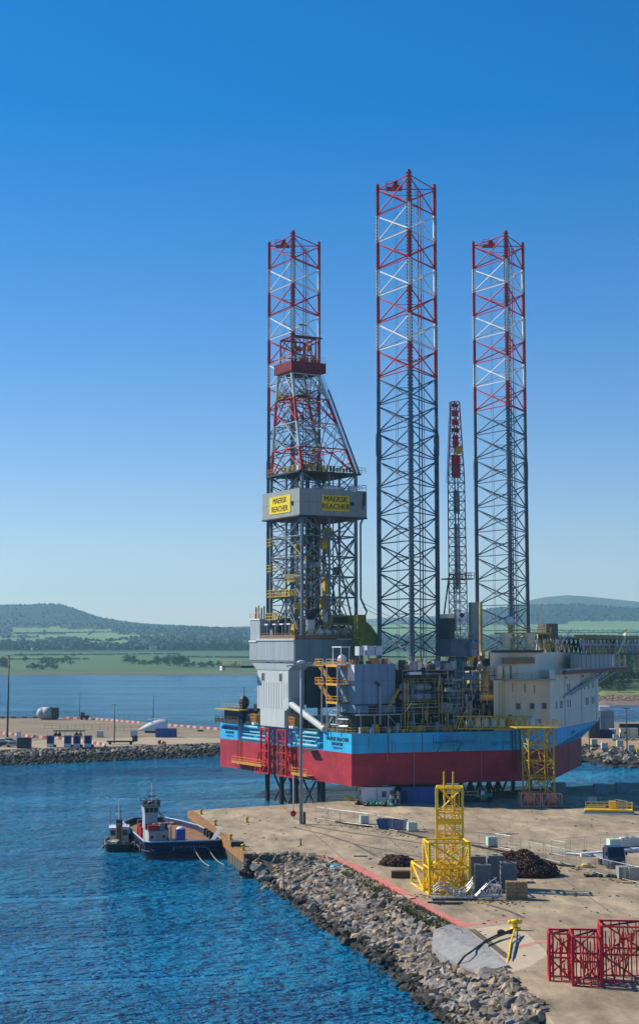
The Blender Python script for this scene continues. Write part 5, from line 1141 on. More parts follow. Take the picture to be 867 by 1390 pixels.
# ================================================================== DECK CRANE
def crane():
    base = LV(620, 950, 1.0); base.z = HT; wbx = RX+base.x*CR-base.y*SR; wby = RY+base.x*SR+base.y*CR
    t = thing('deck_crane', 'tall blue deck crane between two legs with its lattice boom raised upright and red tipped', 'crane', (wbx,wby,HT), RA)
    b = MB(); b.tube((0,0,0),(0,0,14.5), 1.5, 14, 0); b.build('pedestal', LEGBLUE, t, True)
    b = MB(); b.box(-2.5,2.6,-1.8,3.0,14.0,17.4); b.build('slew_house', mat('crane_dark_blue', (.07,.115,.165), .5, var=.2, rust=.06), t)
    b = MB(); b.box(-3.0,-1.5,-1.6,1.4,17.4,21.4); b.build('machinery_house', DARK, t); b = MB(); b.box(-2.95,-1.55,-1.62,1.3,21.4,22.2); b.build('roof_unit', CREAM, t)
    b = MB(); b.box(1.7,3.0,-2.6,-1.8,14.2,16.8); b.build('operator_cab', SHEDBLUE, t); b = MB(); b.box(1.8,2.9,-2.66,-2.56,15.4,16.6); b.build('cab_window', GLASS, t)
    rail([(-2.5,-1.8,17.4),(2.6,-1.8,17.4)], LEGBLUE, t, r=.05)
    top = LV(615.5, 546, 1.0); H = top.z-HT; foot = Vector((.1,-.6,17.5)); tip = Vector((top.x-base.x-.1, -.6, H))
    cm = mat('boom_slate', (.06,.085,.115), .5, var=.3); bm_ = [WHITE, cm, RED]
    ax = (tip-foot).normalized(); L = (tip-foot).length; sx = Vector((1,0,0)); sy = Vector((0,1,0))
    wd = lambda s: interp([(0,1.32),(6,1.25),(L-15,1.15),(L-6,.82),(L,.62)], s)
    ND = 26; prev = None
    for k in range(ND+1):
        s = L*k/ND; c = foot+ax*s; w_ = wd(s); q = [c+sx*w_*a+sy*w_*e for a, e in ((-1,-1),(1,-1),(1,1),(-1,1))]
        m = STEEL if s < 9 else (RED if s > L-12 else cm)
        if prev:
            for i in range(4):
                strut('boom_chord', prev[i], q[i], .12, m, t); j = (i+1)%4
                strut('boom_lacing', prev[i] if k%2 else prev[j], q[j] if k%2 else q[i], .065, WHITE if s < 9.5 else m, t, 5)
                if s < 9.5: strut('boom_lacing', prev[j] if k%2 else prev[i], q[i] if k%2 else q[j], .065, WHITE, t, 5)
        for i in range(4): strut('boom_frame', q[i], q[(i+1)%4], .07, m, t, 5)
        prev = q
    pa = lambda name, s0, s1, m, k=.8: (lambda b: b.build(name, m, t))(MB().obox(foot+ax*((s0+s1)/2), sx*wd(s0)*k, sy*.2, ax*((s1-s0)/2)))
    pa('boom_panel', L-15, L-10.5, RED, .8); pa('boom_panel', L-9, L-6.6, RED, .6); pa('boom_panel', L-4.6, L-3.6, RED, .8); pa('boom_panel', L-2.9, L-1.8, RED, .85); pa('sheave_block', L-1.0, L-.4, DARK, .9); pa('sheave_block', L-6, L-5.3, DARK, .9); pa('boom_plate', L-22, L-17.5, mat('grey_boom_plate', (.18,.22,.25), .5), .5)
    b = MB(); b.ball(foot+ax*(L-9.6)+sy*-1, .85, 0, 8, 6); b.build('floodlight_cluster', YELD, t); pa('boom_plate', 9.5, L-24, mat('pale_inner_plate', (.50,.55,.58), .5), .45)
    # ladder cage along the left side of the tip
    b = MB(); p0, p1 = foot+ax*(L-16)+sx*-2.3, foot+ax*L+sx*-1.3; b.tube(p0, p1, .06, 4); b.tube(p0+sx*.6, p1+sx*.5, .06, 4)
    for k in range(28): q = p0.lerp(p1, k/28); b.tube(q, q+sx*.6, .04, 4)
    b.build('ladder_cage', PALE, t); strut('cage_bracket', p0, foot+ax*(L-16)+sx*-1, .06, PALE, t, 4)
    # walkway round the boom foot
    z = foot+ax*11.5; mm = mat('crane_walkway_red', (.22,.09,.08), .6)
    b = MB(); b.obox(z, sx*2.5, sy*2.0, (0,0,.12)); b.build('boom_walkway', mm, t); rail([z+Vector((-2.5,-2,.1)),z+Vector((2.5,-2,.1)),z+Vector((2.5,2,.1))], mm, t, r=.05, step=1)
    for k in (-.3,.3): strut('hoist_rope', foot+ax*9+sx*k+sy*-.3, tip+sx*k, .04, DARK, t, 4)
    b = MB(); 
    for sgn in (-1,1): b.tube((sgn*1.6,2.6,19),(sgn*.5,1.5,30), .16, 6)
    b.tube((-.5,1.5,30),(.5,1.5,30),.16,6); b.build('a_frame', cm, t)
    b = MB(); b.ball((.05,-1.9,22), .5, 0, 6, 4); b.build('hook_block', DARK, t)
crane()
# ================================================================== ACCESS TOWER AND GANGWAY BESIDE THE HULL
def access_tower():
    Y = 286.0; a = AY(713.5, 1070, Y); c = AY(748, 1070, Y); w_ = (c.x-a.x); cx = (a.x+c.x)/2; z1 = AY(730, 988, Y).z
    t = thing('access_tower', 'dull yellow lattice access tower standing on orange frames against the hull', 'stair tower', (cx, Y, 2.9), .12)
    zb = 2.2; H = z1-2.9; h = w_/2; q = [(-h,-h),(h,-h),(h,h),(-h,h)]
    for x, y in q: strut('tower_post', (x,y,zb), (x,y,H), .15, YELD, t)
    n = 4
    for k in range(n+1):
        z = zb+(H-zb)*k/n
        for i in range(4):
            p, r = q[i], q[(i+1)%4]; strut('tower_beam', (*p,z), (*r,z), .11, YELD, t)
            if k < n: zz = zb+(H-zb)*(k+1)/n; strut('tower_brace', (*(p if (k+i)%2 else r),z), (*(r if (k+i)%2 else p),zz), .10, YELD, t); strut('tower_brace', (*(r if (k+i)%2 else p),z+ (zz-z)*.5), (*(p if (k+i)%2 else r),zz), .07, YELD, t)
    strut('tower_post', (0.6,-h,zb), (0.6,-h,H), .11, YELD, t)
    for k in range(4):
        z = zb+(H-zb)*k/n; zz = zb+(H-zb)*(k+1)/n; y0, y1 = (-h*.6,h*.6)
        for s in (-.4,.4): strut('stair_stringer', (s+(-1)**k*.5,y0,z), (s+(-1)**k*.5,y1,zz), .08, YELD, t)
    b = MB(); b.box(-h-2.3,h+1.2,-h-.6,h+.6,H,H+.16); b.build('top_deck', YELD, t)
    rail([(-h-2.3,-h-.6,H+.25),(h+1.2,-h-.6,H+.25),(h+1.2,h+.6,H+.25)], YELD, t, r=.05, step=1)
    # orange base frames with drums inside
    for k, x in enumerate((-2.1, 1.7)):
        o = thing('drum_cage', ('salmon orange drum cage, left of the pair under the yellow access tower','salmon orange drum cage, right of the pair under the yellow access tower')[k], 'drum cage', (cx+x+.2, Y-1.8, 2.9), 0, 'salmon drum cages under the access tower')
        w2, d2, h2 = 1.75, 1.5, 2.35
        for sx in (-1,1):
            for sy in (-1,1): strut('corner_post', (sx*w2,sy*d2,0), (sx*w2,sy*d2,h2), .12, SALMON, o, 4)
        for z in (.15,h2):
            for s in (-1,1): strut('rail_bar', (-w2,s*d2,z), (w2,s*d2,z), .12, SALMON, o, 4); strut('rail_bar', (s*w2,-d2,z), (s*w2,d2,z), .12, SALMON, o, 4)
        for xx in (-.6,.6): strut('rail_bar', (xx,-d2,0), (xx,-d2,h2), .09, SALMON, o, 4)
        strut('cross_brace', (-w2,-d2,0), (-.6,-d2,h2), .09, SALMON, o, 4); strut('cross_brace', (w2,-d2,0), (.6,-d2,h2), .09, SALMON, o, 4)
        b = MB(); b.ball((0,0,1.25), 1.15, 0, 12, 8, .95); b.build('drum', SALMON, o, True)
    # lattice gangway along the deck edge
    g0, g1 = LV(617, 981, -6.8), LV(716, 981, -9.4)
    t2 = thing('gangway', 'long yellow lattice gangway lying along the deck edge to the access tower', 'gangway', (RX,RY,0), RA)
    d = (g1-g0); L = d.length; d.normalize(); n_ = Vector((d.y,-d.x,0)).normalized(); zb_, zt = -1.1, 1.15
    for s in (0,1):
        o_ = n_*(s*1.3)
        for z in (zb_,zt): strut('gangway_chord', g0+o_+Vector((0,0,z)), g1+o_+Vector((0,0,z)), .12, YELD, t2)
        N = 9
        for k in range(N):
            a_, m_, c_ = g0+d*(L*k/N), g0+d*(L*(k+.5)/N), g0+d*(L*(k+1)/N)
            strut('gangway_lacing', a_+o_+Vector((0,0,zb_)), m_+o_+Vector((0,0,zt)), .085, YELD, t2); strut('gangway_lacing', m_+o_+Vector((0,0,zt)), c_+o_+Vector((0,0,zb_)), .085, YELD, t2)
    b = MB(); b.obox((g0+g1)/2+n_*.65+Vector((0,0,zb_)), d*(L/2), n_*.65, (0,0,.06)); b.build('gangway_floor', STEEL, t2)
    for k in range(6):
        p = g0+d*(L*(.2+.11*k))+n_*-.2; b = MB(); b.obox(p+Vector((0,0,-.1)), d*.5, n_*.4, (0,0,.8)); b.build('cargo_bag', rr.choice((PLASTIC, CREAM, ORANGE, SHEDBLUE)), t2)
access_tower()
# ================================================================== THINGS ON THE QUAY
rq = random.Random(55)
def lamp_mast(px, pytop, pybase, z, label, r=.3, head=True, m=None, heads=2):
    p = G(px, pybase, z); top = AY(px, pytop, p.y); H = top.z - z; m = m or STEEL
    t = thing('street_lamp', label, 'street lamp', p)
    b = MB(); b.tube((0,0,0),(0,0,H), r, 10, 0, r2=r*.55); b.tube((0,0,0),(0,0,.12), r*2, 10); b.build('mast', m, t, True)
    if head:
        if heads == 1: b = MB(); b.ball((0,0,H), r*1.5, 0, 8, 5, .5); b.build('lamp_head', m, t)
        else:
            for s in (-1,1): b = MB(); b.obox((s*r*2.6,0,H+.05), (r*1.5,0,0), (0,r*1.2,0), (0,0,r*.45)); b.build('lamp_head', TARPW if r > .25 else DARK, t)
            strut('lamp_arm', (-r*3,0,H-.05), (r*3,0,H-.05), r*.3, m, t)
    return t
lp = lamp_mast(408.5, 899, 1119, 2.9, 'tall grey steel lamp mast with a domed lamp head on the near quay', .30, False, mat('painted_grey_mast', (.23,.29,.34), .5))
H = AY(408.5, 899, G(408.5,1119).y).z-2.9
b = MB(); b.ball((0,0,H), .75, 0, 12, 6, .45); b.build('lamp_head', mat('pale_lamp', (.42,.47,.52), .4), lp, True)
for s in (-1,1): b = MB(); b.obox((s*1.5,0,H-.55), (.9,0,.12*-s), (0,.3,0), (0,0,.09)); b.build('lamp_arm', STEEL, lp)
b = MB(); b.box(.35,.75,-.3,.3,0,1.9); b.build('control_box', DARK, lp); 
lq = lamp_mast(398, 1052, 1112, 2.9, 'short slim pole with a red disc just behind the tall lamp mast', .12, False, TARPW); b = MB(); b.tube((0,-.22,.9),(0,-.14,.9), .5, 14); b.build('red_disc', RED, lq)

# ---- cabins and containers by the far edge of the quay
def cabin(name, label, cat, px, py, w_, d_, h, rz, wall, roof, wins, group=None, rib=False):
    t = thing(name, label, cat, G(px,py), rz, group)
    if rib:
        b = MB(); n = int(w_/.28); pts = []
        for i in range(n+1):
            x = -w_/2 + w_*i/n; pts.append((x, -d_/2 - (.05 if i % 2 else 0)))
        b.prism(pts+[(w_/2,d_/2),(-w_/2,d_/2)], .15, h-.12); b.build('body', wall, t)
        for x in (-w_/2,w_/2):
            for y in (-d_/2,d_/2): cube('corner_post', x-.09,x+.09,y-.09,y+.09,0,h,wall,t)
        for y in (-d_/2,d_/2): cube('top_rail', -w_/2-.02,w_/2+.02,y-.1,y+.1,h-.14,h+.02,wall,t); cube('bottom_rail', -w_/2-.02,w_/2+.02,y-.1,y+.1,0.02,.16,wall,t)
        for s in (-.52,.52): cube('door', -w_/2-.06,-w_/2, s*d_/2-.5,s*d_/2+.5,.2,h-.2,wall,t)
    else:
        b = MB(); b.box(-w_/2,w_/2,-d_/2,d_/2,.15,h); b.build('wall', wall, t); b = MB(); b.box(-w_/2-.12,w_/2+.12,-d_/2-.12,d_/2+.12,h,h+.16); b.build('roof', roof, t); b = MB(); b.box(-w_/2+.1,w_/2-.1,-d_/2+.1,d_/2-.1,0,.15); b.build('base_frame', DARK, t)
        n = max(1, round(w_/2.4))
        for i in range(n+1): x = -w_/2+w_*i/n; cube('panel_post', x-.05,x+.05,-d_/2-.03,-d_/2,.16,h-.01,DARK if i == round(n*.66) else GREY,t)
    for (x, z, ww, hh) in wins:
        f = MB(); f.box(x-ww/2-.06,x+ww/2+.06,-d_/2-.06,-d_/2+.02,z-.06,z+hh+.06); fo = f.build('window', GREY, t); g = MB(); g.box(x-ww/2,x+ww/2,-d_/2-.08,-d_/2-.05,z,z+hh); g.build('pane', GLASS, fo)
    return t
cabin('site_cabin', 'white site cabin with dark panel joints and a flat roof at the quay edge', 'cabin', 513, 1090, 5.9, 3.0, 2.75, -.20, TARPW, CREAM2, [(1.2,1.2,.35,1.0),(1.6,1.2,.25,1.0)])
cabin('site_cabin', 'narrow end of the white cabin row, with one small window', 'cabin', 494, 1087, 2.2, 2.6, 2.6, -.2, TARPW, GREY, [(-.3,1.2,.5,.7)])
cabin('shipping_container', 'dark blue ribbed container standing right of the white site cabin', 'container', 568, 1089.5, 6.2, 2.45, 2.75, .08, CBLUE, CBLUE, [], rib=True)
cabin('shipping_container', 'deep navy container half hidden between the white cabin and the blue one', 'container', 541, 1090.5, 2.6, 2.4, 2.4, .1, NAVY, NAVY, [], rib=True)
b = MB(); t = thing('store_shed', 'long low shed with a pale flat roof behind the blue containers', 'shed', G(566,1082), .06); b.box(-5.5,5.5,-1.4,1.4,0,2.9); b.build('wall', DARK, t); b = MB(); b.box(-6.5,6.2,-1.8,1.7,2.95,3.15); b.build('roof', CREAM2, t)
t = thing('equipment_rack', 'grey steel rack of drums and hoses in front of the navy container', 'rack', G(535,1094), .1)
for x in (-.9,.9):
    for y in (-.5,.5): strut('post', (x,y,0),(x,y,2.3), .06, GREY, t, 4)
for z in (.4,1.2,2.0):
    cube('shelf', -.9,.9,-.5,.5,z,z+.07,GREY,t)
    for k in range(4): cube('drum', -.8+k*.42,-.5+k*.42,-.35,.2,z+.07,z+.07+rq.uniform(.3,.65), rq.choice((DARK,STEEL,NAVY,CREAM)), t)
t = thing('gangway_ramp', 'grey access ramp leaning between the blue container and the yellow tower', 'ramp', G(590,1088), .5)
for y in (-.5,.5): strut('side_rail', (-.9,y,.1),(1.3,y,2.6), .07, STEEL, t); strut('side_rail', (-.9,y,1.0),(1.3,y,3.4), .05, STEEL, t)
for k in range(9): strut('tread', (-.9+2.2*k/8,-.5,.1+2.5*k/8),(-.9+2.2*k/8,.5,.1+2.5*k/8), .05, STEEL, t, 4)
# heap of nets and drums before the cabin
for k, (px, py, m, lab, s) in enumerate(((488,1093,BLACK,'black bundle of fenders, leftmost of the heap before the white cabin',.8),(498,1094.5,BLACK,'black bundle of hoses second from the left before the white cabin',.85),(505,1094.5,GREEN,'dark green drum lying before the white cabin',.75),(515,1094.5,GREEN,'dark green bundle of netting before the white cabin',.85),(522,1095,BLACK,'black net bundle next to the green netting',.75),(529,1095,GREEN,'green coil of net, rightmost of the heap before the cabin',.7))):
    b = MB(); r = random.Random(k)
    for j in range(9): b.ball((r.uniform(-.5,.5),r.uniform(-.4,.4),r.uniform(.2,.5)*s), r.uniform(.35,.6)*s, 0, 7, 5, r.uniform(.6,1.1))
    for j in range(6): a = r.uniform(0,6); b.tube((r.uniform(-.7,.7),-.5,.2),(r.uniform(-.7,.7),.3,r.uniform(.4,1.2)), .06, 5)
    tag(b.build('net_bundle', m, None, False, G(px,py)), lab, 'net bundle')
b = MB(); 
for k in range(3): b.obox((k*.5,-.1*k,.25), (.35,0,0), (0,.3,0), (0,0,.25))
tag(b.build('fender_pile', YEL, None, False, G(484,1089)), 'small yellow fenders piled left of the white cabin', 'fenders'); tag(link('fender_pile', bpy.data.meshes['fender_pile'], None, G(469,1086)), 'small yellow fender pile alone near the far quay edge', 'fenders')

# ---- temporary fencing
FP = None
def fence_panel_meshes():
    w_, h = 3.45, 2.0; f = MB(); r = .024
    f.tube((0,0,.12),(0,0,h), r, 5); f.tube((w_,0,.12),(w_,0,h), r, 5); f.tube((0,0,h),(w_,0,h), r, 5); f.tube((0,0,.14),(w_,0,.14), r, 5)
    wmsh = MB()
    for k in range(1,34): x = w_*k/34; wmsh.add([(x-.004,0,.14),(x+.004,0,.14),(x+.004,0,h),(x-.004,0,h)], [(0,1,2,3)])
    for k in range(1,7): z = .14+(h-.14)*k/7; wmsh.add([(0,0,z-.004),(w_,0,z-.004),(w_,0,z+.004),(0,0,z+.004)], [(0,1,2,3)])
    ft = MB(); ft.box(-.32,.32,-.12,.12,0,.12)
    return f.mesh('frame', STEEL), wmsh.mesh('wire_mesh', STEEL), ft.mesh('foot', DARK)
FPM = fence_panel_meshes()
def fence(pts, label):
    P_ = [G(*p) for p in pts]; t = thing('temporary_fence', label, 'fence', P_[0])
    def panel(a, d):
        pr = link('panel', FPM[0], t, a-P_[0]); pr.rotation_euler = (0,0,math.atan2(d.y,d.x)); link('wire_mesh', FPM[1], pr); link('foot', FPM[2], pr)
    for a, c in zip(P_[:-1], P_[1:]):
        L = (c-a).length; n = max(1, round(L/3.5)); d = (c-a)
        for k in range(n):
            panel(a+d*k/n, d)
    return t
fence([(429,1112),(461,1117),(500,1122),(548,1131),(573,1137)], 'wire mesh fence with panels running past the blue skip')
fence([(502,1167),(524,1161),(538,1166)], 'short angled mesh fence panels beside the small chain heap')
fence([(650,1149),(672,1151),(695,1155),(718,1163),(763,1173),(787,1179),(808,1186),(867,1200)], 'mesh fence run passing behind the big chain heap towards the truck')
fence([(748,1160),(772,1165)], 'two mesh panels standing alone left of the truck'); fence([(748,1160),(793,1156),(824,1152),(875,1149)], 'mesh fence along the far side of the truck pen')
fence([(706,1090),(738,1092),(772,1093)], 'mesh fence right of the salmon drum cages'); fence([(792,1092),(815,1097),(850,1104)], 'mesh fence behind the yellow work pontoon')
# ---- IBC tanks
def ibc(px, py, label, rz=.2, m=None, z=2.9, s=1):
    t = thing('ibc_tank', label, 'ibc tank', G(px,py,z), rz, 'milky liquid tanks in wire cages'); t.scale = (s,s,s)
    b = MB(); b.box(-.55,.55,-.5,.5,.16,1.15); b.tube((0,0,1.15),(0,0,1.2), .12, 8); b.build('bottle', m or PLASTIC, t); b = MB(); b.box(-.6,.6,-.52,.52,0,.05)
    for x in (-.5,0,.5): b.box(x-.07,x+.07,-.5,.5,.05,.15)
    b.build('pallet', WOOD, t); b = MB()
    for k in range(5):
        x = -.58+k*.29; b.tube((x,-.54,.14),(x,-.54,1.18), .014, 4)
    for z_ in (.2,.52,.85,1.17): b.tube((-.58,-.54,z_),(.58,-.54,z_), .014, 4)
    b.build('cage', STEEL, t); return t
ibc(494,1119,'milky tank in a cage by the fence left of the blue skip',s=1.2); ibc(559,1129,'milky tank standing at the right end of the blue skip',s=1.25)
ibc(667,1150,'pale green milky tank by the fence left of the big chain heap',s=1.25); ibc(833,1156,'milky green tank standing behind the dark blue truck',s=1.5)
ibc(803,1094,'milky tank at the left end of the yellow work pontoon',s=1.3)
for k, px in enumerate((848,856,863)): ibc(px,1151-k*.3,('white caged tank, left of the row behind the truck','white caged tank in the middle of the row behind the truck','white caged tank at the right end of the row behind the truck')[k], .1, TARPW, s=1.25)
# ---- blue skip
t = thing('waste_skip', 'open blue waste skip full of scrap behind the fence', 'skip', G(532,1126), -.28)
b = MB(); w0, w1, d0, d1, h = 2.0,2.35,.85,1.0,1.5
vs = [(-w0,-d0,.1),(w0,-d0,.1),(w0,d0,.1),(-w0,d0,.1),(-w1,-d1,h),(w1,-d1,h),(w1,d1,h),(-w1,d1,h)]; b.add(vs, [(3,2,1,0),(0,1,5,4),(1,2,6,5),(2,3,7,6),(3,0,4,7)]); b.build('body', CBLUE, t)
for x in (-1.6,-.8,0,.8,1.6): strut('rib', (x,-d0-.02,.1),(x*1.12,-d1-.02,h), .05, CBLUE, t, 4)
for a, c in (((-w1,-d1),(w1,-d1)),((w1,-d1),(w1,d1)),((w1,d1),(-w1,d1)),((-w1,d1),(-w1,-d1))): strut('rim', (*a,h),(*c,h), .06, CBLUE, t, 4)
b = MB()
for k in range(26): b.obox((rq.uniform(-2,2),rq.uniform(-.7,.7),rq.uniform(1.1,1.5)), (rq.uniform(.1,.4),0,.1), (0,rq.uniform(.1,.3),0), (0,0,.15))
b.build('scrap', DARK, t)
# ---- timbers and cables by the fences
for i, pts in enumerate(([(455,1117),(480,1121),(505,1124)],[(540,1130),(565,1136),(585,1141)],[(640,1149),(670,1155),(700,1160),(730,1168)],[(730,1168),(760,1176),(780,1178)])):
    P_ = [G(*p) for p in pts]; b = MB(); b.path([p-P_[0]+Vector((0,0,.14)) for p in P_], .14, 6); tag(b.build('hose_line', RUBBER, None, False, P_[0]), ('thick black hose lying along the fence left of the skip','thick black hose lying right of the blue skip','thick black hose lying along the fence behind the chain heap','thick black hose running from the chain heap to the truck pen')[i], 'hose')
# ---- chain heaps
def chain_heap(loc, ax, ay, az, n, label, seed, rz=0, lr=.28):
    r = random.Random(seed); b = MB(); core = MB()
    N = 22
    prof = lambda x, y: max(0, 1-(x*x+y*y))**.55*(.78+.35*mnoise.noise(Vector((x*2.2+seed,y*2.2,0))))
    for j in range(N+1):
        for i in range(N+1): x, y = -1+2*i/N, -1+2*j/N; core.v.append((x*ax*.96,y*ay*.96,prof(x,y)*az*.92-.05))
    for j in range(N):
        for i in range(N): a = j*(N+1)+i; core.f.append((a,a+1,a+N+2,a+N+1)); core.m.append(0)
    for k in range(n):
        a, d = r.uniform(0,6.28), math.sqrt(r.random()); x, y = d*math.cos(a), d*math.sin(a); c = Vector((x*ax,y*ay,prof(x,y)*az+r.uniform(-.05,.12)))
        M = Matrix.Translation(c) @ Matrix.Rotation(r.uniform(0,6.28),4,'Z') @ Matrix.Rotation(r.uniform(-1.3,1.3),4,'X') @ Matrix.Rotation(r.uniform(-.8,.8),4,'Y')
        R_, rt_ = lr*r.uniform(.8,1.15), lr*.27; vs = []; fs = []; m_, n_ = 7, 4
        for i in range(m_):
            t_ = 2*math.pi*i/m_
            for j in range(n_):
                p_ = 2*math.pi*j/n_; vs.append(M @ Vector(((R_*1.35+rt_*math.cos(p_))*math.cos(t_),(R_*.8+rt_*math.cos(p_))*math.sin(t_),rt_*math.sin(p_))))
        for i in range(m_):
            for j in range(n_): fs.append((i*n_+j,((i+1)%m_)*n_+j,((i+1)%m_)*n_+(j+1)%n_,i*n_+(j+1)%n_))
        b.add(vs, fs)
    t = thing('chain_pile', label, 'chain pile', loc, rz); o = core.build('pile_core', mat('pile_core_brown', (.045,.022,.016), .9), t); o = b.build('chain_links', CHAINM, t); o['kind'] = 'stuff'
chain_heap(G(704,1187), 4.9, 3.4, 3.0, 1500, 'large heap of rusty brown anchor chain behind the concrete blocks', 3, -.42)
chain_heap(G(539,1175), 2.2, 1.6, 1.3, 330, 'small heap of dark rusty chain by the angled fence panels', 8, -.1)
t = tag(MB().box(-1.2,1.2,-.5,.5,0,.85).build('timber_baulk', mat('dark_baulk', (.09,.06,.04), .85, var=.4, scale=2), None, False, G(544,1192)), 'dark squared timber baulk left of the yellow steel frames', 'timber'); t.rotation_euler = (0,0,.02)
# ---- yellow steel frames: tall tower, big front frame, low side frame
def lattice_box(parent, x0,x1,y0,y1,z0,z1, levels, r, m, brace='x', seed=0):
    q = [(x0,y0),(x1,y0),(x1,y1),(x0,y1)]
    for x, y in q: strut('post', (x,y,z0),(x,y,z1), r*1.3, m, parent)
    for k in range(levels+1):
        z = z0+(z1-z0)*k/levels
        for i in range(4):
            a, c = q[i], q[(i+1)%4]; strut('beam', (*a,z),(*c,z), r, m, parent)
            if k < levels:
                zz = z0+(z1-z0)*(k+1)/levels
                if brace in 'xs' : strut('brace', (*(a if (i+k+seed)%2 else c),z), (*(c if (i+k+seed)%2 else a),zz), r*.85, m, parent)
                if brace == 'x': strut('brace', (*(c if (i+k+seed)%2 else a),z), (*(a if (i+k+seed)%2 else c),zz), r*.85, m, parent)
def yellow_frames():
    Y0 = 181; base = G(583, 1214); dx = lambda px, Y: AY(px, 1100, Y).x
    s = 11.5; rz = -.10
    t = thing('lattice_structure', 'tall bright yellow lattice tower section with a ladder inside, rising behind the yellow frames', 'steel frame', G(611,1203), rz)
    w_ = 1.55; H = AY(611,1069,G(611,1203).y).z-2.9
    q = [(-w_,-w_),(w_,-w_),(w_,w_),(-w_,w_)]
    lattice_box(t, -w_,w_,-w_,w_,0,H,4,.11,YEL,'s'); lattice_box(t, -.62,.62,-w_+.2,w_-.2,4,H-.6,4,.06,YEL,'s',1)
    for k in range(30): strut('ladder_rung', (.35,-w_+.35,4+k*.27),(1.15,-w_+.35,4+k*.27), .05, YELD, t, 4)
    for x in (.35,1.15): strut('ladder_rail', (x,-w_+.35,3.5),(x,-w_+.35,12), .06, YEL, t)
    for x in (-.65,.45): strut('spigot', (x,-.6,H-1.4),(x,-.6,H+1.9), .11, YEL, t)
    b = MB(); b.obox((0,-w_,H*.665), (w_,0,0), (0,.1,0), (0,0,.35)); b.obox((0,-w_,H*.18), (w_,0,0), (0,.1,0), (0,0,.3)); b.obox((0,0,H), (w_,0,0), (0,.3,0), (0,0,.12)); b.build('plate', YEL, t)
    # front frame
    L, R_ = G(583,1215), G(637.5,1214); d = (R_-L); wid = d.length; rz2 = math.atan2(d.y,d.x)
    t = thing('lattice_structure', 'large open yellow lattice frame full of braces, standing in front of the tall tower', 'steel frame', (L+R_)/2, rz2)
    H2 = AY(583,1145,L.y).z-2.9; dep = 3.6; lattice_box(t, -wid/2,wid/2,0,dep,0,H2,2,.12,YEL,'s'); strut('brace', (-wid/2,0,H2),(wid/2,0,H2*.5), .1, YEL, t)
    for k in range(5): x = -wid/2+wid*(k+.5)/5; strut('post', (x,.1,0),(x,.1,H2*.52), .07, YEL, t); strut('post', (x,dep-.1,0),(x,dep-.1,H2), .07, YEL, t)
    for k in range(75):
        a = Vector((rq.uniform(-wid/2,wid/2),rq.uniform(.2,dep-.2),rq.uniform(.1,3))); c = a+Vector((rq.uniform(-1.4,1.4),rq.uniform(-.8,.8),rq.uniform(-1.2,1.8))); c.z = max(.1,min(c.z,H2)); strut('stacked_bar', a, c, rq.choice((.05,.07,.09)), rq.choice((YEL,YEL,YEL,YELD)), t)
    for k in range(2): strut('beam', (-wid/2,dep*.5,H2*k*.5+.1),(wid/2,dep*.5,H2*k*.5+.1), .1, YEL, t)
    for sx in (-.3,.3):
        strut('stair_rail', (-.9+sx,.5,.3),(1.6+sx,.5,3.2), .06, YEL, t)
    for k in range(10): strut('stair_tread', (-1.2+.25*k,.5,.3+.29*k),(-.6+.25*k,.5,.3+.29*k), .05, YEL, t)
    for k in range(18): strut('ladder_rung', (wid/2-.55,-.05,.3+k*.32),(wid/2-.1,-.05,.3+k*.32), .04, YEL, t, 4); strut('ladder_rung', (-wid/2+.1,-.05,.3+k*.32),(-wid/2+.5,-.05,.3+k*.32), .04, YEL, t, 4)
    # low side frame
    L, R_ = G(558.5,1199), G(575,1210.5); d = (R_-L); wid = d.length; rz3 = math.atan2(d.y,d.x)
    t = thing('lattice_structure', 'low yellow frame with slanting braces, leftmost of the yellow steelwork', 'steel frame', (L+R_)/2, rz3)
    H3 = AY(560,1170,L.y).z-2.9; lattice_box(t, -wid/2,wid/2,0,2.6,0,H3,1,.12,YEL,'s',0)
    for k in range(16):
        a = Vector((rq.uniform(-wid/2,wid/2),rq.uniform(.2,2.4),rq.uniform(.1,1.6))); c = a+Vector((rq.uniform(-1,1),rq.uniform(-.6,.6),rq.uniform(-.8,1.2))); c.z = max(.1,min(c.z,H3)); strut('stacked_bar', a, c, .06, YEL, t)
yellow_frames()
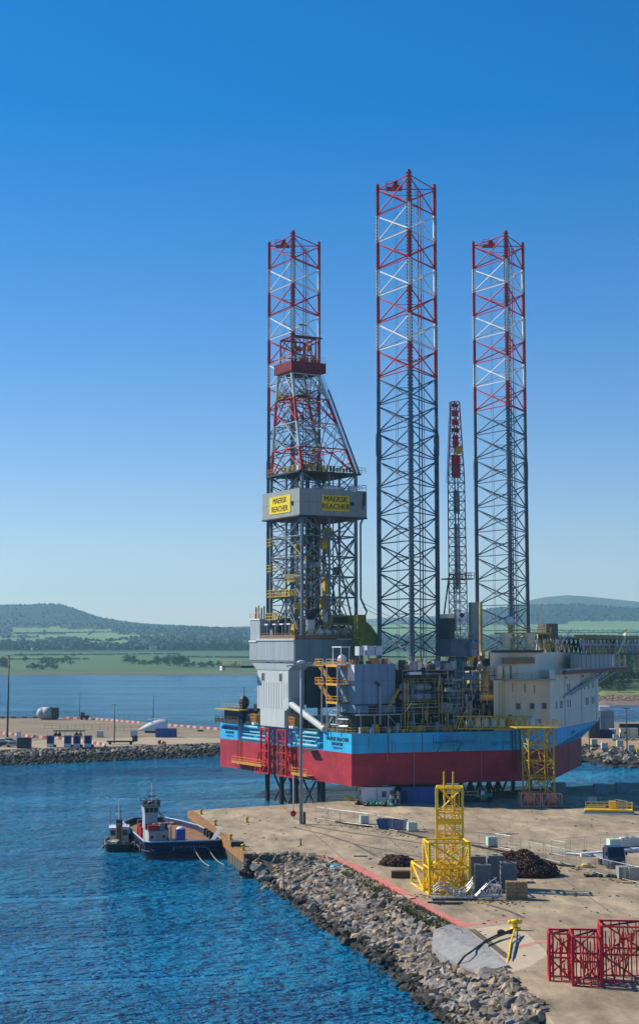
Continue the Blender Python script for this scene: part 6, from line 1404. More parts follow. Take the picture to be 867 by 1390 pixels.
# ---- grey pipework before it
def pipework():
    def wv(label, pts, r, px, py, rz=0, extra=None, m=STEEL):
        t = thing('pipe_spool', label, 'pipework', G(px,py), rz)
        for o_ in pts:
            for a, c in zip(o_[:-1], o_[1:]): strut('pipe', a, c, r, m, t, 8)
        return t
    cur = lambda y, z: [(-2.6,y,z),(-1.9,y,z+.5),(-1.2,y,z+.45),(-.3,y,z-.1),(.5,y,z-.25),(1.2,y,z+.05),(1.7,y,z+.6),(2.0,y,z+1.1)]
    g_ = mat('bright_galvanised', (.55,.57,.58), .35, metal=.5)
    t = wv('pair of wavy silver handrail pipes lying before the yellow frames', [cur(0,.8), cur(.5,.95), cur(.25,1.4)], .085, 619, 1222, .03, m=g_)
    for k in range(7): strut('support', (-2.5+k*.7,0,0),(-2.3+k*.7,.4,1.2), .06, g_, t)
    strut('skid', (-2.8,-.5,.12),(2.4,-.5,.12), .12, DARK, t); strut('skid', (-2.8,.7,.12),(2.4,.7,.12), .12, g_, t)
    t = wv('silver lattice stair section leaning on a steel skid left of the pallet stack', [[(-1.6,0,.35),(1.9,0,.35)],[(-1.6,.7,.35),(1.9,.7,.35)],[(-1.2,0,.35),(.2,0,1.7),(1.6,0,1.3)],[(-1.2,.7,.35),(.2,.7,1.7),(1.6,.7,1.3)]], .09, 660, 1222, .05, m=g_)
    for k in range(8): x = -.9+k*.35; strut('tread', (x,0,.6+.11*k),(x,.7,.6+.11*k), .05, g_, t); strut('lacing', (x,0,.35),(x+.3,0,1.2), .04, g_, t)
    c = Vector((.75,-.1,1.55)); u = Vector((.7,0,.45)); v = Vector((-.4,0,.7))
    for s in (-1,0,1): strut('grate_bar', c-u+v*s*.7, c+u+v*s*.7, .05, g_, t); strut('grate_bar', c-v+u*s*.7, c+v+u*s*.7, .05, g_, t)
    t = wv('thin dark pipes laid flat on the concrete before the silver handrails', [[(-1.6,0,.1),(1.8,.1,.1)],[(-1.2,-.5,.1),(1.4,-.5,.1)],[(-2.2,.5,.1),(-.2,.6,.1)]], .09, 607, 1227.5, 0, m=DARK)
pipework()
# ---- concrete blocks in stacks
for k, (px, py, n, lab) in enumerate(((655,1210,2,'left front stack'),(690,1207,2,'right front stack'),(648,1197,2,'left rear stack'),(672,1196,2,'middle rear stack'))):
    p = G(px,py)
    for j in range(n):
        b = MB(); s = .95; b.box(-s,s,-.85,.85,0,1.55); o = b.build('concrete_block', BLOCKC, None, False, p+Vector((0,0,1.56*j))); o.rotation_euler = (0,0,-.06+.02*j+.03*k); e = MB(); e.box(-.25,.25,-.4,.4,1.55,1.62); e.build('lifting_eye', DARK, o)
        tag(o, f'dark grey concrete block, {"top" if j else "bottom"} of the {lab} beside the yellow frames', 'concrete block', 'stacked concrete blocks')
# ---- pallet stack
p = G(701,1221); PM = MB()
for x in range(7): PM.box(-.6+x*.178,-.6+x*.178+.12,-.55,.55,.115,.138)
for y in (-.5,0,.5): PM.box(-.6,.6,y-.05,y+.05,.022,.115)
for y in (-.5,0,.5): PM.box(-.6,.6,y-.05,y+.05,0,.021)
pm = PM.mesh('pallet', WOOD)
for sx in (0,1):
    for k in range(14):
        o = link('pallet', pm, None, p+Vector((-.62+sx*1.24+rq.uniform(-.04,.04), rq.uniform(-.04,.04), .142*k))); o.rotation_euler = (0,0,-.08+rq.uniform(-.03,.03)); tag(o, 'weathered wooden pallet in the tall stack before the chain heap', 'pallet', 'stacked wooden pallets')
tag(link('pallet', pm, None, G(850,1199)), 'single pale pallet lying flat near the right edge below the truck', 'pallet')
# ---- truck
def truck():
    t = thing('flatbed_truck', 'dark blue lorry cab parked facing the camera inside the fence', 'truck', G(837,1180), .12); TB = mat('truck_blue', (.02,.045,.11), .35, var=.12)
    b = MB(); b.add([(-1.15,0,.55),(1.15,0,.55),(1.15,2.0,.55),(-1.15,2.0,.55),(-1.15,-.05,1.45),(1.15,-.05,1.45),(1.1,.35,2.75),(-1.1,.35,2.75),(1.1,2.0,2.8),(-1.1,2.0,2.8),(1.15,2,1.45),(-1.15,2,1.45)], [(0,1,5,4),(4,5,6,7),(7,6,8,9),(1,2,10,5),(5,10,8,6),(3,0,4,11),(11,4,7,9),(2,3,11,10),(10,11,9,8),(3,2,1,0)]); b.build('cab', TB, t)
    b = MB(); b.add([(-1.0,-.04,1.55),(1.0,-.04,1.55),(.97,.30,2.6),(-.97,.30,2.6)], [(0,1,2,3)]); b.build('windscreen', GLASS, t)
    for s in (-1,1):
        b = MB(); b.box(s*.85-.18,s*.85+.18,-.06,.02,.75,.98); b.build('headlight', TARPW, t); b = MB(); b.box(s*1.32-.12,s*1.32+.12,.0,.12,1.7,2.2); b.build('mirror', BLACK, t)
        for y in (.7,4.2): b = MB(); b.tube((s*.75,y,.5),(s*1.12,y,.5), .5, 14); b.build('wheel', RUBBER, t)
        b = MB(); b.box(s*1.14-.02,s*1.14+.02,.5,1.5,1.55,2.5); b.build('side_window', GLASS, t)
    b = MB(); b.box(-1.1,1.1,-.12,.0,.35,.65); b.build('bumper', DARK, t); b = MB(); b.box(-.5,.5,-.03,.0,.95,1.3); b.build('grille', BLACK, t)
    b = MB(); b.box(-1.2,1.2,2.15,6.2,.95,1.15); b.build('flatbed', GREY, t); b = MB(); b.box(-1.2,1.2,2.1,2.2,1.15,2.5); b.build('headboard', TB, t); b = MB(); b.box(-.35,.35,.1,6,.5,.9); b.build('chassis', DARK, t)
truck()
# row of weights under the pen fence, crates and rolls by the truck
for k, px in enumerate((795,803,811,819,827,846,854,862)):
    o = tag(MB().box(-.75,.75,-.35,.35,0,.5).build('barrier_block', TARPW, None, False, G(px,1163-(px-795)*.1)), 'low white ballast block in the row behind the truck', 'ballast block', 'white ballast blocks behind the truck'); o.rotation_euler = (0,0,.15)
b = MB()
for k in range(8): b.tube((-1.6+k*.02,-.4+k*.12,.15),(1.8,-.5+k*.12,.15), .10, 6)
o = tag(b.build('pipe_bundle', TARPW, None, False, G(783,1161)), 'bundle of long white pipes lying left of the ballast blocks', 'pipes'); o.rotation_euler = (0,0,-.5)
for k, (px, py, sz, m, lab) in enumerate(((849,1193,1.05,GREY,'grey plastic crate by the fence in front of the truck'),(861,1194,.8,GREY,'darker grey crate at the right edge in front of the truck'))):
    t = thing('storage_crate', lab, 'crate', G(px,py), .1); b = MB(); b.box(-sz,sz,-sz*.7,sz*.7,.12,1.5); b.build('body', mat('grey_crate', (.28,.30,.28), .7), t)
    for x in range(7): cube('slat', -sz+x*sz/3-.05,-sz+x*sz/3+.05,-sz*.7-.03,-sz*.7,.15,1.5,STEEL,t)
    b = MB(); b.box(-sz,sz,-sz*.7,sz*.7,0,.1); b.build('pallet', WOOD, t)
b = MB()
for k in range(40): b.ball((rq.uniform(-3,3),rq.uniform(-.6,.6),.15), rq.uniform(.12,.35), 0, 6, 4, .7)
o = tag(b.build('cable_heap', RUBBER, None, False, G(821,1191)), 'long low heap of black cable below the fence by the truck', 'cable heap'); o.rotation_euler = (0,0,-.25)
b = MB(); b.ball((0,0,.3), .7, 0, 8, 5, .5); b.box(-1.2,1.2,-.3,.3,0,.2); tag(b.build('yellow_buoy', mat('pale_yellow_plastic', (.6,.5,.15), .5), None, False, G(795,1178)), 'pale yellow buoy lying by the foot of the fence', 'buoy')
# ---- forklift
t = thing('forklift', 'green telehandler parked under the shadow of the hull', 'forklift', G(656,1089), -.1)
b = MB(); b.box(-1.5,1.5,-.8,.8,.5,1.3); b.box(.6,1.7,-.75,.75,1.2,1.7); b.build('body', GREEN, t)
b = MB(); b.box(-1.0,.5,-.75,.75,2.45,2.6); b.build('cab_roof', GREEN, t)
for x in (-.95,.45):
    for y in (-.7,.7): strut('cab_post', (x,y,1.3),(x,y,2.5), .06, GREEN, t)
b = MB(); b.box(-.5,.3,-.4,.4,1.2,2.1); b.build('seat', TARPW, t)
for x in (-1.0,1.1):
    for y in (-.85,.85): b = MB(); b.tube((x,y-.12,.5),(x,y+.12,.5), .5, 12); b.build('wheel', RUBBER, t)
for y in (-.3,.3): strut('mast', (-1.75,y,.1),(-1.75,y,3.0), .08, DARK, t); strut('fork', (-1.8,y,.3),(-2.8,y,.3), .06, DARK, t)
t = thing('flat_trailer', 'flat trailer with timber racks parked left of the green telehandler', 'trailer', G(638,1089), 0)
b = MB(); b.box(-1.8,1.6,-.8,.8,.7,.9); b.build('bed', DARK, t)
for z in (1.3,1.9): cube('rack', -1.6,1.4,-.75,.75,z,z+.1,STEEL,t)
for x in (-1.6,1.4): strut('rack_post', (x,-.7,.9),(x,-.7,2.4), .06, YELD, t)
for x in (-.9,.9): b = MB(); b.tube((x,-.85,.4),(x,-.6,.4), .4, 10); b.build('wheel', RUBBER, t)
# ---- yellow pontoon
t = thing('work_pontoon', 'bright yellow railed work pontoon with a pale skirt lying on the quay', 'pontoon', G(826,1105), -.14); 
b = MB(); b.box(-4.1,4.1,-1.0,1.3,.45,.75); b.build('deck', YEL, t); b = MB(); b.box(-4.3,4.3,-1.1,1.4,.05,.42); b.build('skirt', mat('pale_blue_skirt', (.16,.30,.36), .5), t); b = MB(); b.box(-4.4,4.2,-1.25,-1.1,.0,.2); b.build('fender', TARPW, t)
rail([(1.4,-.9,.75),(4.0,-.9,.75),(4.0,1.2,.75),(1.4,1.2,.75)], YEL, t, r=.06, step=.8); rail([(-3.9,1.2,.75),(1.4,1.2,.75)], YEL, t, r=.06, step=1.0)
b = MB(); b.box(.1,1.3,.2,1.1,.75,2.1); b.build('console', YEL, t); b = MB(); b.tube((-3.8,0,1.1),(-.5,0,1.1), .2, 8); b.build('ramp_boom', YELD, t)
# ---- corner bollard with mooring ropes
t = thing('mooring_bollard', 'yellow mooring bollard with black and yellow ropes at the quay corner', 'bollard', G(699,1263))
b = MB(); b.tube((0,0,0),(0,0,.25), .55, 12); b.tube((0,0,.25),(0,0,.75), .28, 12); b.tube((-.5,0,.8),(.5,0,.85), .24, 10); b.ball((-.5,0,.8), .26, 0, 8, 6); b.ball((.5,0,.85), .26, 0, 8, 6); b.build('casting', YEL, t, True)
def rope(pts, r, m, label):
    P_ = pts; b = MB(); b.path([Vector(p)-Vector(P_[0]) for p in P_], r, 6); return tag(b.build('mooring_rope', m, None, False, P_[0]), label, 'rope')
up = lambda px, py, z: (lambda p: Vector((p.x,p.y,z)))(G(px,py,z))
rope([up(697,1262,3.4),up(672,1271,3.3),up(660,1277,3.28),up(640,1292,3.2),up(630,1299,2.9),up(618,1314,1.8)], .10, BLACK, 'thick black rope running left from the bollard over the slab')
rope([up(698,1264,3.4),up(676,1272,3.25),up(657,1281,3.2)], .07, RUBBER, 'second thinner black rope beside the thick one')
rope([up(698,1263,3.5),up(693,1280,3.0),up(690,1300,2.98),up(684,1330,2.6)], .085, YEL, 'yellow rope hanging straight down from the bollard')
rope([up(702,1263,3.4),up(701,1280,3.0),up(697,1298,2.98),up(692,1330,2.5)], .085, mat('navy_rope', (.03,.05,.10), .8), 'dark navy rope beside the yellow one at the bollard')
b = MB(); b.tube((-.7,0,.12),(.9,-.15,.12), .12, 8); b.ball((-.3,.1,.2), .4, 0, 8, 5, .5); tag(b.build('rope_coil', BLACK, None, False, G(684,1268)), 'black rope coil and shackle left of the bollard', 'rope')
for k, (px, py) in enumerate(((273,1106),(292,1121),(313,1141),(330,1155),(335,1117))):
    t = thing('quay_bollard', ('small yellow bollard nearest the far corner of the quay','small yellow bollard second from the far corner beside the workboat','small yellow bollard third along the quay edge','small yellow bollard at the near end of the pile wall','small yellow bollard set back from the quay edge')[k], 'bollard', G(px,py), 0, 'small yellow bollards along the quay edge')
    b = MB(); b.tube((0,0,0),(0,0,.12), .4, 10); b.tube((0,0,.12),(0,0,.7), .2, 10); b.ball((0,0,.75), .33, 0, 10, 6, .6); b.build('casting', YELD, t, True)
t = tag(MB().box(-.9,.9,-.5,.5,0,.7).build('timber_baulk', DARK, None, False, G(322,1149.5)), 'black timber block on the quay edge between two bollards', 'timber')
b = MB(); b.tube((0,0,0),(0,0,.1), .3, 10, 0, r2=.2); b.tube((0,0,.1),(0,0,1.0), .12, 8, 0, r2=.05); tag(b.build('marker_post', DARK, None, False, G(408,1148)), 'small dark marker post alone on the open concrete', 'post')
tag(MB().box(-.9,.9,-.6,.6,0,.05).build('drain_cover', DARK, None, False, G(489,1163)), 'dark rectangular drain cover in the concrete', 'drain cover'); tag(MB().box(-1.9,1.9,-.8,.8,0,.06).build('steel_plate', DARK, None, False, G(760,1096.5)), 'dark steel plate lying flat left of the yellow pontoon', 'steel plate')
b = MB(); r = random.Random(6)
for k in range(10): b.ball((r.uniform(-.9,.9),r.uniform(-.4,.4),r.uniform(0,.3)), r.uniform(.25,.5), 0, 6, 4, .6)
tag(b.build('plastic_litter', mat('turquoise_sheet', (.10,.42,.52), .5, var=.4), None, False, G(461,1179,2.6)), 'crumpled turquoise plastic sheet caught on the boulders', 'plastic sheet')
b = MB(); b.box(-1.4,1.4,-.5,.5,0,.15); o = tag(b.build('concrete_plank', PALEC, None, False, G(548,1219,2.9)), 'pale concrete plank lying on the edge above the boulders', 'plank'); o.rotation_euler = (0,0,-.85)
# ---- red lattice frames at the bottom right
def red_frames():
    RF = mat('bright_red_frame', (.50,.022,.035), .45, var=.25, rust=.08)
    specs = [(762,1333,2.0,2.1,4.0,'red lattice frame crate, leftmost of the three at the lower right',0), (797,1340,2.4,3.6,4.1,'middle red lattice frame with crossed bars at the lower right',1), (846,1335,3.6,3.0,4.7,'largest red frame with a looped cable, at the right edge of the quay',2)]
    for px, py, w_, d_, h, lab, k in specs:
        t = thing('lattice_structure', lab, 'steel frame', G(px,py), -.10, 'red steel frames at the lower right'); x = w_/2
        lattice_box(t, -x,x,0,d_,0,h,2,.09,RF,'s',k)
        n = 3+k
        for i in range(n): xx = -x+w_*(i+.5)/n; strut('post', (xx,0,0),(xx,0,h*.92), .06, RF, t); strut('post', (xx,d_,0),(xx,d_,h), .06, RF, t)
        for i in range(10+6*k): a = Vector((rq.uniform(-x,x),rq.uniform(0,d_),rq.uniform(1,h))); strut('stacked_bar', a, (a.x+rq.uniform(-.5,.5),a.y+rq.uniform(-1,1),max(.1,a.z-rq.uniform(.8,2.2))), .06, RF, t)
        strut('brace', (-x,0,h),(x,d_,h), .09, mat('dark_red_bar', (.10,.02,.02), .6), t)
        if k == 2:
            b = MB()
            for i in range(8): b.tube((.2+.9*math.cos(i*.22),1,h-.9+1.0*math.sin(i*.22)),(.2+.9*math.cos((i+1)*.22),1,h-.9+1.0*math.sin((i+1)*.22)), .04, 4)
            b.build('cable_loop', BLACK, t)
red_frames()

# ---- small litter, gravel and weeds scattered on the apron
b = MB(); r = random.Random(17)
def apron_ok(p): return inside(p, [Vector((q.x,q.y,0)) for q in EDGE]+[Vector((60,100,0)),Vector((90,300,0)),FARQ[1]])
for k in range(900):
    p = G(r.uniform(300,880), 1085+240*r.random()**1.5)
    if r.random() < .5: f_ = r.choice(([(650,1152),(763,1176)],[(429,1115),(573,1140)],[(763,1176),(867,1203)],[(560,1216),(700,1228)])); t_ = r.random(); p = G(f_[0][0]+(f_[1][0]-f_[0][0])*t_, f_[0][1]+(f_[1][1]-f_[0][1])*t_); p += Vector((r.gauss(0,.8), r.gauss(0,.8), 0))
    if not apron_ok(p): continue
    s = r.uniform(.04,.16); b.obox(p+Vector((0,0,s*.3)), (s,r.uniform(-.1,.1),0), (0,s*r.uniform(.4,1),0), (0,0,s*.3), r.choice((0,0,1,2)))
tag(b.build('debris', [RUST, DARK, WOOD]), 'small litter and grit scattered over the concrete', None, None, 'stuff')
# ================================================================== BOATS
def workboat():
    A, B_ = Vector(EDGE[0]), Vector(EDGE[1]); d = (A-B_); d.z = 0; d.normalize()
    p = G(249.5, 1166, 0); hdg = math.atan2(d.y, d.x)-math.pi/2 + .03
    t = thing('workboat', 'dark blue flat decked workboat with a white wheelhouse moored beside the quay wall', 'workboat', p, hdg)
    W, L = 5.9, 33.0; f0 = 2.6
    plan = [(-W,0.4),(-W+.8,-.5),(W-.8,-.5),(W,.6),(W-.1,10),(W-.5,19),(W-2.0,26),(1.6,L),(-3.4,L),(-W-.0,L-6),(-W-.1,16)]
    low = [(x*.93,y*.96+.5) for x, y in plan]
    n = len(plan); b = MB(); vs = [(x,y,-1) for x,y in low]+[(x,y,.45) for x,y in low]+[(x,y,f0) for x,y in plan]+[(x*.955,y*.985+.25,f0) for x,y in plan]+[(x*.955,y*.985+.25,1.85) for x,y in plan]
    fs = []; 
    for k in range(4):
        for i in range(n): fs.append((k*n+i,k*n+(i+1)%n,(k+1)*n+(i+1)%n,(k+1)*n+i))
    b.add(vs, fs); b.m = [1]*n+[0]*(3*n); b.build('hull', [NAVY, mat('black_boot_top', (.012,.012,.016), .4)], t)
    b = MB(); b.add([(x*.96,y*.985+.25,1.86) for x,y in plan], [tuple(range(n))]); b.build('deck', DECKB, t)
    b = MB(); pts = [(x,y,f0+.03) for x,y in plan]; b.path(pts+[pts[0]], .11, 6); b.build('gunwale', mat('pale_blue_rail', (.33,.42,.50), .5), t)
    b = MB(); b.path([(x*1.01,y,1.2) for x,y in plan]+[(plan[0][0]*1.01,plan[0][1],1.2)], .16, 6); b.build('rubbing_strake', NAVY, t)
    for y in (3,9,16,23): b = MB(); b.tube((-W-.35,y-.0,1.4),(-W-.05,y,1.4), .65, 10); b.build('tyre_fender', RUBBER, t)
    PL = mat('dull_lettering', (.13,.17,.26), .6); strokes(t, (.8,-.42,1.75), (1,0,0), (0,.13,1), 12, .42, .45, PL); strokes(t, (.8,-.36,1.25), (1,0,0), (0,.13,1), 9, .3, .28, PL); b = MB(); b.path([(-4.9,-.33,1.5),(-4.3,-.38,1.25),(-1.9,-.38,1.25),(-1.5,-.38,1.5)], .05, 5); b.build('draft_mark', TARPW, t)
    WB = mat('boat_white', (.40,.43,.44), .55, streak=True, var=.3, rust=.22)
    # deck house, narrow tower and small wheelhouse at the port side
    b = MB(); b.box(-4.9,-2.1,3.0,9.5,1.86,3.7); b.build('deck_house', WB, t); b = MB(); b.box(-5.0,-2.0,2.85,9.6,3.7,3.82); b.build('house_roof', GREY, t)
    for x in (-4.4,-2.6): b = MB(); b.tube((x,2.9,2.95),(x,3.05,2.95), .22, 10); b.build('porthole', GLASS, t)
    b = MB(); b.box(-3.8,-3.1,2.93,3.02,1.9,3.4); b.build('door', GREY, t)
    for k in range(4): strut('handhold', (-2.9,2.9,2.1+k*.35),(-2.2,2.9,2.1+k*.35), .04, DARK, t, 4)
    b = MB(); b.box(-5.1,-3.15,6.2,9.0,3.82,6.0); b.build('wheelhouse_tower', WB, t)
    b = MB(); vs = [(-5.15,6.0,6.0),(-3.1,6.0,6.0),(-3.1,9.2,6.0),(-5.15,9.2,6.0),(-5.3,5.7,7.2),(-2.95,5.7,7.2),(-2.95,9.4,7.2),(-5.3,9.4,7.2)]; b.add(vs, [(0,1,5,4),(1,2,6,5),(2,3,7,6),(3,0,4,7),(4,5,6,7)]); b.build('wheelhouse', WB, t)
    for k in range(3): b = MB(); b.obox((-4.8+k*.68,5.80,6.65), (.27,0,0), (0,.05,-.01), (0,-.08,.38)); b.build('window', GLASS, t)
    for k in range(3): b = MB(); b.obox((-2.99,6.6+k*1.05,6.65), (.02,0,.02), (0,.40,0), (.04,0,.38)); b.build('window', GLASS, t)
    b = MB(); b.box(-5.45,-2.8,5.5,9.6,7.22,7.34); b.build('wheelhouse_roof', DARK, t); rail([(-5.4,5.6,7.34),(-2.85,5.6,7.34),(-2.85,9.5,7.34),(-5.4,9.5,7.34)], DARK, t, r=.05, h=.8, step=.8)
    for k in range(11): b = MB(); b.ball((rq.uniform(-5.3,-2.9),rq.uniform(5.6,8),7.7), rq.uniform(.16,.32), 0, 6, 4); b.build('deck_light', rq.choice((BLACK,BLACK,DARK,TARPW)), t)
    strut('mast', (-3.9,7.5,7.3),(-3.9,7.5,10.6), .07, TARPW, t); strut('mast_yard', (-4.5,7.5,9.4),(-3.3,7.5,9.4), .045, DARK, t); strut('radar_scanner', (-4.5,7.3,8.6),(-3.3,7.3,8.6), .10, DARK, t); strut('aerial', (-3.9,7.5,10.5),(-3.9,7.5,12.2), .03, DARK, t)
    rail([(-4.9,3,3.82),(-2.1,3,3.82),(-2.1,9.4,3.82)], DARK, t, r=.045, h=1.0)
    for k in range(14): s = rq.uniform(.2,.45); b = MB(); b.obox((rq.uniform(-4.7,-2.3),rq.uniform(3.3,5.8),3.85+s), (s,0,0), (0,s,0), (0,0,s)); b.build('deck_gear', rq.choice((BLACK,DARK,RED,GREY,BLACK,DARK)), t)
    # white slanted gantry beam
    strut('gantry_beam', (-2.7,9.0,6.2),(-1.5,3.2,4.6), .14, TARPW, t); strut('gantry_post', (-1.5,3.2,1.86),(-1.5,3.2,4.6), .15, TARPW, t); strut('gantry_post', (-1.9,3.4,1.86),(-1.9,3.4,4.2), .09, NAVY, t)
    for k in range(3): b = MB(); b.box(-5.2+.0,-4.4,10+k*1.6,11.2+k*1.6,1.36,3.6+.4*k); b.build('locker', rq.choice((RED,DARK,YELD)), t)
    b = MB(); b.box(-4.8,-2.0,10,12.5,1.36,3.0); b.build('winch', DARK, t); b = MB(); b.tube((-4.4,12,3.6),(-4.4,12,7.5), .35, 10); b.build('funnel', DARK, t)
    # bow end gear on the far deck
    for k in range(12): s = rq.uniform(.25,.7); b = MB(); b.obox((rq.uniform(-2.0,2.2),rq.uniform(24,30),1.4+s*.6), (s,0,0), (0,s,0), (0,0,s*.6)); b.build('deck_gear', rq.choice((CREAM,SHEDBLUE,TARPW,ORANGE,DARK)), t)
    b = MB(); 
    for k in range(5): b.tube((W-1.3,3+k*.5,1.4),(W+.6,3+k*.7,4.0), .06, 5)
    b.build('ladder_rack', TARPW, t)
    for y in (7,9.5,12): b = MB(); b.box(W-.8,W-.2,y,y+.9,1.4,2.9); b.build('fender_block', RUBBER, t)
    # portable toilet standing on the deck: a thing of its own
    R_ = Matrix.Rotation(hdg,4,'Z'); q = p + (R_ @ Vector((-.2,2.2,1.87)))
    o = thing('portable_toilet', 'blue portable toilet with a pale domed roof on the workboat deck', 'toilet', q, hdg)
    b = MB(); b.box(-.65,.65,-.65,.65,0,2.25); b.build('cabin', mat('toilet_blue', (.02,.06,.30), .4), o); b = MB(); b.box(-.5,.5,-.69,-.65,.15,2.1); b.build('door', mat('toilet_blue2', (.03,.09,.36), .4), o)
    b = MB(); b.ball((0,0,2.25), .68, 0, 12, 8, .55); b.build('roof', TARPW, o, True); b = MB(); b.box(-.7,.7,-.7,.7,-.0,.1); b.build('base', DARK, o)
    # mooring lines
    for k, (x0, px, py) in enumerate(((1.4,276,1175),(3.5,296,1173))):
        a = p + (R_ @ Vector((x0,-.5,1.6))); e = G(px+8,py+1,.05)
        e2 = G(326,1158+k,2.6); pts = [a.lerp(e,i/6)-Vector((0,0,.5*math.sin(math.pi*i/6))) for i in range(7)]
        rope(pts, .045, ROPEM, ('left of two pale mooring lines dipping from the workboat into the water','right of two pale mooring lines dipping from the workboat into the water')[k])
    return t
workboat()
def pilot_boat():
    p = G(161, 1157, 0); t = thing('small_boat', 'small black hulled boat with a white cabin and masts left of the workboat', 'boat', p, .12)
    W, L = 2.25, 11.5; plan = [(-W*.85,0),(W*.85,0),(W,3),(W*.95,7),(W*.55,10),(0,L),(-W*.55,10),(-W*.95,7),(-W,3)]; n = len(plan); b = MB()
    vs = [(x*.85,y*.95+.2,-.8) for x,y in plan]+[(x,y,1.15) for x,y in plan]+[(x*.93,y*.97+.15,1.15) for x,y in plan]+[(x*.93,y*.97+.15,.75) for x,y in plan]
    for k in range(3):
        for i in range(n): b.f.append((k*n+i,k*n+(i+1)%n,(k+1)*n+(i+1)%n,(k+1)*n+i)); b.m.append(0)
    b.v = vs; b.build('hull', mat('black_hull', (.018,.018,.022), .45), t); b = MB(); b.add([(x*.94,y*.97+.15,.76) for x,y in plan], [tuple(range(n))]); b.build('deck', mat('pale_boat_deck', (.40,.39,.34), .8, var=.3), t)
    b = MB(); b.path([(x,y,1.18) for x,y in plan]+[(plan[0][0],0,1.18)], .09, 5); b.build('gunwale', mat('worn_gunwale', (.20,.20,.19), .6), t)
    for k, x in enumerate((-1.4,-.5,.5,1.4)): b = MB(); b.tube((x,-.25,.7),(x,-.02,.7), .42, 10); b.build('tyre_fender', RUBBER, t)
    for s in (-1,1):
        for y in (2,4.5,7): b = MB(); b.tube((s*(W+.22),y,.7),(s*(W+.0),y,.7), .4, 10); b.build('tyre_fender', RUBBER, t)
    WB = MATS['boat_white']; b = MB(); b.box(-1.45,1.45,4.4,8.2,.76,3.1); b.build('cabin', WB, t); b = MB(); b.box(-1.6,1.6,4.2,8.3,3.1,3.22); b.build('cabin_roof', TARPW, t)
    for x in (-.95,.95): b = MB(); b.box(x-.35,x+.35,4.34,4.41,2.0,2.8); b.build('window', GLASS, t)
    for x in (-1.47,1.47):
        for y in (5,6.4): b = MB(); b.box(x-.03,x+.03,y,y+.9,2.0,2.8); b.build('window', GLASS, t)
    b = MB(); b.box(-.35,.35,4.1,4.6,.8,3.6); b.build('funnel', mat('brown_wood', (.16,.07,.03), .6), t); b = MB(); b.box(-.5,.5,4.5,5.5,3.2,4.4); b.build('locker', DARK, t)
    strut('mast', (0,5,3.2),(0,5,7.4), .08, TARPW, t); strut('mast', (.3,6,3.2),(.1,5.2,6.6), .05, DARK, t); strut('aerial', (-1.4,7,3),(-1.4,7,6.2), .035, DARK, t); strut('yard', (-.5,5,5.6),(.5,5,5.6), .04, DARK, t); strut('aerial', (1.2,5,3),(1.2,5,4.6), .03, DARK, t)
    rail([(-1.6,4.2,3.2),(1.6,4.2,3.2)], TARPW, t, r=.035, h=.6)
    for k in range(8): s = rq.uniform(.15,.35); b = MB(); b.obox((rq.uniform(-1.5,1.5),rq.uniform(.6,3.6),.8+s), (s*1.5,0,0), (0,s,0), (0,0,s)); b.build('deck_gear', rq.choice((TARPW,GREY,DARK,CREAM)), t)
    strut('boat_pole', (-2.1,1.5,1.1),(-3.1,.2,.3), .07, TARPW, t)
pilot_boat()
# ================================================================== THINGS ON THE OUTER MOLE
def barriers(pts, label, group, z=3.02, step=2.05):
    P_ = [G(*p, z) for p in pts]; k = 0
    mr = MB(); mr.prism([(-.98,-.28),(.98,-.28),(.98,.28),(-.98,.28)], 0, .35); mr.prism([(-.98,-.15),(.98,-.15),(.98,.15),(-.98,.15)], .35, .8)
    rm = mr.mesh('barrier', mat('barrier_red', (.42,.09,.08), .5)); wm_ = mr.mesh('barrier', mat('barrier_white', (.52,.50,.48), .5))
    for a, c in zip(P_[:-1], P_[1:]):
        L = (c-a).length; n = int(L/step); rz = math.atan2((c-a).y,(c-a).x)
        for i in range(n):
            red = k % 2 == 0; o = link('barrier', rm if red else wm_, None, a+(c-a)*(i+.5)/n); o.rotation_euler = (0,0,rz); tag(o, ('red ' if red else 'white ')+label, 'traffic barrier', group); k += 1
barriers([(0,975.5),(52,975.3)], 'water filled barrier in the far row at the left end of the mole', 'barriers along the left far edge of the mole')
barriers([(85,975.5),(130,977.5),(190,982.5)], 'water filled barrier in the far row left of the white boat cover', 'barriers along the far edge of the mole')
barriers([(224,985.5),(262,988.5),(300,991.5)], 'water filled barrier in the far row right of the blue container', 'barriers along the far edge near the rig')
barriers([(0,996.5),(20,998.5),(42,1001.5),(70,1003.5),(100,1006),(124,1010),(143,1013)], 'water filled barrier in the near slanting row on the mole', 'barriers in the near row on the mole')
def far_fence(pts, label, h=2.4):
    P_ = [G(*p,3.0) for p in pts]; b = MB(); w_ = MB(); o0 = P_[0]
    for a, c in zip(P_[:-1], P_[1:]):
        L = (c-a).length; n = max(1,int(L/3))
        for i in range(n+1): p = a.lerp(c,i/n)-o0; b.tube(p, p+Vector((0,0,h)), .05, 4)
        m = int(L/.5)
        for i in range(m): p = a.lerp(c,i/m)-o0; w_.add([p+Vector((-.012,0,.1)),p+Vector((.012,0,.1)),p+Vector((.012,0,h)),p+Vector((-.012,0,h))], [(0,1,2,3)])
        for z in (.2,1.2,h): b.tube(a-o0+Vector((0,0,z)), c-o0+Vector((0,0,z)), .03, 4)
    t = thing('security_fence', label, 'fence', o0); f = b.build('posts', mat('dark_green_fence', (.05,.07,.08), .6), t); f['kind'] = 'stuff'; g = w_.build('wire_mesh', mat('dark_green_fence', ()), t); g['kind'] = 'stuff'
far_fence([(-40,974.6),(90,974.2),(190,979.5),(300,988)], 'long dark mesh fence along the far edge of the mole on the left'); far_fence([(805,981),(860,980),(920,979)], 'dark mesh fence on the far edge of the mole at the right')
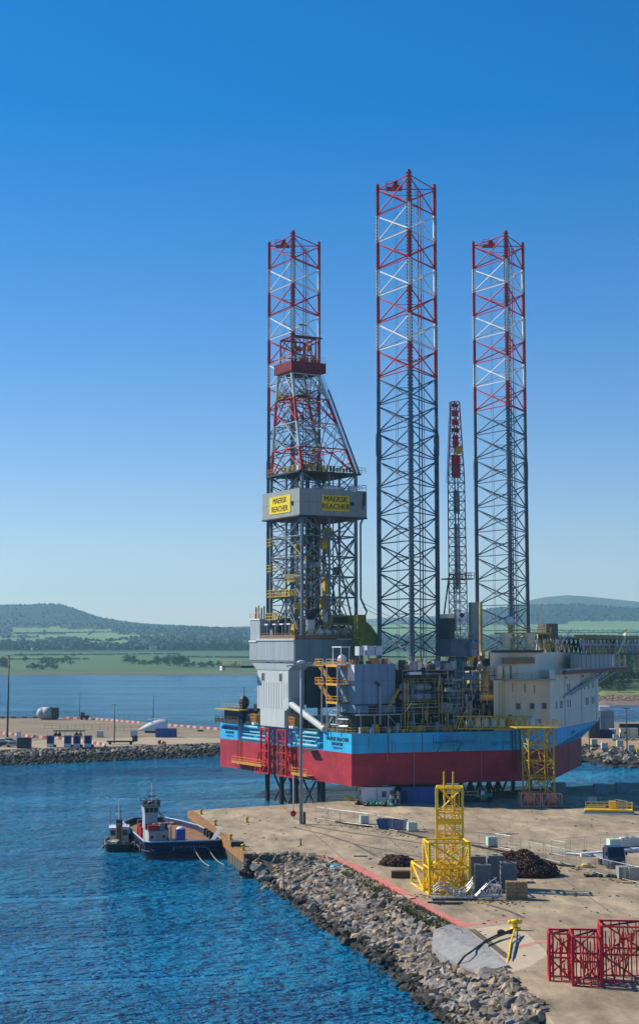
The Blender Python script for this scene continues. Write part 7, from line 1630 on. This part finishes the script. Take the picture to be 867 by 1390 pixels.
far_fence([(60,990),(190,993),(214,994)], 'thin mesh fence across the middle of the mole', 2.0)
for px, pt, pb, r, lab in ((10,890,1001,.32,'tall dark lamp mast at the left edge of the picture on the mole'),(108,941,975.5,.16,'slim lamp post at the far edge of the mole left of centre'),(155,957,1009,.18,'dark lamp post standing on the sandy track of the mole'),(208,945,980,.16,'slim lamp post behind the white covered boat'),(851,962,1021,.2,'dark lamp post on the mole at the far right'),(800,986,1022,.14,'short dark post on the mole near the bow of the rig')):
    lamp_mast(px, pt, pb, 3.0, lab, r, True, DARK)
for k, px in enumerate((68.5,92,104.5,119.5)):
    t = thing('kiosk', ('violet blue gate kiosk, first from the left on the mole','violet blue gate kiosk, second from the left on the mole','violet blue gate kiosk, third from the left on the mole','violet blue gate kiosk, rightmost of the four on the mole')[k], 'kiosk', G(px,1014.5,3), 0, 'violet blue kiosks on the mole')
    b = MB(); b.box(-.95,.95,-.8,.8,1.0,3.3); b.build('cabinet', KIOSK, t); b = MB(); b.box(-.95,.95,-.8,.8,0,1.0); b.build('base', TARPW, t); b = MB(); b.box(-.6,.6,-.84,-.8,1.3,2.9); b.build('panel', NAVY, t); b = MB()
    for x in (-.9,.9): b.tube((x,-.7,3.3),(x,-.7,4.4), .05, 5)
    b.build('corner_rods', GREY, t); b = MB(); b.box(.9,1.6,-.5,.6,0,.7); b.build('side_box', DARK, t)
cabin('shipping_container', 'blue container beside the white covered boat on the mole', 'container', 225.5, 1001.5, 6.3, 2.5, 2.7, .0, CBLUE, CBLUE, [], rib=True).location.z = 3.0
cabin('shipping_container', 'dark grey container near the parked cars at the left on the mole', 'container', 33, 1016.5, 3.4, 2.5, 2.9, 0, mat('dark_container', (.035,.045,.05), .6), DARK, [], rib=True).location.z = 3.0
b = MB(); t = thing('site_hut', 'narrow white hut with a lit top standing behind the dark container', 'hut', G(25.5,1014,3)); b.box(-.6,.6,-.6,.6,0,4.0); b.build('wall', TARPW, t); b = MB(); b.box(-.7,.7,-.7,.7,4.0,4.15); b.build('roof', GREY, t)
# white covered boat, nacelle, low loader
def cover_boat():
    t = thing('covered_boat', 'long white wrapped boat hull resting on the mole beside the blue container', 'boat', G(207,995,3), .08); b = MB(); n = 10; rows = []
    for i in range(n+1):
        s = i/n; x = -4.6+9.6*s; h = 1.2+3.2*math.sin(min(1,s*1.25)*math.pi/2)*(1 if s < .8 else 1-(s-.8)*.5); w_ = 1.5*math.sin(min(1,s*1.6+.05)*math.pi/2); zb = 1.4*(1-s)*.6
        rows.append([(x,-w_,.5+zb*.4),(x,-w_*.95,h*.6),(x,-w_*.4,h),(x,w_*.4,h),(x,w_*.95,h*.6),(x,w_,.5+zb*.4)])
    for r_ in rows: b.v += r_
    for i in range(n):
        for j in range(5): b.f.append((i*6+j,(i+1)*6+j,(i+1)*6+j+1,i*6+j+1)); b.m.append(0)
    b.f.append(tuple(range(6))); b.f.append(tuple(range(n*6+5,n*6-1,-1))); b.m += [0,0]; b.build('hull', TARPW, t, True); b = MB(); b.box(-2.5,4.2,-1.2,1.2,0,.7); b.build('cradle', DARK, t)
    strut('boom', (-1.5,0,4.4),(4.6,0,4.9), .15, TARPW, t)
cover_boat()
t = thing('turbine_nacelle', 'rounded white and black turbine casing standing near the far edge of the mole', 'turbine casing', G(69,977,3), .1)
b = MB(); b.tube((-3.2,0,2.4),(.4,0,2.4), 2.4, 14, 0, r2=2.6); b.ball((-3.2,0,2.4), 2.4, 0, 14, 8); b.build('casing', mat('dirty_white_casing', (.38,.39,.39), .6), t, True); b = MB(); b.box(.4,3.0,-1.8,1.8,.4,4.6); b.build('housing', DARK, t); b = MB(); b.ball((1.0,-1.9,2.6), .9, 0, 10, 6); b.build('hub', RUST, t); b = MB(); b.box(-3,2.5,-1.2,1.2,0,.5); b.build('cradle', DARK, t)
t = thing('dumper', 'small dark dumper parked right of the turbine casing', 'dumper', G(115,977.5,3)); b = MB(); b.box(-1.6,1.6,-.9,.9,.7,1.8); b.box(-1.4,-.2,-.8,.8,1.8,2.9); b.build('body', DARK, t)
for x in (-1,1): b = MB(); b.tube((x,-1,.5),(x,-.7,.5), .5, 10); b.build('wheel', RUBBER, t)
t = thing('flat_trailer', 'low flat trailer with a pale load bed near the kiosks', 'trailer', G(94,1000,3)); b = MB(); b.box(-5,5,-1,1,1.6,2.1); b.build('bed', mat('olive_grey_bed', (.30,.30,.20), .7), t)
for x in (-4.2,-3,2.4,3.6): b = MB(); b.tube((x,-1,.6),(x,-.5,.6), .6, 10); b.build('wheel', RUBBER, t); b = MB(); b.box(x-.1,x+.1,-.6,.6,.6,1.6); b.build('axle_frame', DARK, t)
t = thing('flat_trailer', 'long dark skeletal trailer on the sandy track by the lamp post', 'trailer', G(166,1011,3)); b = MB(); b.box(-4.4,3.4,-.9,.9,.7,1.1); b.box(3.0,4.4,-.9,.9,.9,2.6); b.build('bed', DARK, t)
for x in (-3.5,2.6): b = MB(); b.tube((x,-1,.45),(x,-.6,.45), .45, 10); b.build('wheel', RUBBER, t)
def car(px, py, label, body, rz):
    t = thing('parked_car', label, 'car', G(px,py,3.0), rz, 'cars parked on the mole'); b = MB(); pr = [(-2.1,.35),(2.1,.35),(2.15,.8),(1.2,1.0),(.6,1.5),(-1.3,1.5),(-1.9,.95),(-2.15,.85)]; n = len(pr)
    b.add([(x,-.88,z) for x,z in pr]+[(x,.88,z) for x,z in pr], [tuple(range(n)), tuple(range(2*n-1,n-1,-1))]+[(i,n+i,n+(i+1)%n,(i+1)%n) for i in range(n)]); b.build('body', body, t)
    b = MB(); b.add([(-1.2,-.89,1.0),(1.0,-.89,1.0),(.55,-.89,1.42),(-1.15,-.89,1.42)], [(0,1,2,3)]); b.build('side_window', GLASS, t)
    for x in (-1.35,1.35):
        for y in (-.9,.65): b = MB(); b.tube((x,y,.33),(x,y+.25,.33), .33, 12); b.build('wheel', RUBBER, t)
for k, (px, py, m, lab) in enumerate(((3,1010,TARPW,'white car nearest the left edge on the mole'),(13,1009,GREY,'silver grey car second from the left edge on the mole'),(7,1014,DARK,'dark car in the front row at the left edge of the mole'),(18,1014.5,STEEL,'silver car next to the dark container'))): car(px, py, lab, m, .1)
ibc(136,1001,'white caged tank standing alone in the middle of the mole',0,TARPW,3.0,1.7); ibc(182,1000.5,'pale blue tank left of the blue container on the mole',0,None,3.0,1.8)
b = MB(); b.tube((0,-.4,.6),(0,.4,.6), .6, 10); tag(b.build('buoy', RUST, None, False, G(217,1010.5,3)), 'dark orange buoy lying on the track above the rocks', 'buoy'); b = MB(); b.ball((0,0,.55), .6, 0, 10, 7); b.tube((0,0,.5),(.9,0,.4), .35, 8); tag(b.build('buoy', SALMON, None, False, G(221,1011,3)), 'pale salmon buoy next to the dark orange one', 'buoy')
b = MB(); b.box(-.9,.9,-.5,.5,0,.5); tag(b.build('steel_plate', DARK, None, False, G(272,993,3)), 'small dark skip lying near the far barriers by the rig', 'steel plate')
# right side of the mole
def tank():
    t = thing('storage_tank', 'blue grey cylindrical storage tank with a white top rim behind the bow', 'storage tank', G(820,1000,3)); b = MB(); b.tube((0,0,0),(0,0,8.2), 3.15, 24); b.build('shell', mat('tank_blue_grey', (.17,.23,.30), .4, streak=True, var=.3), t, False); b = MB(); b.tube((-.4,.5,8.2),(-.4,.5,9.6), 2.6, 24); b.build('white_top', TARPW, t)
    for z in (2.7,5.4,8.1): 
        b = MB(); 
        for i in range(24): a = 2*math.pi*i/24; c = 2*math.pi*(i+1)/24; b.tube((3.18*math.cos(a),3.18*math.sin(a),z),(3.18*math.cos(c),3.18*math.sin(c),z), .07, 4)
        b.build('hoop', GREY, t)
tank()
t = thing('generator_house', 'dark plant building standing left of the storage tank', 'building', G(806,1002,3)); b = MB(); b.box(-1.6,1.6,-1.5,1.5,0,6.6); b.build('wall', DARK, t); b = MB(); b.box(1.6,5.5,-1.5,1.5,0,2.6); b.build('annex', NAVY, t); b = MB(); b.box(-1.8,1.8,-1.7,1.7,6.6,6.8); b.build('roof', GREY, t)
cabin('site_cabin', 'low beige cabin with a flat roof on the mole at the far right', 'cabin', 853, 1002, 5.4, 2.6, 2.8, 0, CREAM, GREY, [(-1.2,1.2,.7,.7)]).location.z = 3.0
cabin('site_cabin', 'small white cabin left of the beige one on the mole', 'cabin', 831.5, 1002, 1.5, 2.2, 2.6, 0, TARPW, TARPW, [(0,1.2,.5,.7)]).location.z = 3.0
t = thing('lorry_box', 'black box trailer behind the beige cabin', 'trailer', G(856,998.5,3)); b = MB(); b.box(-3.6,3.6,-1.2,1.2,.9,3.7); b.build('body', BLACK, t)
for x in (-2.4,2.4): b = MB(); b.tube((x,-1.2,.5),(x,-.8,.5), .5, 10); b.build('wheel', RUBBER, t)
for k, (px, py, s, lab) in enumerate(((806,1012,1.5,'milky tank nearest the bow on the right part of the mole'),(820,1017,1.5,'white caged tank in the second row on the right part of the mole'),(841,1014,1.6,'pale green tank in the middle on the right part of the mole'),(856,1020,1.5,'milky tank near the rocks at the right edge'),(835,1004,1.3,'pale green tank by the small white cabin'))): ibc(px, py, lab, 0, TARPW if k == 1 else None, 3.0, s)
b = MB(); r = random.Random(2)
for k in range(60): p = (r.uniform(-5,5),r.uniform(-.6,.6),r.uniform(.2,.9)); b.obox(p, (r.uniform(.2,.5),0,.2), (0,.2,0), (0,0,.12))
tag(b.build('scrap_heap', STEEL, None, False, G(853,1006,3)), 'long heap of silver scrap in front of the beige cabin', 'scrap heap'); tag(MB().box(-.5,.5,-.3,.3,0,.8).build('grit_bin', YEL, None, False, G(866,1021,3)), 'yellow grit bin at the right edge above the rocks', 'grit bin')
for k, (px, py) in enumerate(((815,1078),(845,1076),(758,1076))):
    o = tag(MB().box(-1.3,1.3,-.7,.7,0,1.9).build('skip_box', mat('grey_blue_bin', (.18,.26,.33), .6), None, False, G(px+ (0 if k else 0),py)), ('grey blue bin standing in shade left of the far pair','grey blue bin at the right on the shaded far quay','low bin beside the access tower in shade')[k], 'bin')
# ================================================================== HAZE
hz = MB(); hz.box(-11000, 11000, -200, 10500, -6, 420)
hm = bpy.data.materials.new('haze'); hm.use_nodes = True; hn = hm.node_tree; hn.nodes.clear()
pv = hn.nodes.new('ShaderNodeVolumePrincipled'); pv.inputs['Color'].default_value = (.36,.79,1.0,1); pv.inputs['Density'].default_value = 8.5e-5; pv.inputs['Anisotropy'].default_value = .2
ho = hn.nodes.new('ShaderNodeOutputMaterial'); hn.links.new(pv.outputs[0], ho.inputs['Volume'])
tag(hz.build('haze', hm), 'thin blue summer haze over the firth', None, None, 'stuff')
